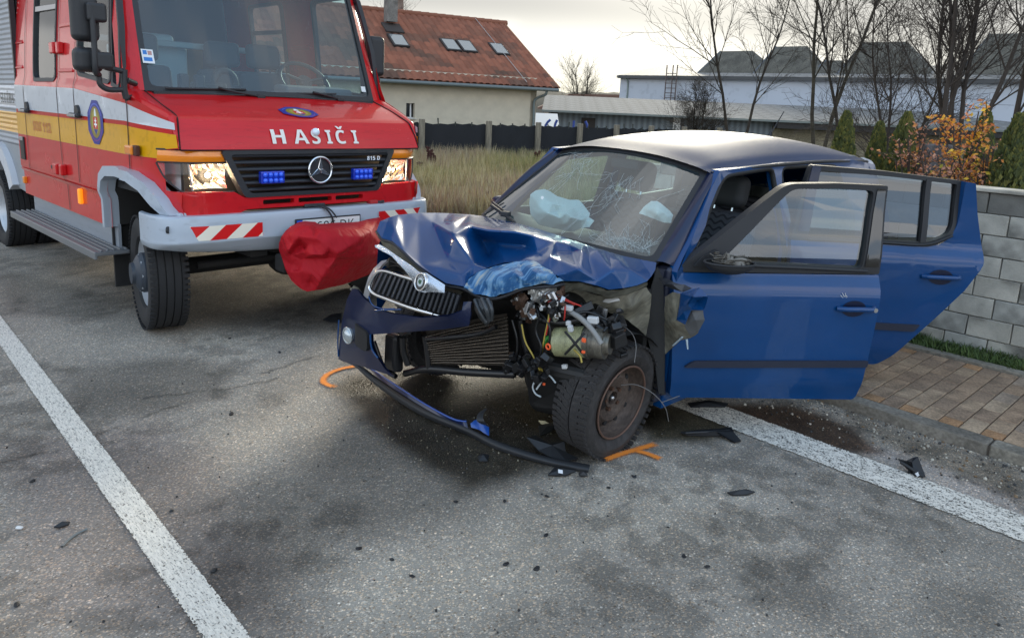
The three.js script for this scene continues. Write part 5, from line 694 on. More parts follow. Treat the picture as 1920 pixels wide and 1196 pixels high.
function folded(o, outline, inner, { div = 5, dent = 0.004, freq = 14, thick = 0.004, crease = 0.45, seed = 0, round = 0 } = {}) {
  const P = [...outline, ...inner].map((p, i) => [p[0] + 1e-3 * i, p[1] + 7e-4 * ((i * 7) % 11), p[2]]), W = P.map((p) => on(o, 'z', p[2], p[0], p[1])), out = P.slice(0, outline.length);
  const T = delaunay(P).filter((t) => inPoly((P[t[0]][0] + P[t[1]][0] + P[t[2]][0]) / 3, (P[t[0]][1] + P[t[1]][1] + P[t[2]][1]) / 3, out)), pos = [];
  for (const t of T) {
    const [a, b, c] = t.map((i) => W[i]), at = (i, j) => { const u = i / div, v = j / div; const w = a.clone().multiplyScalar(1 - u - v).addScaledVector(b, u).addScaledVector(c, v), f = (k) => (fbm(w.x * freq + k + seed + 50, (w.y * 1.3 + w.z) * freq + k * 3 + 50, 3) - 0.5) * 2 * dent; return w.set(w.x + f(1) * 0.4, w.y + f(5), w.z + f(9)); };
    for (let i = 0; i < div; i++) for (let j = 0; j < div - i; j++) { const q = [at(i, j), at(i + 1, j), at(i, j + 1)]; for (const p of q) pos.push(p.x, p.y, p.z); if (i + j < div - 1) for (const p of [at(i + 1, j), at(i + 1, j + 1), at(i, j + 1)]) pos.push(p.x, p.y, p.z); }
  }
  const g = new THREE.BufferGeometry(); g.setAttribute('position', new THREE.Float32BufferAttribute(pos, 3));
  let m = mergeVertices(g, 1e-5); 
  for (let s = 0; s < round; s++) { const p = m.attributes.position, id = m.index.array, acc = new Float32Array(p.count * 4), cnt = new Map(); for (let i = 0; i < id.length; i += 3) for (let k = 0; k < 3; k++) { const a = id[i + k], b = id[i + (k + 1) % 3], key = Math.min(a, b) * 1e6 + Math.max(a, b); cnt.set(key, (cnt.get(key) ?? 0) + 1); for (const [x, y] of [[a, b], [b, a]]) { acc[x * 4] += p.getX(y); acc[x * 4 + 1] += p.getY(y); acc[x * 4 + 2] += p.getZ(y); acc[x * 4 + 3]++; } } const edge = new Set(); for (const [k, c] of cnt) if (c === 1) { edge.add(Math.floor(k / 1e6)); edge.add(k % 1e6); } for (let i = 0; i < p.count; i++) if (!edge.has(i)) p.setXYZ(i, lerp(p.getX(i), acc[i * 4] / acc[i * 4 + 3], 0.5), lerp(p.getY(i), acc[i * 4 + 1] / acc[i * 4 + 3], 0.5), lerp(p.getZ(i), acc[i * 4 + 2] / acc[i * 4 + 3], 0.5)); }
  const f = smooth(m, crease), uv = new Float32Array(f.attributes.position.count * 2); for (let i = 0; i < uv.length / 2; i++) { uv[i * 2] = f.attributes.position.getX(i); uv[i * 2 + 1] = f.attributes.position.getY(i) + f.attributes.position.getZ(i); } f.setAttribute('uv', new THREE.BufferAttribute(uv, 2));
  if (!thick) return f;
  const back = f.clone(), bp = back.attributes.position, bn = f.attributes.normal, sgn = (() => { let s = 0; for (let i = 0; i < bn.count; i++) s += bn.getZ(i) + bn.getY(i); return s > 0 ? -1 : 1; })(); for (let i = 0; i < bp.count; i++) bp.setXYZ(i, bp.getX(i) + bn.getX(i) * thick * sgn, bp.getY(i) + bn.getY(i) * thick * sgn, bp.getZ(i) + bn.getZ(i) * thick * sgn);
  return merge([f, back]);
}
const CAR = [[0.02359, 0, -3.75284], [-0.0067974, -0.8096859, -0.026056]];
function carFrame(o) { o.position.set(...CAR[0]); o.rotation.order = 'YZX'; o.rotation.set(...CAR[1]); o.updateMatrixWorld(true); return o; }
const car = carFrame(thing('crashed_car', 'dark blue hatchback with its front end smashed and both left doors open', 'car'));
{
  const flake = tex(512, 512, (u, v, i, j) => { const n = fbm(u * 6, v * 6, 6, 6), k = 0.80 + 0.3 * n + (hash2(i, j) - 0.5) * 0.06; return [k, k, k]; });
  const coatMap = tex(512, 512, (u, v) => { const n = fbm(u * 5, v * 5, 5, 5), m = fbm(u * 36 + 9, v * 12, 3, 36); return 0.08 + 0.5 * sm(0.5, 0.75, n) + 0.22 * sm(0.56, 0.72, m); });
  const blue = new THREE.MeshPhysicalMaterial({ color: rgb(0.0015, 0.050, 0.175), roughness: 0.42, metalness: 0.0, specularIntensity: 0.3, clearcoat: 0.8, clearcoatRoughness: 0.35, clearcoatRoughnessMap: coatMap, map: flake });
  const navy = new THREE.MeshPhysicalMaterial({ color: rgb(0.006, 0.012, 0.045), roughness: 0.4, specularIntensity: 0.4, clearcoat: 0.7, clearcoatRoughness: 0.12, map: flake });
  const scuff = new THREE.MeshPhysicalMaterial({ color: rgb(1, 1, 1), roughness: 0.72, specularIntensity: 0.5, bumpMap: stoneBump, bumpScale: 0.002, map: tex(512, 512, (u, v) => { const a = fbm(u * 34, v * 7 + u * 6, 5, 256), b = fbm(u * 12 + 40, v * 12, 4, 256), c = fbm(u * 60, v * 60, 2, 256), k = sm(0.36, 0.62, a * 0.65 + b * 0.35), w = sm(0.60, 0.72, b) * 0.7 + sm(0.66, 0.8, c) * 0.4; return [lerp(lerp(0.14, 0.42, k), 0.66, w), lerp(lerp(0.32, 0.58, k), 0.66, w), lerp(lerp(0.50, 0.72, k), 0.64, w)]; }, true, 2.2, 2.2) });
  const dustPl = std(0.03, 0.032, 0.036, 0.55, 0, { map: dustMap }), bare = std(0.31, 0.32, 0.28, 0.5, 0.35, { map: stoneMap }), cream = std(0.30, 0.29, 0.235, 0.6, 0.1, { map: stoneMap }), trim = std(0.020, 0.021, 0.024, 0.6), seal = std(0.012, 0.012, 0.013, 0.7);
  const alloy = std(0.55, 0.55, 0.55, 0.35, 0.9), rust = std(0.14, 0.075, 0.05, 0.85, 0.2, { map: stoneMap }), grimy = std(0.05, 0.045, 0.04, 0.6, 0.3, { map: stoneMap }), oily = std(0.016, 0.016, 0.017, 0.28, 0.1);
  const P = (x, y, z) => { const p = on(car, 'z', z, x, y); return [p.x, p.y, p.z]; };
  // --- roof and glasshouse ---
  const rs = [[-0.80, 0.06, 0.575, 1.325, 0.072], [-1.05, 0.02, 0.60, 1.345, 0.115], [-1.5, 0, 0.615, 1.362, 0.135], [-2.0, 0, 0.615, 1.370, 0.132], [-2.45, 0, 0.60, 1.362, 0.112], [-2.85, -0.03, 0.56, 1.35, 0.075], [-2.97, -0.05, 0.52, 1.335, 0.05]];
  const across = [-1, -0.93, -0.8, -0.45, 0, 0.45, 0.8, 0.93, 1];
  const roofRow = ([z, f, w, y, h]) => across.map((k) => { const q = Math.abs(k); return [k * w, y + h * (1 - Math.pow(q, 2.6)), z + f * (1 - q * q)]; });
  const roofPaint = blue.clone(); roofPaint.clearcoat = 0; roofPaint.specularIntensity = 0.3; roofPaint.roughness = 0.5; roofPaint.color = rgb(0.030, 0.050, 0.105);
  M('roof', patch(rs.map(roofRow), 4, 6), roofPaint, car);
  M('roof_gutter', [-1, 1].map((s) => tube(rs.map((r) => [s * r[2] * 0.995, r[3] + 0.002, r[0]]), 0.010, 40, 6)), trim, car);
  M('aerial', [put(new THREE.ConeGeometry(0.024, 0.06, 10), [0.06, 1.495, -2.34]), rod([0.06, 1.49, -2.34], [0.10, 1.66, -2.42], 0.0055, 0.003, 6)], trim, car);
  const ws = (u, v) => { const w = lerp(0.655, 0.535, v), y = lerp(0.928, 1.335, v), k = 1 - u * u; return new V3(u * w, y + k * lerp(0.03, 0.062, v), lerp(-0.28, -0.835, v) + k * lerp(0.16, 0.07, v)); };
  const screen = M('windscreen', slab(roundPoly([[-1, -0.02], [1, -0.02], [1, 1.01], [-1, 1.01]], 0.05), [roundPoly([[-0.955, 0.02], [0.955, 0.02], [0.945, 0.955], [-0.945, 0.955]], 0.06)], (u, v) => ws(u, v), (u, v) => ws(u, v).add(new V3(0, -0.012, -0.015)), 0.2, 0.1), trim, car);
  M('pane', sheet(roundPoly([[-0.97, 0.01], [0.97, 0.01], [0.96, 0.965], [-0.96, 0.965]], 0.05), [], (u, v) => ws(u, v).add(new V3(0, -0.003, -0.004)), 0.1, 0.08, 0), phy(0.70, 0.875, 0.895, 0.03, { transmission: 0.96, thickness: 0, ior: 2.4 }), screen);
  // cracks: thin raised ridges running over the glass
  {
    const Q = [[903, 405], [1235, 492], [1325, 322], [1065, 272]], uvAt = (x, y) => { let u = 0.5, v = 0.5; for (let i = 0; i < 12; i++) { const f = (a, b) => [0, 1].map((k) => (1 - a) * (1 - b) * Q[0][k] + a * (1 - b) * Q[1][k] + a * b * Q[2][k] + (1 - a) * b * Q[3][k]), p = f(u, v), pu = f(u + 1e-3, v), pv = f(u, v + 1e-3), a = (pu[0] - p[0]) / 1e-3, b = (pv[0] - p[0]) / 1e-3, c = (pu[1] - p[1]) / 1e-3, d = (pv[1] - p[1]) / 1e-3, D = a * d - b * c, ex = x - p[0], ey = y - p[1]; u += (d * ex - b * ey) / D; v += (-c * ex + a * ey) / D; } return [u * 2 - 1, v]; };
    const acc = [], r = rng(88), seg = (x0, y0, x1, y1, w) => { const a = uvAt(x0, y0), b = uvAt(x1, y1); if ([a, b].some((q) => Math.abs(q[0]) > 0.95 || q[1] < 0.03 || q[1] > 0.95)) return; const A = ws(...a).add(new V3(0, 0.002, 0.0025)), B = ws(...b).add(new V3(0, 0.002, 0.0025)); acc.push(rod(A, B, w, w * 0.8, 3)); };
    const walk = (x, y, ang, len, step, w, fork) => { for (let d = 0; d < len; d += step) { const nx = x + Math.cos(ang) * step, ny = y + Math.sin(ang) * step; seg(x, y, nx, ny, w); x = nx; y = ny; ang += (r() - 0.5) * 0.35; if (r() < fork) walk(x, y, ang + (r() < 0.5 ? -1 : 1) * (0.4 + r() * 0.5), len * 0.35 * r(), step, w * 0.8, fork * 0.4); } };
    for (const [x, y, a, l] of [[1185, 362, 2.3, 120], [1190, 340, 2.5, 60], [1200, 345, 2.0, 70], [1178, 352, 1.2, 45], [1160, 385, 2.55, 90], [1215, 352, 2.2, 60], [1170, 400, 2.7, 60], [1230, 350, 2.4, 30], [1122, 322, 2.2, 80], [1112, 330, 1.9, 60], [1100, 300, 1.2, 50], [1126, 318, 1.7, 55], [1090, 290, 0.6, 50], [1105, 345, 2.4, 40], [1060, 285, 0.35, 60], [1285, 365, 2.5, 60], [1150, 410, 2.5, 80], [1130, 430, 2.6, 60], [1200, 388, 2.75, 70]]) walk(x, y, a, l, 5, 0.0007, 0.12);
    for (let k = 0; k < 34; k++) walk(1205 + (r() - 0.5) * 60, 478 + (r() - 0.5) * 12, -PI / 2 + (r() - 0.5) * 2.4, 12 + r() * 34, 4, 0.0006, 0.2);
    for (let k = 0; k < 24; k++) walk(1130 + r() * 60, 455 + r() * 20, (r() - 0.5) * 1.2, 10 + r() * 26, 4, 0.0005, 0.2);
    for (let k = 0; k < 26; k++) walk(1090 + r() * 45, 305 + r() * 40, r() * 6.28, 8 + r() * 26, 4, 0.0005, 0.2);
    for (let k = 0; k < 22; k++) walk(1165 + r() * 60, 345 + r() * 35, 2.2 + (r() - 0.5) * 1.6, 10 + r() * 30, 4, 0.0005, 0.2);
    const c = M('glass_crack', acc, std(0.48, 0.56, 0.57, 0.4), screen); c.userData.kind = 'stuff';
  }
  for (const s of [-1, 1]) {
    const e = [0, 0.33, 0.66, 1].map((v) => ws(s * 0.995, v)); const outer = [[0.705, 0.895, -0.375], [0.675, 1.05, -0.50], [0.635, 1.21, -0.66], [0.598, 1.325, -0.83]];
    M('pillar', [patch([e, outer.map((p, i) => { const q = e[i]; return [s * lerp(Math.abs(q.x), p[0], 0.55), lerp(q.y, p[1], 0.5) + 0.012, lerp(q.z, p[2], 0.45) + 0.012]; }), outer.map((p) => [s * p[0], p[1], p[2]]), outer.map((p) => [s * (p[0] - 0.03), p[1] - 0.01, p[2] - 0.03])], 4, 3)], navy, car);
    const SX = (z, y) => (y > 0.9 ? lerp(0.725, 0.61, sm(0.0, 1, (y - 0.9) / 0.47)) : 0.74 - 0.02 * sm(0.5, 0.2, y)) - 0.05 * sm(-2.3, -3.15, z);
    const side = (o) => (z, y) => new V3(s * (SX(z, y) + o), y, z);
    const fOpen = roundPoly([[-0.45, 0.30], [-0.40, 0.88], [-0.87, 1.315], [-1.40, 1.345], [-1.44, 0.9], [-1.44, 0.30]], [0.05, 0.02, 0.06, 0.06, 0.02, 0.06]), rOpen = roundPoly([[-1.53, 0.30], [-1.53, 0.9], [-1.49, 1.345], [-2.26, 1.345], [-2.42, 1.0], [-2.36, 0.82], [-2.08, 0.56], [-2.02, 0.30]], [0.06, 0.02, 0.05, 0.1, 0.05, 0.1, 0.1, 0.06]);
    const arch = [...Array(11)].map((_, i) => { const a = PI - PI * i / 10; return [-2.45 - Math.cos(a) * -0.34 * -1, 0.28 + Math.sin(a) * 0.34]; });
    const body = [[-0.36, 0.17], [-0.33, 0.885], [-0.82, 1.345], [-1.5, 1.375], [-2.5, 1.375], [-2.98, 1.33], [-3.12, 1.0], [-3.16, 0.5], [-3.12, 0.25], ...arch.reverse(), [-2.0, 0.17]];
    if (s > 0) {
      M('body_side', slab(body, [fOpen, rOpen], side(0), side(-0.05), 0.16, 0.09), blue, car);
      for (const h of [fOpen, rOpen]) M('door_seal', tube([...h, h[0]].map((p) => side(-0.012)(...p)), 0.016, 120, 6), seal, car);
      M('door_hinge', [box(0.05, 0.05, 0.07, [0.70, 0.40, -0.40], [0, 0.5, 0], 0.008), box(0.05, 0.05, 0.07, [0.70, 0.72, -0.40], [0, 0.5, 0], 0.008), box(0.05, 0.05, 0.07, [0.72, 0.42, -1.49], [0, 0.7, 0], 0.008), box(0.05, 0.05, 0.07, [0.72, 0.74, -1.49], [0, 0.7, 0], 0.008)], grimy, car);
    } else {
      const w1 = roundPoly([[-0.55, 0.93], [-0.93, 1.30], [-1.42, 1.325], [-1.42, 0.93]], 0.03), w2 = roundPoly([[-1.52, 0.93], [-1.52, 1.325], [-2.25, 1.32], [-2.38, 0.98]], 0.05);
      const rb = M('body_side', slab(body, [w1, w2], side(0), side(-0.06), 0.16, 0.09), blue, car); M('window_trim', [w1, w2].map((w) => tube([...w, w[0]].map((p) => side(-0.03)(...p)), 0.034, 90, 6)), seal, rb); for (const w of [w1, w2]) M('pane', sheet(w, [], side(-0.02), 0.3, 0.2), phy(0.75, 0.9, 0.92, 0.03, { transmission: 1, thickness: 0 }), rb);
      M('fender', patch([[-0.33, -0.1, 0.2, 0.42].map((z) => [-0.70 + 0.1 * sm(0, 0.5, z), 0.885, z]), [-0.33, -0.1, 0.2, 0.42].map((z) => [-0.745 + 0.06 * sm(0, 0.5, z), 0.78, z]), [-0.33, -0.1, 0.2, 0.42].map((z, i) => [-0.74 + 0.06 * sm(0, 0.5, z), [0.2, 0.6, 0.62, 0.4][i], z])], 4, 4), blue, car);
    }
    M('rear_lamp', box(0.05, 0.36, 0.14, [s * 0.60, 0.92, -3.08], [0.1, 0, 0], 0.03), phy(0.4, 0.01, 0.012, 0.2, { clearcoat: 1 }), car);
    const rw = wheel('wheel', car, [s * 0.66, 0.285, -2.45], 0, 0.285, 0.18, { r: 0.18, grooves: 3, lugs: 60 }); M('rim', toCreasedNormals(lathe([[0.182, 0.07], [0.17, 0.05], [0.16, 0.0], [0.1, 0.03], [0.05, 0.05], [0, 0.05]], 32).rotateZ(s > 0 ? -PI / 2 : PI / 2), 0.6), grimy, rw);
  }
  M('hatch', [patch([[-0.5, 0, 0.5].map((x) => [x, 1.33 + 0.03 * (1 - x * x * 4), -2.95]), [-0.58, 0, 0.58].map((x) => [x, 1.0, -3.16 - 0.03 * (1 - x * x * 3)]), [-0.6, 0, 0.6].map((x) => [x, 0.6, -3.18 - 0.04 * (1 - x * x * 2.7)]), [-0.58, 0, 0.58].map((x) => [x, 0.27, -3.16])], 6, 6)], blue, car);
  M('rear_window', patch([[-0.5, 0, 0.5].map((x) => [x, 1.335 + 0.05 * (1 - x * x * 4), -2.96]), [-0.50, 0, 0.50].map((x) => [x, 1.05, -3.17])], 5, 5), phy(0.2, 0.24, 0.28, 0.05, { clearcoat: 1 }), car);
  M('spoiler_end', patch([[0.50, 0.56, 0.585].map((x, i) => [x, [1.375, 1.35, 1.31][i], -2.86]), [0.50, 0.555, 0.575].map((x, i) => [x, [1.36, 1.335, 1.22][i], -2.99]), [0.52, 0.56, 0.57].map((x, i) => [x, [1.25, 1.22, 1.05][i], -3.09])], 4, 4), std(0.55, 0.57, 0.62, 0.25, 0.2), car);
  // --- open doors ---
  const hinge = (ax, az, ang) => { const dx = Math.sin(ang), dz = -Math.cos(ang), nx = Math.cos(ang), nz = Math.sin(ang); return (u, v, o = 0) => new V3(ax + dx * u + nx * o, v, az + dz * u + nz * o); };
  const bulge = (v, hi) => v > hi ? lerp(0.046, 0.0, sm(hi, hi + 0.12, v)) : v > hi - 0.012 ? 0.046 : lerp(0.040, 0.046, sm(0.2, hi - 0.1, v)) - 0.026 * sm(0.34, 0.2, v) + 0.006 * Math.sin((v - 0.2) * 4);
  const doorGlass = phy(0.44, 0.62, 0.68, 0.02, { transmission: 1, thickness: 0, ior: 2.0 }), tinted = phy(0.13, 0.17, 0.21, 0.02, { transmission: 1, thickness: 0, ior: 2.0 });
  {
    const D = hinge(0.73, -0.37, R(33)), o = (u, v) => bulge(v, 0.79) , f = (k) => (u, v) => D(u, v, o(u, v) + k);
    const d = M('door', slab(roundPoly([[0.012, 0.24], [1.055, 0.213], [1.064, 0.45], [1.07, 0.70], [1.074, 0.888], [-0.045, 0.878], [-0.035, 0.70], [-0.01, 0.45]], [0.03, 0.03, 0, 0, 0.01, 0.02, 0, 0]), [], f(0), (u, v) => D(u, v, -0.085), 0.12, 0.022), blue, car); d.userData.label = 'open front door with a broken mirror';
    const fo = roundPoly([[-0.04, 0.882], [1.075, 0.892], [1.085, 1.337], [0.80, 1.338], [0.53, 1.324], [0.03, 0.935]], [0.01, 0.01, 0.015, 0, 0.05, 0.02]), fi = roundPoly([[0.20, 0.937], [0.972, 0.921], [1.012, 1.308], [0.80, 1.311], [0.56, 1.299]], [0.02, 0.02, 0.03, 0, 0.04]);
    M('window_frame', slab(fo, [fi], (u, v) => D(u, v, 0.004 - 0.06 * sm(0.9, 1.34, v)), (u, v) => D(u, v, -0.05 - 0.06 * sm(0.9, 1.34, v)), 0.15, 0.1), trim, d);
    M('pillar_trim', sheet([[0.985, 0.93], [1.062, 0.93], [1.072, 1.32], [1.026, 1.32]], [], (u, v) => D(u, v, 0.009 - 0.06 * sm(0.9, 1.34, v)), 0.2, 0.1), phy(0.012, 0.012, 0.014, 0.12, { clearcoat: 1 }), d);
    M('pane', sheet(fi, [], (u, v) => D(u, v, -0.018 - 0.06 * sm(0.9, 1.34, v)), 0.2, 0.06, 0), doorGlass, d);
    M('waist_seal', tube([D(0.17, 0.925, 0.008), D(0.6, 0.918, 0.01), D(1.0, 0.908, 0.008)], 0.009, 12, 6), trim, d);
    M('rub_strip', slab(roundPoly([[0.05, 0.412], [1.058, 0.41], [1.06, 0.445], [0.10, 0.447]], [0.02, 0.005, 0.005, 0.02]), [], (u, v) => D(u, v, o(u, v) + 0.014), (u, v) => D(u, v, o(u, v) - 0.01), 0.2, 0.02), std(0.016, 0.021, 0.04, 0.45), d);
    const hb = M('handle_recess', sheet([...Array(20)].map((_, i) => { const a = i / 20 * 2 * PI; return [0.93 + Math.cos(a) * 0.068, 0.722 + Math.sin(a) * 0.042]; }), [], (u, v) => D(u, v, o(u, v) + 0.002), 0.1, 0.05), std(0.004, 0.008, 0.03, 0.3), d);
    M('handle', [tube([D(0.835, 0.722, 0.055), D(0.87, 0.727, 0.082), D(0.95, 0.728, 0.086), D(1.02, 0.726, 0.082), D(1.042, 0.725, 0.055)], 0.0135, 24, 8)], blue, d); M('lock', rod(D(1.022, 0.727, 0.085), D(1.022, 0.727, 0.098), 0.0115, 0.0115, 12), alloy, d);
    M('scrape', [0, 1, 2, 3, 4].map((k) => rod(D(0.845 + k * 0.008, 0.79 + (k % 2) * 0.012, 0.0485), D(0.862 + k * 0.006, 0.777 + (k % 3) * 0.004, 0.0488), 0.002, 0.001, 4)), std(0.6, 0.62, 0.65, 0.6), d);
    M('scrape', [0, 1].map((k) => rod(D(0.42 + k * 0.01, 0.695 + k * 0.006, 0.047), D(0.44, 0.69, 0.047), 0.0018, 0.001, 4)), std(0.55, 0.58, 0.62, 0.6), d);
    M('door_card', slab([[0.02, 0.30], [1.0, 0.28], [1.02, 0.86], [0.02, 0.86]], [], (u, v) => D(u, v, -0.088), (u, v) => D(u, v, -0.13), 0.3, 0.2), darkIn, d);
    // broken mirror: empty black shell with torn wiring
    M('mirror_foot', slab([[0.06, 0.915], [0.23, 0.915], [0.17, 1.0], [0.10, 0.965]], [], (u, v) => D(u, v, 0.02), (u, v) => D(u, v, -0.02), 0.2, 0.1), trim, d);
    const sh = new THREE.SphereGeometry(1, 26, 14, 0, 2 * PI, PI * 0.48, PI * 0.52), c = D(0.20, 0.955, 0.10), bm = new THREE.Matrix4().makeBasis(D(1, 0, 0).sub(D(0, 0, 0)), new V3(0, 1, 0), D(0, 0, 1).sub(D(0, 0, 0)));
    sh.scale(0.125, 0.055, 0.075).applyMatrix4(bm).translate(c.x, c.y, c.z);
    const lip = new THREE.TorusGeometry(1, 0.06, 6, 36).rotateX(PI / 2).scale(0.125, 0.09, 0.075).applyMatrix4(bm).translate(c.x, c.y, c.z);
    const mi = M('mirror', [sh, lip, rod(D(0.15, 0.93, 0.0), D(0.19, 0.935, 0.07), 0.03, 0.025)], trim, d); const r = rng(12), junk = [], jd = [];
    for (let k = 0; k < 11; k++) { const q = () => D(0.20 + (r() - 0.5) * 0.19, 0.945 + r() * 0.055, 0.10 + (r() - 0.5) * 0.10); junk.push(tube([q(), q(), q(), q()], 0.0032, 20, 5)); }
    jd.push(put(new THREE.TorusGeometry(0.035, 0.006, 6, 18), D(0.25, 0.965, 0.10).toArray(), [1.2, 0.3, 0]), put(new THREE.CylinderGeometry(0.03, 0.035, 0.03, 12), D(0.24, 0.955, 0.10).toArray(), [0.2, 0, 0.3]), box(0.05, 0.02, 0.03, D(0.19, 0.965, 0.10).toArray(), [0.3, 0.4, 0.5], 0.004), rod(D(0.19, 0.96, 0.1), D(0.185, 1.0, 0.1), 0.008));
    M('mirror_wiring', junk, std(0.10, 0.09, 0.075, 0.6), mi); M('mirror_motor', jd, std(0.20, 0.19, 0.17, 0.5), mi);
  }
  {
    const D = hinge(0.74, -1.45, R(43)), o = (u, v) => bulge(v, 0.865), f = (k) => (u, v) => D(u, v, o(u, v) + k);
    const d = M('door', slab(roundPoly([[0, 0.24], [0.62, 0.222], [0.68, 0.27], [0.90, 0.54], [1.04, 0.72], [1.125, 0.875], [1.128, 0.95], [1.055, 1.17], [1.012, 1.338], [0.955, 1.342], [0.955, 1.08], [0.90, 0.98], [0.8, 0.955], [0, 0.945]], [0.02, 0.03, 0.05, 0, 0, 0.03, 0.03, 0, 0.01, 0, 0.05, 0.06, 0, 0.01]), [], f(0), (u, v) => D(u, v, -0.08), 0.12, 0.022), blue, car); d.userData.label = 'open rear door with tinted windows';
    const fo = roundPoly([[0.0, 0.94], [0.82, 0.955], [0.955, 1.03], [0.962, 1.343], [0.5, 1.37], [0.083, 1.378], [0.03, 1.15]], [0.01, 0.05, 0.08, 0.01, 0, 0.02, 0]), fi = roundPoly([[0.10, 0.968], [0.80, 0.982], [0.928, 1.04], [0.934, 1.322], [0.5, 1.343], [0.135, 1.348]], [0.02, 0.05, 0.07, 0.01, 0, 0.02]);
    const off = (k) => (u, v) => D(u, v, k - 0.055 * sm(0.95, 1.37, v));
    M('window_frame', slab(fo, [fi], off(0.008), off(-0.05), 0.15, 0.1), trim, d); M('window_bar', slab([[0.752, 0.975], [0.785, 0.978], [0.782, 1.34], [0.752, 1.34]], [], off(0.012), off(-0.03), 0.1, 0.1), trim, d);
    M('pane', sheet(fi, [], off(-0.014), 0.2, 0.06, 0), tinted, d);
    M('frame_post', slab([[0.035, 1.0], [0.10, 1.0], [0.135, 1.372], [0.085, 1.376]], [], off(0.014), off(-0.03), 0.2, 0.1), navy, d);
    M('handle_recess', sheet([...Array(20)].map((_, i) => { const a = i / 20 * 2 * PI; return [0.885 + Math.cos(a) * 0.072, 0.79 + Math.sin(a) * 0.045]; }), [], (u, v) => D(u, v, o(u, v) + 0.002), 0.1, 0.05), std(0.004, 0.008, 0.03, 0.3), d);
    M('handle', [tube([D(0.775, 0.788, 0.055), D(0.81, 0.794, 0.082), D(0.89, 0.796, 0.086), D(0.97, 0.797, 0.082), D(0.99, 0.796, 0.055)], 0.0135, 24, 8)], blue, d);
    M('rub_strip', slab(roundPoly([[0.02, 0.452], [0.785, 0.455], [0.815, 0.498], [0.02, 0.488]], 0.005), [], (u, v) => D(u, v, o(u, v) + 0.014), (u, v) => D(u, v, o(u, v) - 0.01), 0.2, 0.02), std(0.016, 0.021, 0.04, 0.45), d);
    M('waist_seal', tube([D(0.1, 0.955, 0.012), D(0.55, 0.965, 0.012), D(0.8, 0.972, 0.012), D(0.93, 1.03, 0.012)], 0.008, 20, 6), trim, d);
    M('door_card', slab([[0.02, 0.30], [0.6, 0.28], [0.95, 0.7], [0.98, 0.93], [0.02, 0.92]], [], (u, v) => D(u, v, -0.083), (u, v) => D(u, v, -0.12), 0.3, 0.2), darkIn, d);
  }
  // --- inside ---
  const fabric = std(0.055, 0.058, 0.065, 0.95, 0, { map: tex(128, 128, (u, v) => { const k = Math.sin(v * 2 * PI * 5 + Math.sin(u * 2 * PI * 2) * 1.6); return k > 0.45 ? [0.55, 0.55, 0.6] : [0.95, 0.95, 1]; }, true, 3, 3) }), plastic = std(0.03, 0.031, 0.034, 0.7), bag = std(0.72, 0.74, 0.72, 0.9, 0, { bumpMap: fineBump, bumpScale: 0.002 });
  M('cabin_floor', [box(1.3, 0.05, 2.5, [0, 0.22, -1.6]), box(1.3, 0.6, 0.05, [0, 0.5, -0.30]), box(1.3, 0.5, 0.1, [0, 0.5, -2.9]), box(1.25, 0.1, 0.55, [0, 0.92, -2.65])], plastic, car);
  for (const x of [0.34, -0.34]) { const s = M('seat', box(0.48, 0.18, 0.52, [x, 0.42, -0.98], [0.12, 0, 0], 0.07), fabric, car); M('backrest', [box(0.46, 0.62, 0.15, [x, 0.76, -1.28], [-0.22, 0, 0], 0.065)], fabric, s); M('headrest', [box(0.27, 0.20, 0.12, [x, 1.18, -1.38], [-0.2, 0, 0], 0.055)], plastic, s); M('headrest_bar', [rod([x - 0.06, 1.0, -1.34], [x - 0.06, 1.12, -1.37], 0.007), rod([x + 0.06, 1.0, -1.34], [x + 0.06, 1.12, -1.37], 0.007)], chrome, s); }
  const rsn = M('rear_seat', box(1.2, 0.2, 0.5, [0, 0.42, -1.95], [0.1, 0, 0], 0.07), fabric, car); M('backrest', box(1.2, 0.6, 0.14, [0, 0.75, -2.25], [-0.25, 0, 0], 0.06), fabric, rsn); M('headrest', [-0.36, 0.36].map((x) => box(0.25, 0.16, 0.1, [x, 1.12, -2.36], [-0.2, 0, 0], 0.045)), plastic, rsn);
  M('dashboard', [patch([[-0.66, -0.3, 0, 0.3, 0.66].map((x) => [x, 0.90, -0.22]), [-0.64, -0.3, 0, 0.3, 0.64].map((x) => [x, 0.935 + (x > 0.1 ? 0.04 * Math.exp(-Math.pow((x - 0.35) * 5, 2)) : 0), -0.45]), [-0.64, -0.3, 0, 0.3, 0.64].map((x) => [x, 0.90, -0.60]), [-0.64, -0.3, 0, 0.3, 0.64].map((x) => [x, 0.55, -0.56])], 5, 5)], plastic, car);
  M('steering_wheel', [put(new THREE.TorusGeometry(0.18, 0.016, 8, 36), [0.35, 0.93, -0.74], [-0.45, 0, 0]), rod([0.35, 0.93, -0.74], [0.35, 0.8, -0.5], 0.03)], plastic, car);
  const bagG = (p, s, r, seed) => { const g = new THREE.SphereGeometry(1, 72, 48), a = g.attributes.position; for (let i = 0; i < a.count; i++) { const x = a.getX(i), y = a.getY(i), z = a.getZ(i), k = 1 + 0.7 * (fbm(x * 0.9 + seed + 30, (y + z) * 0.9 + 30, 2) - 0.5) - 0.12 * Math.pow(1 - Math.min(1, Math.abs(vnoise(x * 1.5 + seed + 60, y * 1.8 + z + 60) - 0.5) * 5), 2) - 0.06 * Math.pow(1 - Math.min(1, Math.abs(vnoise(x * 2.4 + seed + 10, y * 1.6 + z + 90) - 0.5) * 6), 2); a.setXYZ(i, x * s[0] * k, y * s[1] * k * (y < 0 ? 0.8 : 1), z * s[2] * k); } put(g, p, r); g.computeVertexNormals(); return g; };
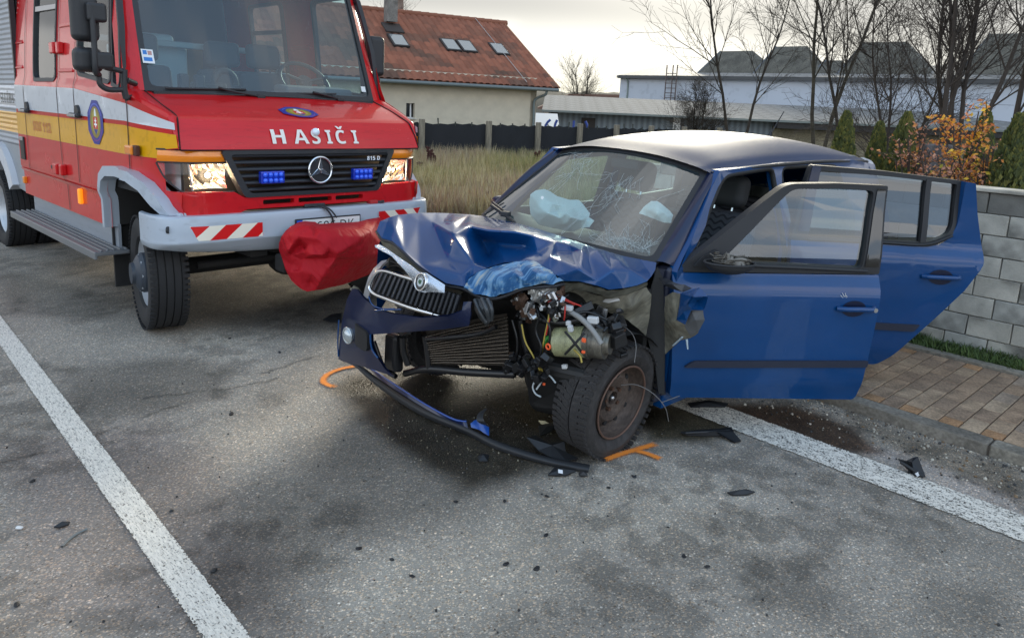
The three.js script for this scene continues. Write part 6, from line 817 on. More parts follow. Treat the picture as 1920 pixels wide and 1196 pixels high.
  { const q = (x, y, z) => [840 + x * 0.2604, 220 + y * 0.2604, z];
    M('airbag', [folded(car, [q(590, 560, -0.42), q(630, 530, -0.45), q(690, 518, -0.48), q(740, 535, -0.50), q(790, 565, -0.51), q(870, 592, -0.52), q(940, 598, -0.53), q(985, 640, -0.53), q(1025, 690, -0.52), q(1016, 716, -0.50), q(1055, 745, -0.49), q(1020, 788, -0.46), q(960, 796, -0.44), q(900, 822, -0.42), q(830, 812, -0.40), q(740, 795, -0.38), q(650, 770, -0.36), q(600, 700, -0.37), q(585, 620, -0.40)], [q(690, 580, -0.36), q(760, 620, -0.38), q(840, 640, -0.43), q(850, 685, -0.31), q(900, 650, -0.44), q(940, 690, -0.45), q(890, 720, -0.31), q(800, 720, -0.30), q(720, 690, -0.29), q(660, 640, -0.31), q(960, 740, -0.39), q(830, 765, -0.33), q(1000, 740, -0.46), q(780, 670, -0.42), q(640, 690, -0.31)], { div: 8, dent: 0.007, freq: 9, thick: 0.004, crease: 0.55, round: 2 })], bag, car);
    M('airbag', [folded(car, [q(1375, 690, -0.66), q(1410, 645, -0.67), q(1465, 600, -0.69), q(1510, 604, -0.69), q(1560, 640, -0.68), q(1600, 675, -0.67), q(1622, 705, -0.66), q(1606, 762, -0.64), q(1560, 760, -0.63), q(1480, 730, -0.63), q(1420, 705, -0.64)], [q(1440, 660, -0.63), q(1500, 650, -0.62), q(1550, 680, -0.62), q(1500, 695, -0.605), q(1580, 715, -0.625)], { div: 8, dent: 0.004, freq: 14, thick: 0.004, crease: 1.2, round: 3 })], bag, car);
    M('airbag', [folded(car, [q(1745, 775, -0.60), q(1785, 800, -0.61), q(1812, 845, -0.62), q(1810, 900, -0.61), q(1792, 942, -0.60), q(1752, 972, -0.58), q(1712, 940, -0.56), q(1676, 905, -0.56), q(1700, 840, -0.58)], [q(1750, 850, -0.55), q(1770, 900, -0.56), q(1730, 900, -0.53)], { div: 8, dent: 0.005, freq: 16, thick: 0.004, crease: 1.2, round: 3 })], bag, car); }
  M('interior_mirror', box(0.2, 0.06, 0.03, [0, 1.31, -0.80], [0, 0, 0], 0.015), plastic, car); M('headliner', [box(1.0, 0.03, 1.7, [0, 1.375, -1.95], [0, 0, 0], 0.012)], std(0.14, 0.14, 0.145, 0.95), car);
  { const p = on(car, 'x', -0.84, 950, 352); M('mirror', [box(0.12, 0.10, 0.19, [-0.84, 0.955, p.z], [0, -0.3, 0], 0.045), rod([-0.66, 0.92, p.z + 0.02], [-0.8, 0.94, p.z], 0.025)], navy, car).userData.label = 'intact far side mirror'; }
  { const k = (x, y, z) => new V3(...P(x, y, z)), w = M('wiper', [rod(k(921, 385, -0.22), k(975, 424, -0.17), 0.010, 0.008, 6), rod(k(924, 380, -0.30), k(948, 398, -0.24), 0.008, 0.008, 6), rod(k(908, 402, -0.25), k(945, 380, -0.34), 0.007, 0.004, 5), box(0.05, 0.03, 0.05, k(948, 401, -0.2).toArray(), [0, 0.4, 0], 0.008)], trim, car); M('cowl_panel', [patch([[-0.66, -0.35, 0, 0.35, 0.66].map((x) => ws(x / 0.66, -0.01).add(new V3(0, 0.0, 0.0))), [-0.68, -0.35, 0, 0.35, 0.68].map((x) => ws(x / 0.68, -0.01).add(new V3(0, -0.05, 0.10)))], 4, 3)], trim, car); }
  // --- folded bonnet ---
  const H = [[712, 415, 0.47], [728, 408, 0.40], [745, 403, 0.345], [768, 400.5, 0.26], [790, 399, 0.18], [820, 399, 0.06], [850, 400, -0.04], [880, 402, -0.16], [905, 405, -0.25], [940, 412, -0.20], [975, 420, -0.16], [1008, 429, -0.125], [1040, 439, -0.105], [1070, 449, -0.095], [1100, 459, -0.095], [1133, 469, -0.11], [1165, 479, -0.145], [1200, 486, -0.19], [1231, 492, -0.245],
    [1229, 505, -0.19], [1222, 517, -0.13], [1214, 527, -0.06], [1195, 535, -0.01], [1170, 540, 0.05], [1142, 543, 0.12], [1115, 534, 0.19], [1085, 527, 0.22], [1057, 528, 0.26], [1040, 531, 0.31], [1018, 532, 0.34], [1000, 534, 0.37], [976, 538, 0.41], [943, 551, 0.46], [922, 555, 0.48], [893, 549, 0.51], [870, 537, 0.54], [836, 531, 0.56], [812, 516, 0.57], [784, 496, 0.57], [758, 471, 0.565], [735, 452, 0.555], [716, 447, 0.545], [706, 432, 0.52]];
  const HI = [[725, 416, 0.44], [755, 416, 0.36], [785, 416, 0.28], [809, 416, 0.24], [830, 416.5, 0.225], [849, 417, 0.25], [880, 423, 0.22], [913, 430, 0.22], [940, 432, 0.20], [964, 433, 0.17], [1000, 441, 0.10], [1040, 452, 0.035], [1068, 459, 0.01], [1094, 463, -0.02],
    [851, 440, 0.40], [789, 494, 0.545], [858, 428, 0.30], [740, 430, 0.485], [918, 479, 0.13], [904, 452, 0.13], [932, 458, 0.12], [921, 497, 0.33], [890, 496, 0.43], [838, 484, 0.43], [868, 515, 0.505], [822, 502, 0.535],
    [985, 463, 0.07], [1008, 474, 0.16], [985, 484, 0.26], [1045, 472, 0.075], [1072, 472, 0.03]];
  const LOB = [[880, 521, 0.47], [895, 510, 0.45], [912, 503, 0.42], [930, 497, 0.38], [947, 492, 0.33], [975, 490, 0.29], [1000, 490, 0.27], [1016, 497, 0.28], [1030, 506, 0.29], [1042, 515, 0.30]];
  // rows: scraped lobe in front, creased paint elsewhere
  const leftI = [[1016, 486, 0.235], [1032, 480, 0.23], [1050, 488, 0.20], [1091, 469, 0.07], [1121, 469, -0.01], [1105, 480, 0.06], [1160, 487, 0.0], [1148, 506, 0.11], [1085, 504, 0.25], [1062, 512, 0.265], [1120, 525, 0.18], [1182, 506, -0.01]];
  const lobeOut = [...LOB, [1057, 528, 0.262], [1040, 532, 0.315], [1018, 533, 0.345], [1000, 535, 0.375], [976, 539, 0.415], [943, 552, 0.465], [922, 556, 0.485], [893, 550, 0.515], [870, 538, 0.545]], lobeIn = [[905, 530, 0.490], [935, 520, 0.485], [930, 538, 0.485], [965, 512, 0.435], [1000, 508, 0.385], [985, 524, 0.415], [1020, 518, 0.350], [955, 502, 0.375]];
  const top = H.slice(0, 27), bottomR = H.slice(35);
  const paintOut = [...top, [1057, 527, 0.258], ...[...LOB].reverse(), ...bottomR];
  const hood = M('bonnet', folded(car, paintOut, [...HI, ...leftI], { div: 8, dent: 0.001, freq: 7, crease: 0.5, round: 2 }), blue, car); hood.userData.label = 'crumpled bonnet';
  M('scraped_fold', folded(car, lobeOut, lobeIn, { div: 8, dent: 0.009, freq: 24, crease: 0.5, round: 1, seed: 5 }), scuff, hood);
  const lipL = (pts, r) => tube(pts.map((p) => P(...p)), r, pts.length * 6, 6);
  M('bonnet_lip', [lipL([[706, 434, 0.515], [716, 449, 0.54], [735, 455, 0.55], [758, 474, 0.56], [784, 499, 0.562], [812, 519, 0.56], [836, 535, 0.55], [870, 542, 0.53], [893, 554, 0.50], [922, 560, 0.475], [943, 556, 0.45], [976, 543, 0.40], [1000, 539, 0.36], [1040, 536, 0.30], [1057, 532, 0.25]], 0.0085)], std(0.05, 0.055, 0.07, 0.5, 0.3, { map: stoneMap }), hood);
  M('bonnet_inner', [folded(car, [[712, 448, 0.52], [735, 454, 0.53], [758, 474, 0.54], [784, 500, 0.54], [836, 536, 0.53], [868, 548, 0.50], [860, 556, 0.46], [826, 543, 0.47], [775, 508, 0.48], [740, 478, 0.48], [718, 462, 0.48]], [], { div: 4, thick: 0.003 }), folded(car, [[1057, 530, 0.25], [1085, 529, 0.21], [1115, 536, 0.18], [1142, 545, 0.11], [1170, 542, 0.04], [1214, 529, -0.07], [1212, 537, -0.10], [1170, 553, 0.0], [1140, 556, 0.07], [1110, 548, 0.13], [1075, 541, 0.18], [1060, 548, 0.2]], [[1120, 543, 0.15]], { div: 5, thick: 0.003, dent: 0.006, freq: 30 })], bare, hood);
  // --- front right corner that survived ---
  const bp = folded(car, [[634, 673, 0.60], [636, 640, 0.61], [641, 600, 0.60], [650, 562, 0.585], [660, 541, 0.57], [668, 541, 0.585], [680, 556, 0.62], [686, 562, 0.63], [697, 572, 0.645], [706, 580, 0.655], [740, 589, 0.66], [790, 596, 0.65], [840, 593, 0.63], [866, 582, 0.60], [869, 566, 0.58], [883, 565, 0.57], [882, 590, 0.575], [879, 611, 0.57], [830, 618, 0.60], [770, 622, 0.63], [730, 625, 0.65], [696, 627, 0.66], [697, 645, 0.655], [700, 660, 0.645], [708, 671, 0.635], [720, 690, 0.62], [738, 708, 0.60], [730, 703, 0.61], [690, 690, 0.635], [655, 681, 0.62]], [[655, 595, 0.635], [672, 610, 0.655], [645, 655, 0.625], [670, 660, 0.645], [690, 600, 0.66], [685, 640, 0.66], [760, 606, 0.655], [820, 606, 0.625]], { div: 4, dent: 0.0015, freq: 6, thick: 0.012, crease: 0.7, round: 3 });
  const bumper = M('bumper', bp, navy, car); bumper.userData.label = 'surviving right half of the front bumper';
  M('bumper_edge', [lipL([[694, 627, 0.668], [695, 645, 0.664], [699, 659, 0.655], [708, 671, 0.643]], 0.005), lipL([[691, 556, 0.645], [697, 570, 0.655], [712, 578, 0.66], [740, 579, 0.66]], 0.004), lipL([[704, 582, 0.665], [752, 580, 0.665]], 0.004), lipL([[635, 600, 0.61], [633, 640, 0.615], [634, 668, 0.605]], 0.004)], blue, bumper);
  { const c = P(651, 629, 0.655), c2 = P(672, 632, 0.668); M('fog_recess', slab(roundPoly([[-0.075, -0.05], [0.085, -0.058], [0.085, 0.05], [-0.075, 0.058]], 0.03), [], (u, v) => new V3(c2[0] + u, c2[1] + v, 0.672 - 0.12 * Math.pow(Math.max(0, -u) / 0.1, 2) * 0.4), (u, v) => new V3(c2[0] + u, c2[1] + v, 0.64), 0.05, 0.05), seal, bumper); const fl = M('fog_lamp', [put(new THREE.SphereGeometry(0.041, 20, 14), [c[0], c[1], 0.645], [0, 0, 0], [1, 1, 0.7]), put(new THREE.TorusGeometry(0.041, 0.006, 8, 28), [c[0], c[1], 0.655])], phy(0.45, 0.50, 0.52, 0.12, { clearcoat: 1, metalness: 0.5 }), bumper); }
  M('headlamp', [folded(car, [[680, 557, 0.60], [684, 540, 0.60], [690, 520, 0.59], [700, 503, 0.575], [715, 489, 0.55], [726, 487, 0.54], [716, 497, 0.575], [706, 510, 0.60], [700, 526, 0.615], [694, 545, 0.62], [690, 560, 0.62]], [], { div: 4, thick: 0.01, dent: 0.001 })], std(0.42, 0.42, 0.42, 0.3, 0.35), car);
  M('headlamp_back', [folded(car, [[716, 494, 0.52], [730, 482, 0.50], [752, 487, 0.50], [775, 505, 0.50], [790, 522, 0.50], [760, 515, 0.52], [730, 505, 0.53]], [[750, 500, 0.47]], { div: 5, dent: 0.012, freq: 30 }), lipL([[712, 500, 0.53], [725, 490, 0.51], [745, 495, 0.5], [765, 510, 0.52]], 0.006), lipL([[720, 505, 0.54], [740, 498, 0.52], [760, 506, 0.52]], 0.004)], grimy, car);
  M('bumper_bracket', [folded(car, [[655, 543, 0.55], [663, 536, 0.55], [670, 539, 0.57], [682, 556, 0.60], [676, 560, 0.58], [664, 550, 0.55]], [], { div: 3, thick: 0.004 })], bare, car);
  // grille: bars in a chrome surround, tilted as it hangs
  {
    const C4 = [[712, 508, 0.625], [866, 553, 0.585], [853, 597, 0.575], [694, 545, 0.635]], g = (s, t, o = 0) => { const k = [0, 1, 2].map((i) => lerp(lerp(C4[0][i], C4[1][i], s), lerp(C4[3][i], C4[2][i], s), t)); return new V3(...P(k[0], k[1] + 3 * Math.sin(s * PI) * t, k[2] + o + 0.02 * Math.sin(s * PI))); };
    const gr = M('grille', [sheet([[0, 0], [1, 0], [1, 1], [0, 1]], [], (s, t) => g(s, t, -0.035), 0.1, 0.2)], seal, car);
    for (let k = 0; k < 18; k++) { const s = 0.035 + k * 0.0545, w = 0.0195; M('grille_bar', patch([-1, -0.6, 0, 0.6, 1].map((q) => [0.04, 0.3, 0.65, 0.96].map((t) => g(s + q * w, t, 0.012 * (1 - q * q) - 0.012 + 0.008 * Math.sin(t * PI)))), 2, 3), std(0.05, 0.055, 0.065, 0.5, 0, { map: dustMap }), gr); }
    M('chrome_surround', [tube([g(0.62, -0.03, 0.0), g(0.3, -0.04, 0), g(0.02, -0.03, 0), g(-0.025, 0.1, 0.005), g(-0.04, 0.5, 0.008), g(-0.03, 0.85, 0.01), g(0.02, 1.03, 0.012), g(0.2, 1.08, 0.015), g(0.5, 1.09, 0.018), g(0.75, 1.07, 0.014)], 0.0085, 90, 8), tube([g(0.75, 1.07, 0.012), g(0.85, 1.06, 0.008), g(0.98, 1.02, 0)], 0.006, 20, 6)], chrome, gr);
    const mp = [[702, 460], [711, 458], [722, 464], [746, 481], [773, 499], [786, 510], [800, 512], [812, 520], [834, 534], [833, 549], [818, 548], [806, 547], [797, 549], [785, 546], [777, 538], [772, 524], [757, 505], [734, 480], [704, 464]];
    const MZ = (x, y) => 0.655 + 0.015 * sm(760, 800, x) - 0.02 * sm(800, 840, x) + 0.008 * Math.sin((y - 458 - (x - 702) * 0.62) * 0.15);
    const mo = M('chrome_bar', slab(mp, [], (x, y) => new V3(...P(x, y, MZ(x, y))), (x, y) => new V3(...P(x, y, MZ(x, y) - 0.016)), 8, 6), std(0.62, 0.70, 0.80, 0.16, 1, { bumpMap: stoneMap, bumpScale: 0.001 }), gr);
    const b = P(790, 529, 0.684); M('badge', [put(new THREE.CylinderGeometry(0.038, 0.04, 0.012, 36), b, [PI / 2 - 0.25, 0, 0]), put(new THREE.TorusGeometry(0.038, 0.0035, 8, 40), [b[0], b[1] + 0.0015, b[2] + 0.006], [-0.25, 0, 0])], chrome, mo);
    const bd = put(new THREE.CircleGeometry(0.035, 36), [b[0], b[1] + 0.002, b[2] + 0.0075], [-0.25, 0, 0]); M('badge_face', bd, new THREE.MeshStandardMaterial({ roughness: 0.3, map: draw(256, 256, (c, w, h) => { c.fillStyle = '#14181a'; c.fillRect(0, 0, w, h); c.strokeStyle = '#c8ccce'; c.lineWidth = 4; c.beginPath(); c.arc(128, 128, 76, 0, 7); c.stroke(); c.fillStyle = '#b8c0c0'; c.beginPath(); c.arc(128, 128, 72, 0, 7); c.fill(); c.fillStyle = '#0c4a2c'; c.beginPath(); c.ellipse(118, 128, 44, 36, 0.3, 0, 7); c.fill(); c.fillRect(120, 96, 44, 20); c.fillRect(112, 136, 46, 18); c.fillStyle = '#dfe3e4'; c.font = 'bold 38px sans-serif'; 'SKODA'.split('').forEach((t, i) => { c.save(); c.translate(128, 128); c.rotate((i - 2) * 0.42); c.fillText(t, -13, -86); c.restore(); }); }) }), mo);
  }
  // --- what is left of the engine bay ---
  { // radiator with fins
    const C4 = [[798, 633, 0.50], [952, 596, 0.36], [955, 686, 0.34], [803, 683, 0.48]], g = (s, t, o = 0) => { const k = [0, 1, 2].map((i) => lerp(lerp(C4[0][i], C4[1][i], s), lerp(C4[3][i], C4[2][i], s), t)); return new V3(...P(k[0], k[1], k[2] + o)); };
    const rd = M('radiator', sheet([[0, -0.25], [1, -0.1], [1, 1], [0, 1]], [], (s, t) => { const w = g(s, t); w.z += 0.02 * (fbm(s * 5 + 3, t * 4 + 8, 3) - 0.5); return w; }, 0.05, 0.05, 0.5), std(0.055, 0.045, 0.038, 0.35, 0.4, { map: stoneMap }), car);
    const tubes = [], r = rng(31); for (let k = 0; k < 13; k++) { const t = -0.02 + k * 0.08, pts = []; for (let q = 0; q <= 10; q++) pts.push(g(q / 10, t + (r() - 0.5) * 0.015, 0.010 + (r() - 0.5) * 0.006)); tubes.push(tube(pts, 0.0035, 40, 5)); } M('cooling_tube', tubes, std(0.15, 0.125, 0.10, 0.22, 0.7), rd);
    const fins = []; for (let k = 0; k < 60; k++) fins.push(rod(g(k / 60, 0.0, 0.004), g(k / 60, 0.99, 0.004), 0.0022, 0.0022, 4)); M('cooling_fin', fins, std(0.07, 0.06, 0.05, 0.4, 0.5), rd).userData.kind = 'stuff';
    M('radiator_frame', [lipL([[760, 700, 0.50], [800, 692, 0.49], [880, 698, 0.42], [965, 702, 0.33]], 0.02), lipL([[796, 630, 0.51], [800, 655, 0.50], [804, 690, 0.49]], 0.016), lipL([[800, 636, 0.52], [840, 633, 0.5], [900, 625, 0.44], [930, 612, 0.42]], 0.012)], oily, rd);
  }
  M('engine_block', [crumple(box(0.62, 0.46, 0.36, [0.22, 0.55, 0.08], [0.1, 0.2, 0.05], 0.05), 0.035, 7, 2), crumple(box(0.5, 0.3, 0.3, [-0.25, 0.62, 0.2], [0, 0, 0], 0.05), 0.03, 8, 4), crumple(box(0.36, 0.3, 0.3, [0.5, 0.36, 0.10], [0.2, 0.3, 0], 0.06), 0.03, 9, 6), box(1.2, 0.5, 0.03, [0, 0.68, -0.22]), box(0.7, 0.05, 0.25, [0, 0.32, -0.1])], std(0.012, 0.0115, 0.011, 0.5, 0.2), car);
  M('intake_duct', [folded(car, [[888, 560, 0.50], [905, 557, 0.49], [922, 558, 0.47], [926, 585, 0.46], [922, 600, 0.46], [911, 613, 0.47], [898, 598, 0.48], [890, 580, 0.49]], [[905, 580, 0.52], [915, 590, 0.515]], { div: 4, dent: 0.004 }), lipL([[890, 562, 0.51], [900, 585, 0.52], [912, 604, 0.50]], 0.010), lipL([[903, 560, 0.51], [912, 580, 0.53], [917, 600, 0.50]], 0.010), lipL([[914, 560, 0.50], [922, 580, 0.51], [921, 600, 0.49]], 0.009)], std(0.05, 0.055, 0.06, 0.35), car);
  M('side_bracket', [lipL([[755, 632, 0.56], [757, 660, 0.55], [765, 684, 0.53]], 0.018), lipL([[700, 640, 0.58], [720, 690, 0.56], [742, 706, 0.56]], 0.014), put(new THREE.TorusGeometry(0.07, 0.01, 6, 20, PI), P(772, 650, 0.50), [0, 0.3, 1.6]), crumple(box(0.12, 0.2, 0.06, P(738, 662, 0.54), [0, 0, 0], 0.02), 0.02, 10)], oily, car);
  { // torn metal, brackets and clips round the broken corner
    const r = rng(64), sh = [], dk = [], ru = [];
    for (let k = 0; k < 70; k++) { const x = 965 + r() * 95, y = 548 + r() * 50, z = 0.22 + r() * 0.16, p = P(x, y, z), s = 0.012 + r() * 0.03; const g = crumple(box(s * (0.6 + r()), s * (0.4 + r() * 0.6), s * 0.4, [0, 0, 0], undefined, 0.003), 0.004, 40, k); put(g, p, [r() * 3, r() * 3, r() * 3]); (r() < 0.42 ? sh : r() < 0.3 ? ru : dk).push(g); }
    for (let k = 0; k < 110; k++) { const x = 960 + r() * 210, y = 575 + r() * 100, z = 0.02 + r() * 0.16, p = P(x, y, z), s = 0.02 + r() * 0.05; const g = crumple(box(s * (0.6 + r()), s * (0.4 + r()), s * 0.6, [0, 0, 0], undefined, 0.004), 0.006, 30, k); put(g, p, [r() * 3, r() * 3, r() * 3]); (r() < 0.14 ? sh : r() < 0.16 ? ru : dk).push(g); }
    for (let k = 0; k < 30; k++) { const p = P(950 + r() * 80, 668 + r() * 40, 0.3 + r() * 0.06), s = 0.012 + r() * 0.03; dk.push(put(crumple(box(s, s * 1.4, s * 0.7, [0, 0, 0], undefined, 0.003), 0.006, 30, k), p, [r() * 3, r() * 3, r() * 3])); }
    M('torn_metal', sh, alloy, car).userData.kind = 'stuff'; M('broken_plastic', dk, oily, car).userData.kind = 'stuff'; M('rusty_bracket', ru, rust, car).userData.kind = 'stuff';
    M('bent_strut', [folded(car, [[968, 556, 0.36], [985, 548, 0.35], [992, 560, 0.34], [985, 580, 0.33], [992, 598, 0.30], [978, 592, 0.33], [966, 575, 0.35]], [[980, 568, 0.38]], { div: 5, dent: 0.012, freq: 40 })], std(0.24, 0.15, 0.11, 0.5, 0.5, { map: stoneMap }), car);
    M('headlamp_shell', [folded(car, [[990, 545, 0.34], [1005, 540, 0.33], [1030, 536, 0.30], [1045, 540, 0.27], [1040, 556, 0.26], [1015, 570, 0.29], [998, 565, 0.33]], [[1015, 552, 0.33], [1030, 548, 0.29]], { div: 5, dent: 0.012, freq: 45, crease: 0.3 })], std(0.5, 0.5, 0.48, 0.25, 0.6), car);
  }
  M('inner_wing', [folded(car, [[1062, 548, 0.14], [1075, 540, 0.12], [1105, 550, 0.07], [1140, 558, 0.02], [1175, 553, -0.06], [1212, 538, -0.16], [1222, 552, -0.18], [1219, 590, -0.19], [1212, 630, -0.19], [1196, 615, -0.16], [1175, 598, -0.10], [1150, 588, -0.05], [1115, 580, 0.03], [1085, 575, 0.08], [1066, 566, 0.12]], [[1185, 575, -0.06], [1200, 585, -0.16], [1150, 570, 0.0], [1205, 560, -0.14], [1165, 582, -0.05]], { div: 6, dent: 0.005, freq: 18, round: 2 })], cream, car);
  M('wing_slot', [folded(car, [[1130, 566, 0.05], [1135, 562, 0.05], [1160, 560, 0.0], [1162, 564, 0.0], [1140, 568, 0.03]], [], { div: 2 })], std(0.55, 0.55, 0.53, 0.5), car);
  M('wheel_arch_liner', [folded(car, [[1150, 590, -0.08], [1180, 604, -0.13], [1213, 632, -0.22], [1228, 680, -0.26], [1236, 740, -0.27], [1247, 740, -0.33], [1246, 600, -0.30], [1243, 520, -0.28], [1232, 500, -0.25], [1222, 540, -0.22], [1218, 600, -0.22], [1200, 600, -0.2]], [], { div: 4, dent: 0.006 }), box(0.22, 0.45, 0.03, [0.58, 0.58, -0.20]), patch([0, 0.4, 0.8, 1.2, 1.6, 2.0, 2.25].map((a) => [0.45, 0.58, 0.72].map((x) => [x, 0.3 + Math.sin(a) * 0.32, -0.02 + Math.cos(a) * 0.34 * -1])), 3, 3)], std(0.014, 0.014, 0.014, 0.75), car);
  M('hinge_post', [folded(car, [[1228, 503, -0.27], [1243, 500, -0.29], [1256, 505, -0.33], [1252, 560, -0.34], [1249, 740, -0.37], [1240, 742, -0.31], [1236, 640, -0.29], [1226, 560, -0.26]], [], { div: 4, dent: 0.003 }), box(0.1, 0.7, 0.1, [0.66, 0.55, -0.36], [0, 0, 0], 0.02)], std(0.02, 0.024, 0.045, 0.45), car);
  M('torn_wing', [folded(car, [[1247, 556, -0.22], [1262, 548, -0.20], [1277, 551, -0.18], [1272, 575, -0.16], [1268, 600, -0.15], [1290, 612, -0.16], [1310, 625, -0.18], [1295, 634, -0.19], [1278, 638, -0.20], [1262, 650, -0.22], [1247, 665, -0.24], [1246, 610, -0.23]], [[1260, 590, -0.19], [1272, 620, -0.18]], { div: 5, dent: 0.006, freq: 20 })], cream, car);
  { const t = M('torn_wing_fold', [folded(car, [[1276, 551, -0.17], [1294, 545, -0.15], [1313, 539, -0.16], [1327, 556, -0.17], [1319, 580, -0.15], [1297, 580, -0.13], [1287, 600, -0.13], [1268, 600, -0.15], [1275, 575, -0.14]], [[1300, 556, -0.08], [1308, 566, -0.17], [1290, 570, -0.09], [1282, 585, -0.12]], { div: 5, dent: 0.004, freq: 25, crease: 0.3 })], blue, car); M('torn_edge', [folded(car, [[1297, 582, -0.15], [1319, 581, -0.16], [1322, 600, -0.17], [1310, 622, -0.18], [1296, 630, -0.18], [1285, 612, -0.16], [1290, 598, -0.15]], [[1305, 600, -0.14]], { div: 4, dent: 0.006 })], std(0.09, 0.095, 0.10, 0.5), t); M('torn_edge', [rod(P(1288, 636, -0.18), P(1290, 655, -0.18), 0.006, 0.003, 5), rod(P(1280, 632, -0.18), P(1262, 648, -0.2), 0.005, 0.004, 5)], std(0.4, 0.48, 0.52, 0.4), t); M('torn_strap', [folded(car, [[1236, 520, -0.24], [1250, 522, -0.23], [1262, 530, -0.2], [1285, 533, -0.18], [1296, 540, -0.16], [1280, 546, -0.17], [1258, 541, -0.2], [1243, 534, -0.22]], [[1262, 534, -0.16]], { div: 4, dent: 0.006 })], std(0.035, 0.04, 0.05, 0.4), t); }
  { // electric pump and its hoses
    const a = new V3(...P(1043, 641, 0.245)), b = new V3(...P(1098, 641, 0.19)), c = new V3(...P(1136, 645, 0.155)), pm = M('power_pump', [rod(a, b, 0.066, 0.071, 28), rod(a.clone().lerp(b, -0.1), a, 0.05, 0.062, 24)], phy(0.46, 0.48, 0.28, 0.4, { map: stoneMap }), car);
    M('pump_cap', [rod(a.clone().lerp(b, -0.22), a.clone().lerp(b, -0.06), 0.028, 0.032, 16), put(new THREE.TorusGeometry(0.024, 0.009, 8, 18), a.clone().lerp(b, -0.2).toArray(), [0, R(60), 0])], std(0.05, 0.32, 0.05, 0.45), pm);
    M('pump_motor', [rod(b, c, 0.07, 0.068, 24), rod(b.clone().lerp(c, 0.15), b.clone().lerp(c, 0.28), 0.075, 0.075, 24), rod(c, c.clone().lerp(b, -0.25), 0.05, 0.045, 20)], std(0.26, 0.25, 0.22, 0.4, 0.6, { map: stoneMap }), pm);
    M('pump_strap', [tube([P(1060, 622, 0.32), P(1075, 640, 0.325), P(1092, 662, 0.29)], 0.006, 16, 5), tube([P(1096, 625, 0.28), P(1078, 645, 0.32), P(1060, 664, 0.30)], 0.006, 16, 5)], seal, pm);
    M('hose', [lipL([[1035, 583, 0.27], [1058, 582, 0.27], [1085, 594, 0.27], [1110, 618, 0.26], [1128, 645, 0.25]], 0.012)], std(0.24, 0.24, 0.23, 0.55), car);
    M('hose', [lipL([[1000, 590, 0.28], [1020, 600, 0.27], [1055, 605, 0.22], [1100, 600, 0.18], [1130, 620, 0.15]], 0.018), lipL([[1090, 570, 0.12], [1130, 600, 0.1], [1150, 640, 0.08]], 0.016), lipL([[975, 600, 0.3], [985, 650, 0.28], [1000, 690, 0.26]], 0.015)], oily, car);
  }
  const wire = (pts, r, m, name = 'wire') => M(name, pts.map((p) => lipL(p, r)), m, car);
  wire([[[1030, 560, 0.29], [1050, 556, 0.28], [1070, 566, 0.26], [1090, 574, 0.22]], [[1028, 566, 0.29], [1055, 562, 0.28], [1078, 572, 0.24]], [[1060, 570, 0.3], [1059, 590, 0.3], [1058, 600, 0.29]], [[1032, 590, 0.29], [1028, 610, 0.3], [1024, 628, 0.3]]], 0.0035, std(0.5, 0.03, 0.02, 0.5));
  wire([[[1030, 584, 0.29], [1028, 600, 0.3], [1022, 628, 0.3], [1016, 660, 0.3], [1012, 680, 0.3], [1018, 700, 0.28]], [[978, 608, 0.33], [985, 640, 0.33], [1000, 668, 0.32], [1010, 690, 0.3], [1018, 705, 0.28]], [[1076, 655, 0.3], [1088, 668, 0.3], [1091, 680, 0.3]]], 0.0042, std(0.42, 0.32, 0.06, 0.5));
  wire([[[1018, 700, 0.29], [1005, 712, 0.29], [999, 726, 0.29], [1004, 738, 0.29], [1014, 744, 0.29]], [[1020, 704, 0.29], [1014, 718, 0.29], [1006, 730, 0.29]], [[1020, 700, 0.29], [1032, 706, 0.28], [1042, 718, 0.27]]], 0.0042, std(0.45, 0.5, 0.52, 0.4));
  wire([[[1150, 600, 0.1], [1185, 625, 0.15], [1193, 650, 0.2], [1190, 680, 0.22]], [[1165, 722, 0.24], [1195, 722, 0.24], [1225, 738, 0.2], [1248, 765, 0.16], [1254, 790, 0.14]], [[1240, 755, 0.1], [1275, 742, 0.05]]], 0.0018, std(0.14, 0.135, 0.13, 0.5, 0.3));
  wire([[[995, 560, 0.3], [1010, 590, 0.31], [1005, 620, 0.31], [1015, 650, 0.31], [1008, 690, 0.3]], [[1000, 575, 0.3], [1030, 610, 0.3], [1025, 660, 0.3], [1000, 700, 0.29]], [[1045, 575, 0.29], [1070, 590, 0.28], [1100, 585, 0.2], [1140, 600, 0.14]], [[960, 600, 0.34], [970, 640, 0.33], [965, 690, 0.32]]], 0.006, oily);
  M('connector', [box(0.05, 0.03, 0.025, P(1112, 600, 0.24), [0.1, 0.3, 0.1], 0.006), box(0.05, 0.022, 0.03, P(1064, 577, 0.28), [0, 0.4, 0], 0.006), box(0.02, 0.02, 0.02, P(1066, 606, 0.3), [0.2, 0.3, 0], 0.004), box(0.022, 0.028, 0.02, P(1070, 616, 0.3), [0.2, 0.3, 0.2], 0.004), box(0.028, 0.018, 0.02, P(1018, 578, 0.31), [0, 0.4, 0.4], 0.004), box(0.025, 0.02, 0.02, P(1059, 687, 0.24), [0, 0.4, 0.2], 0.004)], std(0.55, 0.56, 0.56, 0.4), car);
  M('orange_clip', [put(new THREE.TorusGeometry(0.012, 0.005, 6, 14), P(1028, 650, 0.31)), box(0.018, 0.018, 0.012, P(1095, 638, 0.31), undefined, 0.003), box(0.015, 0.012, 0.012, P(1094, 660, 0.30), undefined, 0.003), box(0.012, 0.012, 0.01, P(1020, 720, 0.29), undefined, 0.003)], std(0.85, 0.12, 0.03, 0.5), car);
  // --- front wheels: the left one flat and pushed back ---
  const dirty = std(0.05, 0.047, 0.049, 0.75, 0, { map: stoneMap, bumpMap: fineBump, bumpScale: 0.002 });
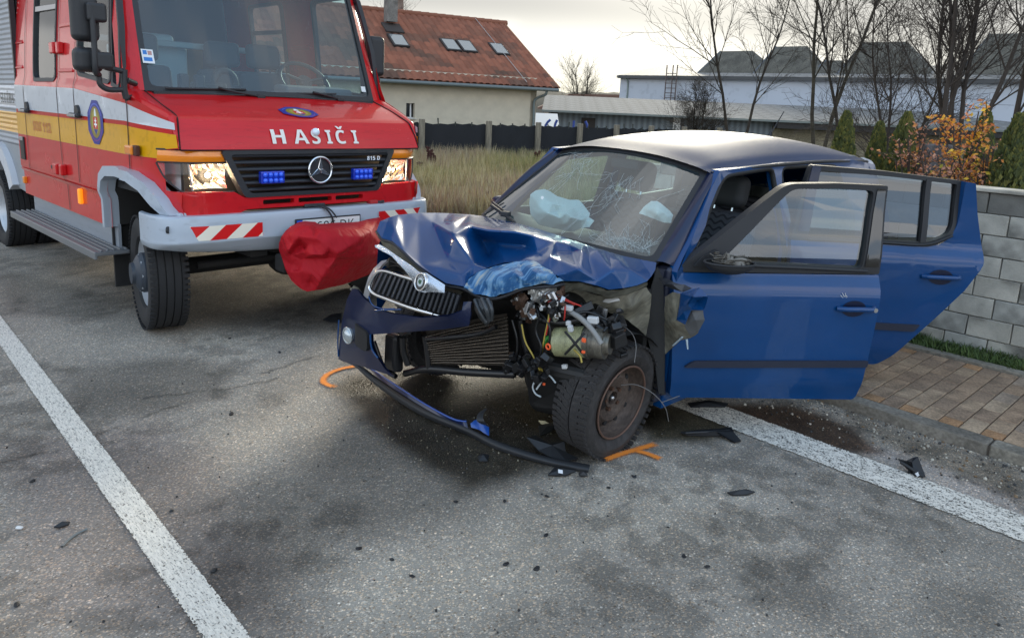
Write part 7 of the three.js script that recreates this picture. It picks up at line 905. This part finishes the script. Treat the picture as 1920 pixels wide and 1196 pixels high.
  for (const s of [1, -1]) {
    const w = wheel('wheel', car, s > 0 ? [0.635, 0.295, -0.02] : [-0.66, 0.285, 0.0], s > 0 ? 0.05 : 0, 0.283, 0.19, { r: 0.178, grooves: 3, lugs: 54, vee: true, rubber: dirty });
    if (s > 0) { w.rotation.z = -0.07; w.userData.label = 'flat front tyre on a rusty steel wheel'; for (const ch of w.children) { ch.geometry = ch.geometry.clone(); const p = ch.geometry.attributes.position; for (let i = 0; i < p.count; i++) { const y = p.getY(i), k = sm(-0.16, -0.288, y); p.setY(i, Math.max(y, -0.272 - 0.02 * (y + 0.272 < 0 ? 0.1 : 0))); p.setX(i, p.getX(i) * (1 + 0.16 * k)); } ch.geometry.computeVertexNormals(); ch.geometry = toCreasedNormals(ch.geometry, 0.6); } }
    const rg = [lathe([[0.180, 0.075], [0.186, 0.09], [0.178, 0.088], [0.172, 0.06], [0.160, 0.02], [0.150, 0.012], [0.135, 0.030], [0.110, 0.044], [0.085, 0.038], [0.060, 0.020], [0.050, 0.020], [0.047, 0.032], [0.034, 0.034], [0.033, 0.01], [0, 0.01]], 44).rotateZ(-PI / 2)];
    const rim = M('rim', toCreasedNormals(rg[0], 0.7), std(0.15, 0.115, 0.10, 0.6, 0.3, { map: stoneMap }), w); if (s < 0) rim.rotation.y = PI;
    const hole = [], bolt = []; for (let k = 0; k < 9; k++) { const a = k / 9 * 2 * PI; hole.push(put(new THREE.CylinderGeometry(0.013, 0.013, 0.012, 12), [0.037, Math.cos(a) * 0.122, Math.sin(a) * 0.122], [0, 0, PI / 2])); } for (let k = 0; k < 5; k++) { const a = k / 5 * 2 * PI + 0.3; bolt.push(put(new THREE.CylinderGeometry(0.010, 0.010, 0.016, 6), [0.032, Math.cos(a) * 0.055, Math.sin(a) * 0.055], [0, 0, PI / 2])); }
    M('vent_hole', hole, seal, rim); M('wheel_bolt', bolt, rust, rim); M('rim_lip', put(new THREE.TorusGeometry(0.18, 0.0055, 8, 48), [0.088, 0, 0], [0, PI / 2, 0]), std(0.16, 0.095, 0.07, 0.55, 0.4), rim); if (s > 0) M('hub_cap', put(new THREE.SphereGeometry(0.012, 10, 8), [0.03, 0, 0]), alloy, rim);
  }
  { const r = rng(17), g = []; for (let k = 0; k < 26; k++) { const s = 0.04 + r() * 0.09; g.push(put(crumple(box(s, s * (0.5 + r()), s, [0, 0, 0], undefined, 0.006), 0.014, 20, k), [0.30 + r() * 0.28, 0.22 + r() * 0.26, -0.1 + r() * 0.26], [r() * 3, r() * 3, r() * 3])); } g.push(rod([0.25, 0.25, 0.1], [0.6, 0.27, -0.02], 0.03, 0.022), rod([0.5, 0.28, -0.02], [0.52, 0.78, -0.08], 0.035, 0.03), tube([[0.3, 0.45, 0.2], [0.36, 0.3, 0.22], [0.45, 0.26, 0.14], [0.55, 0.3, 0.02]], 0.018)); M('suspension', g, std(0.016, 0.0155, 0.015, 0.5, 0.2), car); }
  M('underside', [box(1.3, 0.06, 2.7, [0, 0.20, -1.7]), rod([-0.6, 0.28, 0], [0.6, 0.28, 0], 0.03), box(0.8, 0.06, 0.2, [0, 0.27, -0.2])], underM, car);
}
// red fabric cover over the winch
{
  const c = truckFrame(thing('winch_cover', 'wrinkled red fabric cover tied over the winch on the silver bumper', 'cover'));
  const z = (x, y, d) => [500 + x * 0.1505, 380 + y * 0.1505, 0.74 + (d - 0.74) * 1.6];
  const out = [z(150, 580, 0.74), z(152, 500, 0.75), z(180, 420, 0.77), z(230, 350, 0.76), z(300, 290, 0.745), z(400, 238, 0.73), z(480, 228, 0.725), z(545, 236, 0.73), z(600, 238, 0.735), z(635, 262, 0.745), z(760, 254, 0.74), z(900, 248, 0.735), z(1030, 246, 0.73), z(1140, 236, 0.725), z(1250, 205, 0.715), z(1400, 180, 0.70), z(1500, 200, 0.69), z(1620, 320, 0.70), z(1650, 480, 0.72), z(1600, 640, 0.74), z(1500, 760, 0.76), z(1400, 830, 0.80), z(1250, 905, 0.83), z(1120, 960, 0.85), z(1000, 1000, 0.865), z(850, 1045, 0.88), z(700, 1078, 0.88), z(600, 1092, 0.875), z(500, 1108, 0.86), z(440, 1082, 0.85), z(360, 1020, 0.83), z(300, 960, 0.81), z(230, 830, 0.78), z(190, 690, 0.75)];
  const inn = [z(880, 632, 0.985), z(780, 570, 0.965), z(690, 500, 0.945), z(590, 440, 0.925), z(400, 425, 0.865), z(330, 500, 0.845), z(268, 592, 0.845), z(430, 520, 0.83), z(470, 560, 0.845), z(520, 520, 0.89), z(560, 530, 0.905), z(480, 610, 0.885), z(560, 650, 0.93), z(700, 655, 0.955), z(300, 650, 0.815), z(450, 690, 0.85), z(620, 690, 0.90), z(760, 690, 0.93), z(860, 690, 0.965), z(780, 800, 0.955), z(720, 900, 0.945), z(650, 1000, 0.925), z(480, 990, 0.855), z(420, 1010, 0.845), z(560, 985, 0.865), z(560, 880, 0.90), z(420, 850, 0.86), z(330, 780, 0.815), z(390, 830, 0.83), z(300, 860, 0.82), z(950, 600, 0.985), z(1080, 520, 0.985), z(1200, 420, 0.965), z(1290, 370, 0.93), z(1310, 310, 0.885), z(1230, 270, 0.86), z(1180, 245, 0.79), z(1380, 360, 0.84), z(1000, 690, 0.96), z(1130, 680, 0.965), z(1250, 660, 0.945), z(1400, 640, 0.90), z(1440, 560, 0.87), z(1060, 760, 0.935), z(1200, 780, 0.915), z(980, 880, 0.925), z(900, 780, 0.94), z(860, 960, 0.92), z(660, 330, 0.905), z(560, 290, 0.845), z(545, 320, 0.87), z(600, 300, 0.84), z(500, 300, 0.86), z(400, 320, 0.845), z(820, 330, 0.915), z(1000, 320, 0.91), z(1150, 330, 0.92), z(800, 430, 0.95), z(950, 430, 0.96), z(1100, 420, 0.965), z(880, 540, 0.97), z(280, 400, 0.825), z(220, 520, 0.80), z(230, 660, 0.79)];
  const g = folded(c, out, inn, { div: 7, dent: 0.004, freq: 9, thick: 0.004, crease: 0.9, round: 2, seed: 3 });
  const wrinkle = tex(512, 512, (u, v, i, j) => { const a = 1 - Math.abs(fbm(u * 5 + 3, v * 7, 3, 64) - 0.5) * 5, b = 1 - Math.abs(fbm(u * 11 + 9, v * 8 + 4, 3, 64) - 0.5) * 5; return 0.45 * Math.max(0, a) + 0.25 * Math.max(0, b) + 0.04 * hash2(i, j); }, false, 1.6, 1.6);
  M('winch_body', [rod([-0.22, 0.58, 0.76], [0.30, 0.58, 0.76], 0.11, 0.11, 18), box(0.75, 0.12, 0.12, [0.03, 0.50, 0.70], [0, 0, 0], 0.02)], underM, c);
  M('fabric', g, new THREE.MeshPhysicalMaterial({ color: rgb(0.42, 0.008, 0.016), roughness: 0.62, specularIntensity: 0.4, sheen: 0.15, sheenColor: rgb(0.6, 0.1, 0.1), bumpMap: wrinkle, bumpScale: 0.012 }), c);
  M('tie_cord', tube([[0.0, 0.865, 0.64], [0.05, 0.835, 0.70], [0.085, 0.78, 0.73]], 0.006, 12, 5), blackPl, c);
}
// ---------- wreckage lying on the road ----------
{
  const blk = std(0.016, 0.017, 0.019, 0.5, 0, { map: dustMap }), G = (x, y, h = 0) => { const p = ground(x, y, h); return [p.x, p.y, p.z]; };
  const z2 = (x, y) => [580 + x * 0.2917, 600 + y * 0.2917];
  const lo = [[195, 258], [290, 300], [430, 424], [700, 604], [1000, 734], [1200, 832], [1500, 924], [1790, 982]], up = [[205, 225], [300, 258], [450, 376], [725, 556], [1010, 688], [1210, 776], [1505, 872], [1805, 930]], hl = [0.13, 0.10, 0.03, 0.012, 0.008, 0.006, 0.006, 0.006], hu = [0.15, 0.125, 0.065, 0.05, 0.045, 0.04, 0.035, 0.03];
  const strip = thing('bumper_strip', 'long torn black and blue bumper lip curving over the road to the flat tyre', 'bumper strip');
  const A = lo.map((p, i) => G(...z2(...p), hl[i])), B = up.map((p, i) => G(...z2(...p), hu[i]));
  M('lip', [patch([A, A.map((p, i) => [lerp(p[0], B[i][0], 0.5) , lerp(p[1], B[i][1], 0.5) + 0.004, lerp(p[2], B[i][2], 0.5) + 0.012]), B, B.map((p) => [p[0] - 0.01, p[1] - 0.012, p[2] - 0.02])], 5, 3)], blk, strip);
  const up2 = [[300, 252], [400, 316], [560, 422], [760, 550], [950, 645], [1010, 652]], lo2 = [[305, 262], [450, 378], [600, 480], [800, 600], [960, 668], [1020, 695]], hb = [0.125, 0.075, 0.06, 0.05, 0.045, 0.045];
  const C = lo2.map((p, i) => G(...z2(...p), hb[i])), D = up2.map((p, i) => G(...z2(...p), hb[i] + 0.02));
  M('panel', [patch([C, D], 5, 2)], new THREE.MeshPhysicalMaterial({ color: rgb(0.004, 0.010, 0.05), roughness: 0.4, clearcoat: 0.6 }), strip);
  M('blue_edge', [tube(D, 0.0055, 40, 6)], new THREE.MeshPhysicalMaterial({ color: rgb(0.006, 0.06, 0.30), roughness: 0.35, clearcoat: 1 }), strip);
  const tab = (pts, hs, m, name) => M(name, [patch([pts.slice(0, pts.length / 2).map((p, i) => G(...z2(...p), hs[i])), pts.slice(pts.length / 2).map((p, i) => G(...z2(...p), hs[i + pts.length / 2]))], 4, 3)], m, strip);
  tab([[1035, 665], [1075, 640], [1110, 665], [1155, 690], [1040, 690], [1090, 705], [1120, 725], [1155, 745]], [0.06, 0.075, 0.07, 0.06, 0.045, 0.045, 0.04, 0.04], new THREE.MeshPhysicalMaterial({ color: rgb(0.006, 0.06, 0.30), roughness: 0.35, clearcoat: 1 }), 'torn_tab');
  tab([[1142, 570], [1118, 610], [1125, 650], [1160, 690], [1130, 570], [1085, 600], [1075, 645], [1110, 672]], [0.13, 0.11, 0.09, 0.06, 0.13, 0.11, 0.085, 0.065], blk, 'torn_tab');
  // a piece of broken plastic: an outline on the ground, raised and buckled
  const piece = (name, label, pts, hs, m = blk, thick = 0.006) => { const o = thing(name, label, 'debris'), c = ground(pts.reduce((s, p) => s + p[0], 0) / pts.length, pts.reduce((s, p) => s + p[1], 0) / pts.length); o.position.copy(c); const P = pts.map((p, i) => ground(p[0], p[1], hs[i] ?? 0.01).sub(c)); const mid = P.reduce((s, p) => s.add(p), new V3()).multiplyScalar(1 / P.length); mid.y += 0.012; const pos = []; for (let i = 0; i < P.length; i++) { const a = P[i], b = P[(i + 1) % P.length]; for (const q of [a, b, mid]) pos.push(q.x, q.y + thick, q.z); for (const q of [b, a, mid]) pos.push(q.x, q.y, q.z); for (const [q, t] of [[a, 0], [b, 0], [b, 1], [a, 0], [b, 1], [a, 1]]) pos.push(q.x, q.y + t * thick, q.z); } const g = new THREE.BufferGeometry(); g.setAttribute('position', new THREE.Float32BufferAttribute(pos, 3)); g.computeVertexNormals(); M('shell', g, m, o); return o; };
  const sp = piece('plastic_shard', 'spiky folded black plastic shard beside the bumper lip at the flat tyre', [[988, 822], [1004, 818], [1018, 836], [1040, 832], [1058, 830], [1061, 850], [1084, 861], [1062, 866], [1030, 858], [1010, 846]], [0.07, 0.06, 0.045, 0.05, 0.06, 0.02, 0.01, 0.01, 0.02, 0.03]);
  { const o = piece('plastic_plate', 'small black plate with a white sticker at the end of the bumper lip', [[1027, 892], [1040, 878], [1062, 881], [1080, 885], [1060, 893]], [0.006, 0.02, 0.02, 0.012, 0.006]); const p = ground(1051, 884, 0.028).sub(o.position); M('sticker', put(new THREE.PlaneGeometry(0.022, 0.018), [p.x, p.y, p.z], [-1.0, 0.3, 0]), std(0.72, 0.73, 0.74, 0.6), o); }
  piece('plastic_shard', 'small black chip just beyond the tip of the bumper lip', [[1085, 888], [1100, 889], [1102, 894], [1087, 893]], [0.01, 0.012, 0.006, 0.006]);
  { const o = piece('trim_bar', 'broken black trim bar across the start of the edge line', [[1277, 812], [1310, 808], [1345, 806], [1372, 802], [1376, 812], [1390, 828], [1378, 831], [1366, 818], [1330, 818], [1290, 817]], [0.01, 0.02, 0.025, 0.03, 0.03, 0.01, 0.006, 0.01, 0.006, 0.006]); M('rib', [rod(ground(1285, 812, 0.02).sub(o.position), ground(1368, 808, 0.03).sub(o.position), 0.008, 0.008, 6)], blk, o); }
  { const o = piece('plastic_bracket', 'black angular plastic bracket standing in the pale gutter by the kerb', [[1685, 862], [1700, 866], [1712, 860], [1722, 858], [1736, 895], [1715, 893], [1702, 880]], [0.05, 0.05, 0.05, 0.06, 0.01, 0.006, 0.006]); M('web', [rod(ground(1690, 866, 0.04).sub(o.position), ground(1733, 894, 0.015).sub(o.position), 0.009, 0.007, 6), rod(ground(1720, 860, 0.05).sub(o.position), ground(1705, 886, 0.01).sub(o.position), 0.007, 0.007, 6)], blk, o); const p = ground(1722, 889, 0.022).sub(o.position); M('chip', put(new THREE.PlaneGeometry(0.028, 0.016), [p.x, p.y, p.z], [-0.9, 0.3, 0.5]), std(0.55, 0.56, 0.57, 0.5), o); }
  piece('plastic_shard', 'flat leaf shaped black shard alone on the grey asphalt right of centre', [[1364, 925], [1385, 921], [1400, 919], [1416, 924], [1400, 929], [1375, 930]], [0.006, 0.01, 0.016, 0.008, 0.004, 0.004]);
  piece('trim_bar', 'flat black trim piece in the shade under the open front door', [[1290, 757], [1330, 752], [1366, 758], [1360, 764], [1320, 764], [1296, 765]], [0.012, 0.016, 0.012, 0.008, 0.006, 0.006]);
  piece('ribbed_cover', 'black ribbed cover piece behind the bumper corner under the red cover', [[605, 600], [622, 590], [640, 588], [640, 606], [618, 604]], [0.012, 0.03, 0.03, 0.012, 0.006]);
  piece('plastic_shard', 'dark shard by the chewed bumper lip near the oil stain', [[895, 858], [905, 852], [917, 855], [914, 866], [898, 866]], [0.012, 0.018, 0.012, 0.006, 0.006]);
  piece('foam_scrap', 'pale yellowish foam scrap on the oil stain beside the flat tyre', [[1010, 790], [1022, 795], [1032, 797], [1028, 799], [1014, 795]], [0.012, 0.014, 0.012, 0.006, 0.006], std(0.5, 0.45, 0.28, 0.9));
  piece('plastic_shard', 'thin black sheet on the oil stain touching the flat tyre', [[1010, 800], [1030, 794], [1046, 800], [1030, 812], [1012, 818]], [0.006, 0.012, 0.012, 0.006, 0.006], std(0.03, 0.03, 0.028, 0.5));
  { const o = thing('wire_piece', 'short grey cable lying left of the centre line in the foreground', 'cable'), c = ground(138, 1008); o.position.copy(c); M('cable', tube([[115, 1025], [128, 1012], [145, 1000], [162, 992]].map((p) => ground(p[0], p[1], 0.006).sub(c)), 0.0045, 24, 6), std(0.16, 0.18, 0.18, 0.5), o); }
  { const o = thing('paper_scrap', 'small white scrap left of the centre line', 'litter'), c = ground(36, 992); o.position.copy(c); M('paper', crumple(put(new THREE.SphereGeometry(0.014, 8, 6), [0, 0.006, 0], [0, 0, 0], [1, 0.4, 0.7]), 0.004, 60), std(0.7, 0.7, 0.68, 0.9), o); }
  piece('rubber_strip', 'thin black rubber strip beside the grey cable', [[100, 990], [112, 982], [130, 980], [128, 985], [110, 991]], [0.006, 0.008, 0.008, 0.004, 0.004]);
  // small shards that one could pick up, each its own
  const r = rng(99), g0 = [...Array(4)].map((_, k) => crumple(new THREE.IcosahedronGeometry(0.011, 1).scale(1.3, 0.42, 0.8), 0.006, 70, k * 5)); let src = null;
  const chips = [[946, 939, 1, 'black chip left of two others in front of the bumper lip tip'], [1025, 930, 1, 'black chip straight in front of the bumper lip tip'], [1190, 893, 1.3, 'black chip below the orange T mark'], [1142, 914, 0.9, 'small black chip between the bumper lip tip and T mark'], [949, 1057, 1.3, 'black chip left in a pair low in the middle foreground'], [1005, 1066, 1.3, 'black chip right in a pair low in the middle foreground'], [1024, 1003, 1.2, 'black chip alone above the pair in the middle foreground'], [1283, 1043, 1, 'black chip left in the pair right of the middle foreground'], [1327, 1062, 1.1, 'black chip right in the pair right of the middle foreground'], [772, 1080, 1, 'lowest black chip on the dark asphalt band in the foreground'], [735, 1048, 1, 'black chip on the dark asphalt band above the lowest chip'], [672, 1028, 1.2, 'black chip on the dark asphalt nearest the centre line side'], [855, 940, 1, 'black chip at the lower edge of the oil stain'], [432, 776, 1.5, 'black chip on the dusty asphalt between centre line and oil stain'], [430, 634, 1.4, 'black chip near the fire engine front wheel'], [524, 660, 1.3, 'black chip left of the curved orange mark'], [400, 1068, 1.6, 'black chip close to the centre line in the foreground'], [30, 1134, 1.2, 'black chip in the lower left corner of the road'], [320, 958, 1, 'black chip on the white centre line'], [59, 902, 1.2, 'black chip left of the centre line above the grey cable']];
  for (const [x, y, s, where] of chips) {
    let o; if (!src) { o = src = thing('plastic_chip', where, 'debris', 'small black plastic chips scattered over the road'); M('chip', g0[0], blk, o); } else { o = src.clone(); o.name = numbered('plastic_chip'); o.userData.label = where; scene.add(o); o.children[0].geometry = g0[Math.floor(r() * 4)]; }
    const p = ground(x, y, 0.005); o.position.copy(p); o.rotation.y = r() * 6.28; o.scale.setScalar(s * 0.75);
  }
  // grit, glass crumbs and leaves in the gutter
  const grit = (name, label, n, area, size, tones, m, seed) => { const im = new THREE.InstancedMesh(new THREE.IcosahedronGeometry(size, 0), m, n), q = rng(seed), c = new THREE.Color(); im.name = name; im.userData = { kind: 'stuff', label }; for (let i = 0; i < n; i++) { const p = area(q), s = 0.35 + Math.pow(q(), 2) * 1.3; im.setMatrixAt(i, M4.compose(p, Q4.setFromEuler(E.set(q() * 6, q() * 6, q() * 6)), new V3(s, s * 0.6, s))); const t = tones[Math.floor(q() * tones.length)]; im.setColorAt(i, c.setRGB(...t)); } im.castShadow = im.receiveShadow = true; scene.add(im); };
  const white = std(1, 1, 1, 0.7);
  grit('gutter_grit', 'grit and leaf crumbs lying along the kerb', 1500, (q) => road(4.09 - Math.pow(q(), 2) * 0.42, -3 + q() * 4.2, 0.003), 0.006, [[0.35, 0.32, 0.26], [0.12, 0.1, 0.08], [0.5, 0.46, 0.38], [0.2, 0.13, 0.07], [0.05, 0.05, 0.05]], white, 71);
  grit('glass_crumb', 'glass crumbs and dark grit scattered over the wet stain', 900, (q) => { const p = ground(900 + (q() + q() - 1) * 330, 800 + (q() + q() - 1) * 130, 0.003); return p; }, 0.0032, [[0.03, 0.03, 0.03], [0.16, 0.14, 0.09], [0.24, 0.22, 0.16], [0.1, 0.08, 0.05]], std(1, 1, 1, 0.35), 72);
  grit('road_grit', 'small loose stones and black crumbs on the road', 1400, (q) => road(-0.6 + q() * 4.4, -4.5 + q() * 4.6, 0.003), 0.0036, [[0.025, 0.025, 0.025], [0.3, 0.28, 0.25], [0.12, 0.11, 0.1]], white, 73);
  grit('door_grit', 'dark crumbs in the pale dry gutter', 160, (q) => road(3.62 + q() * 0.4, -1.9 + q() * 1.9, 0.003), 0.005, [[0.03, 0.03, 0.03], [0.07, 0.06, 0.05]], white, 74);
}
renderer.render(scene, camera);
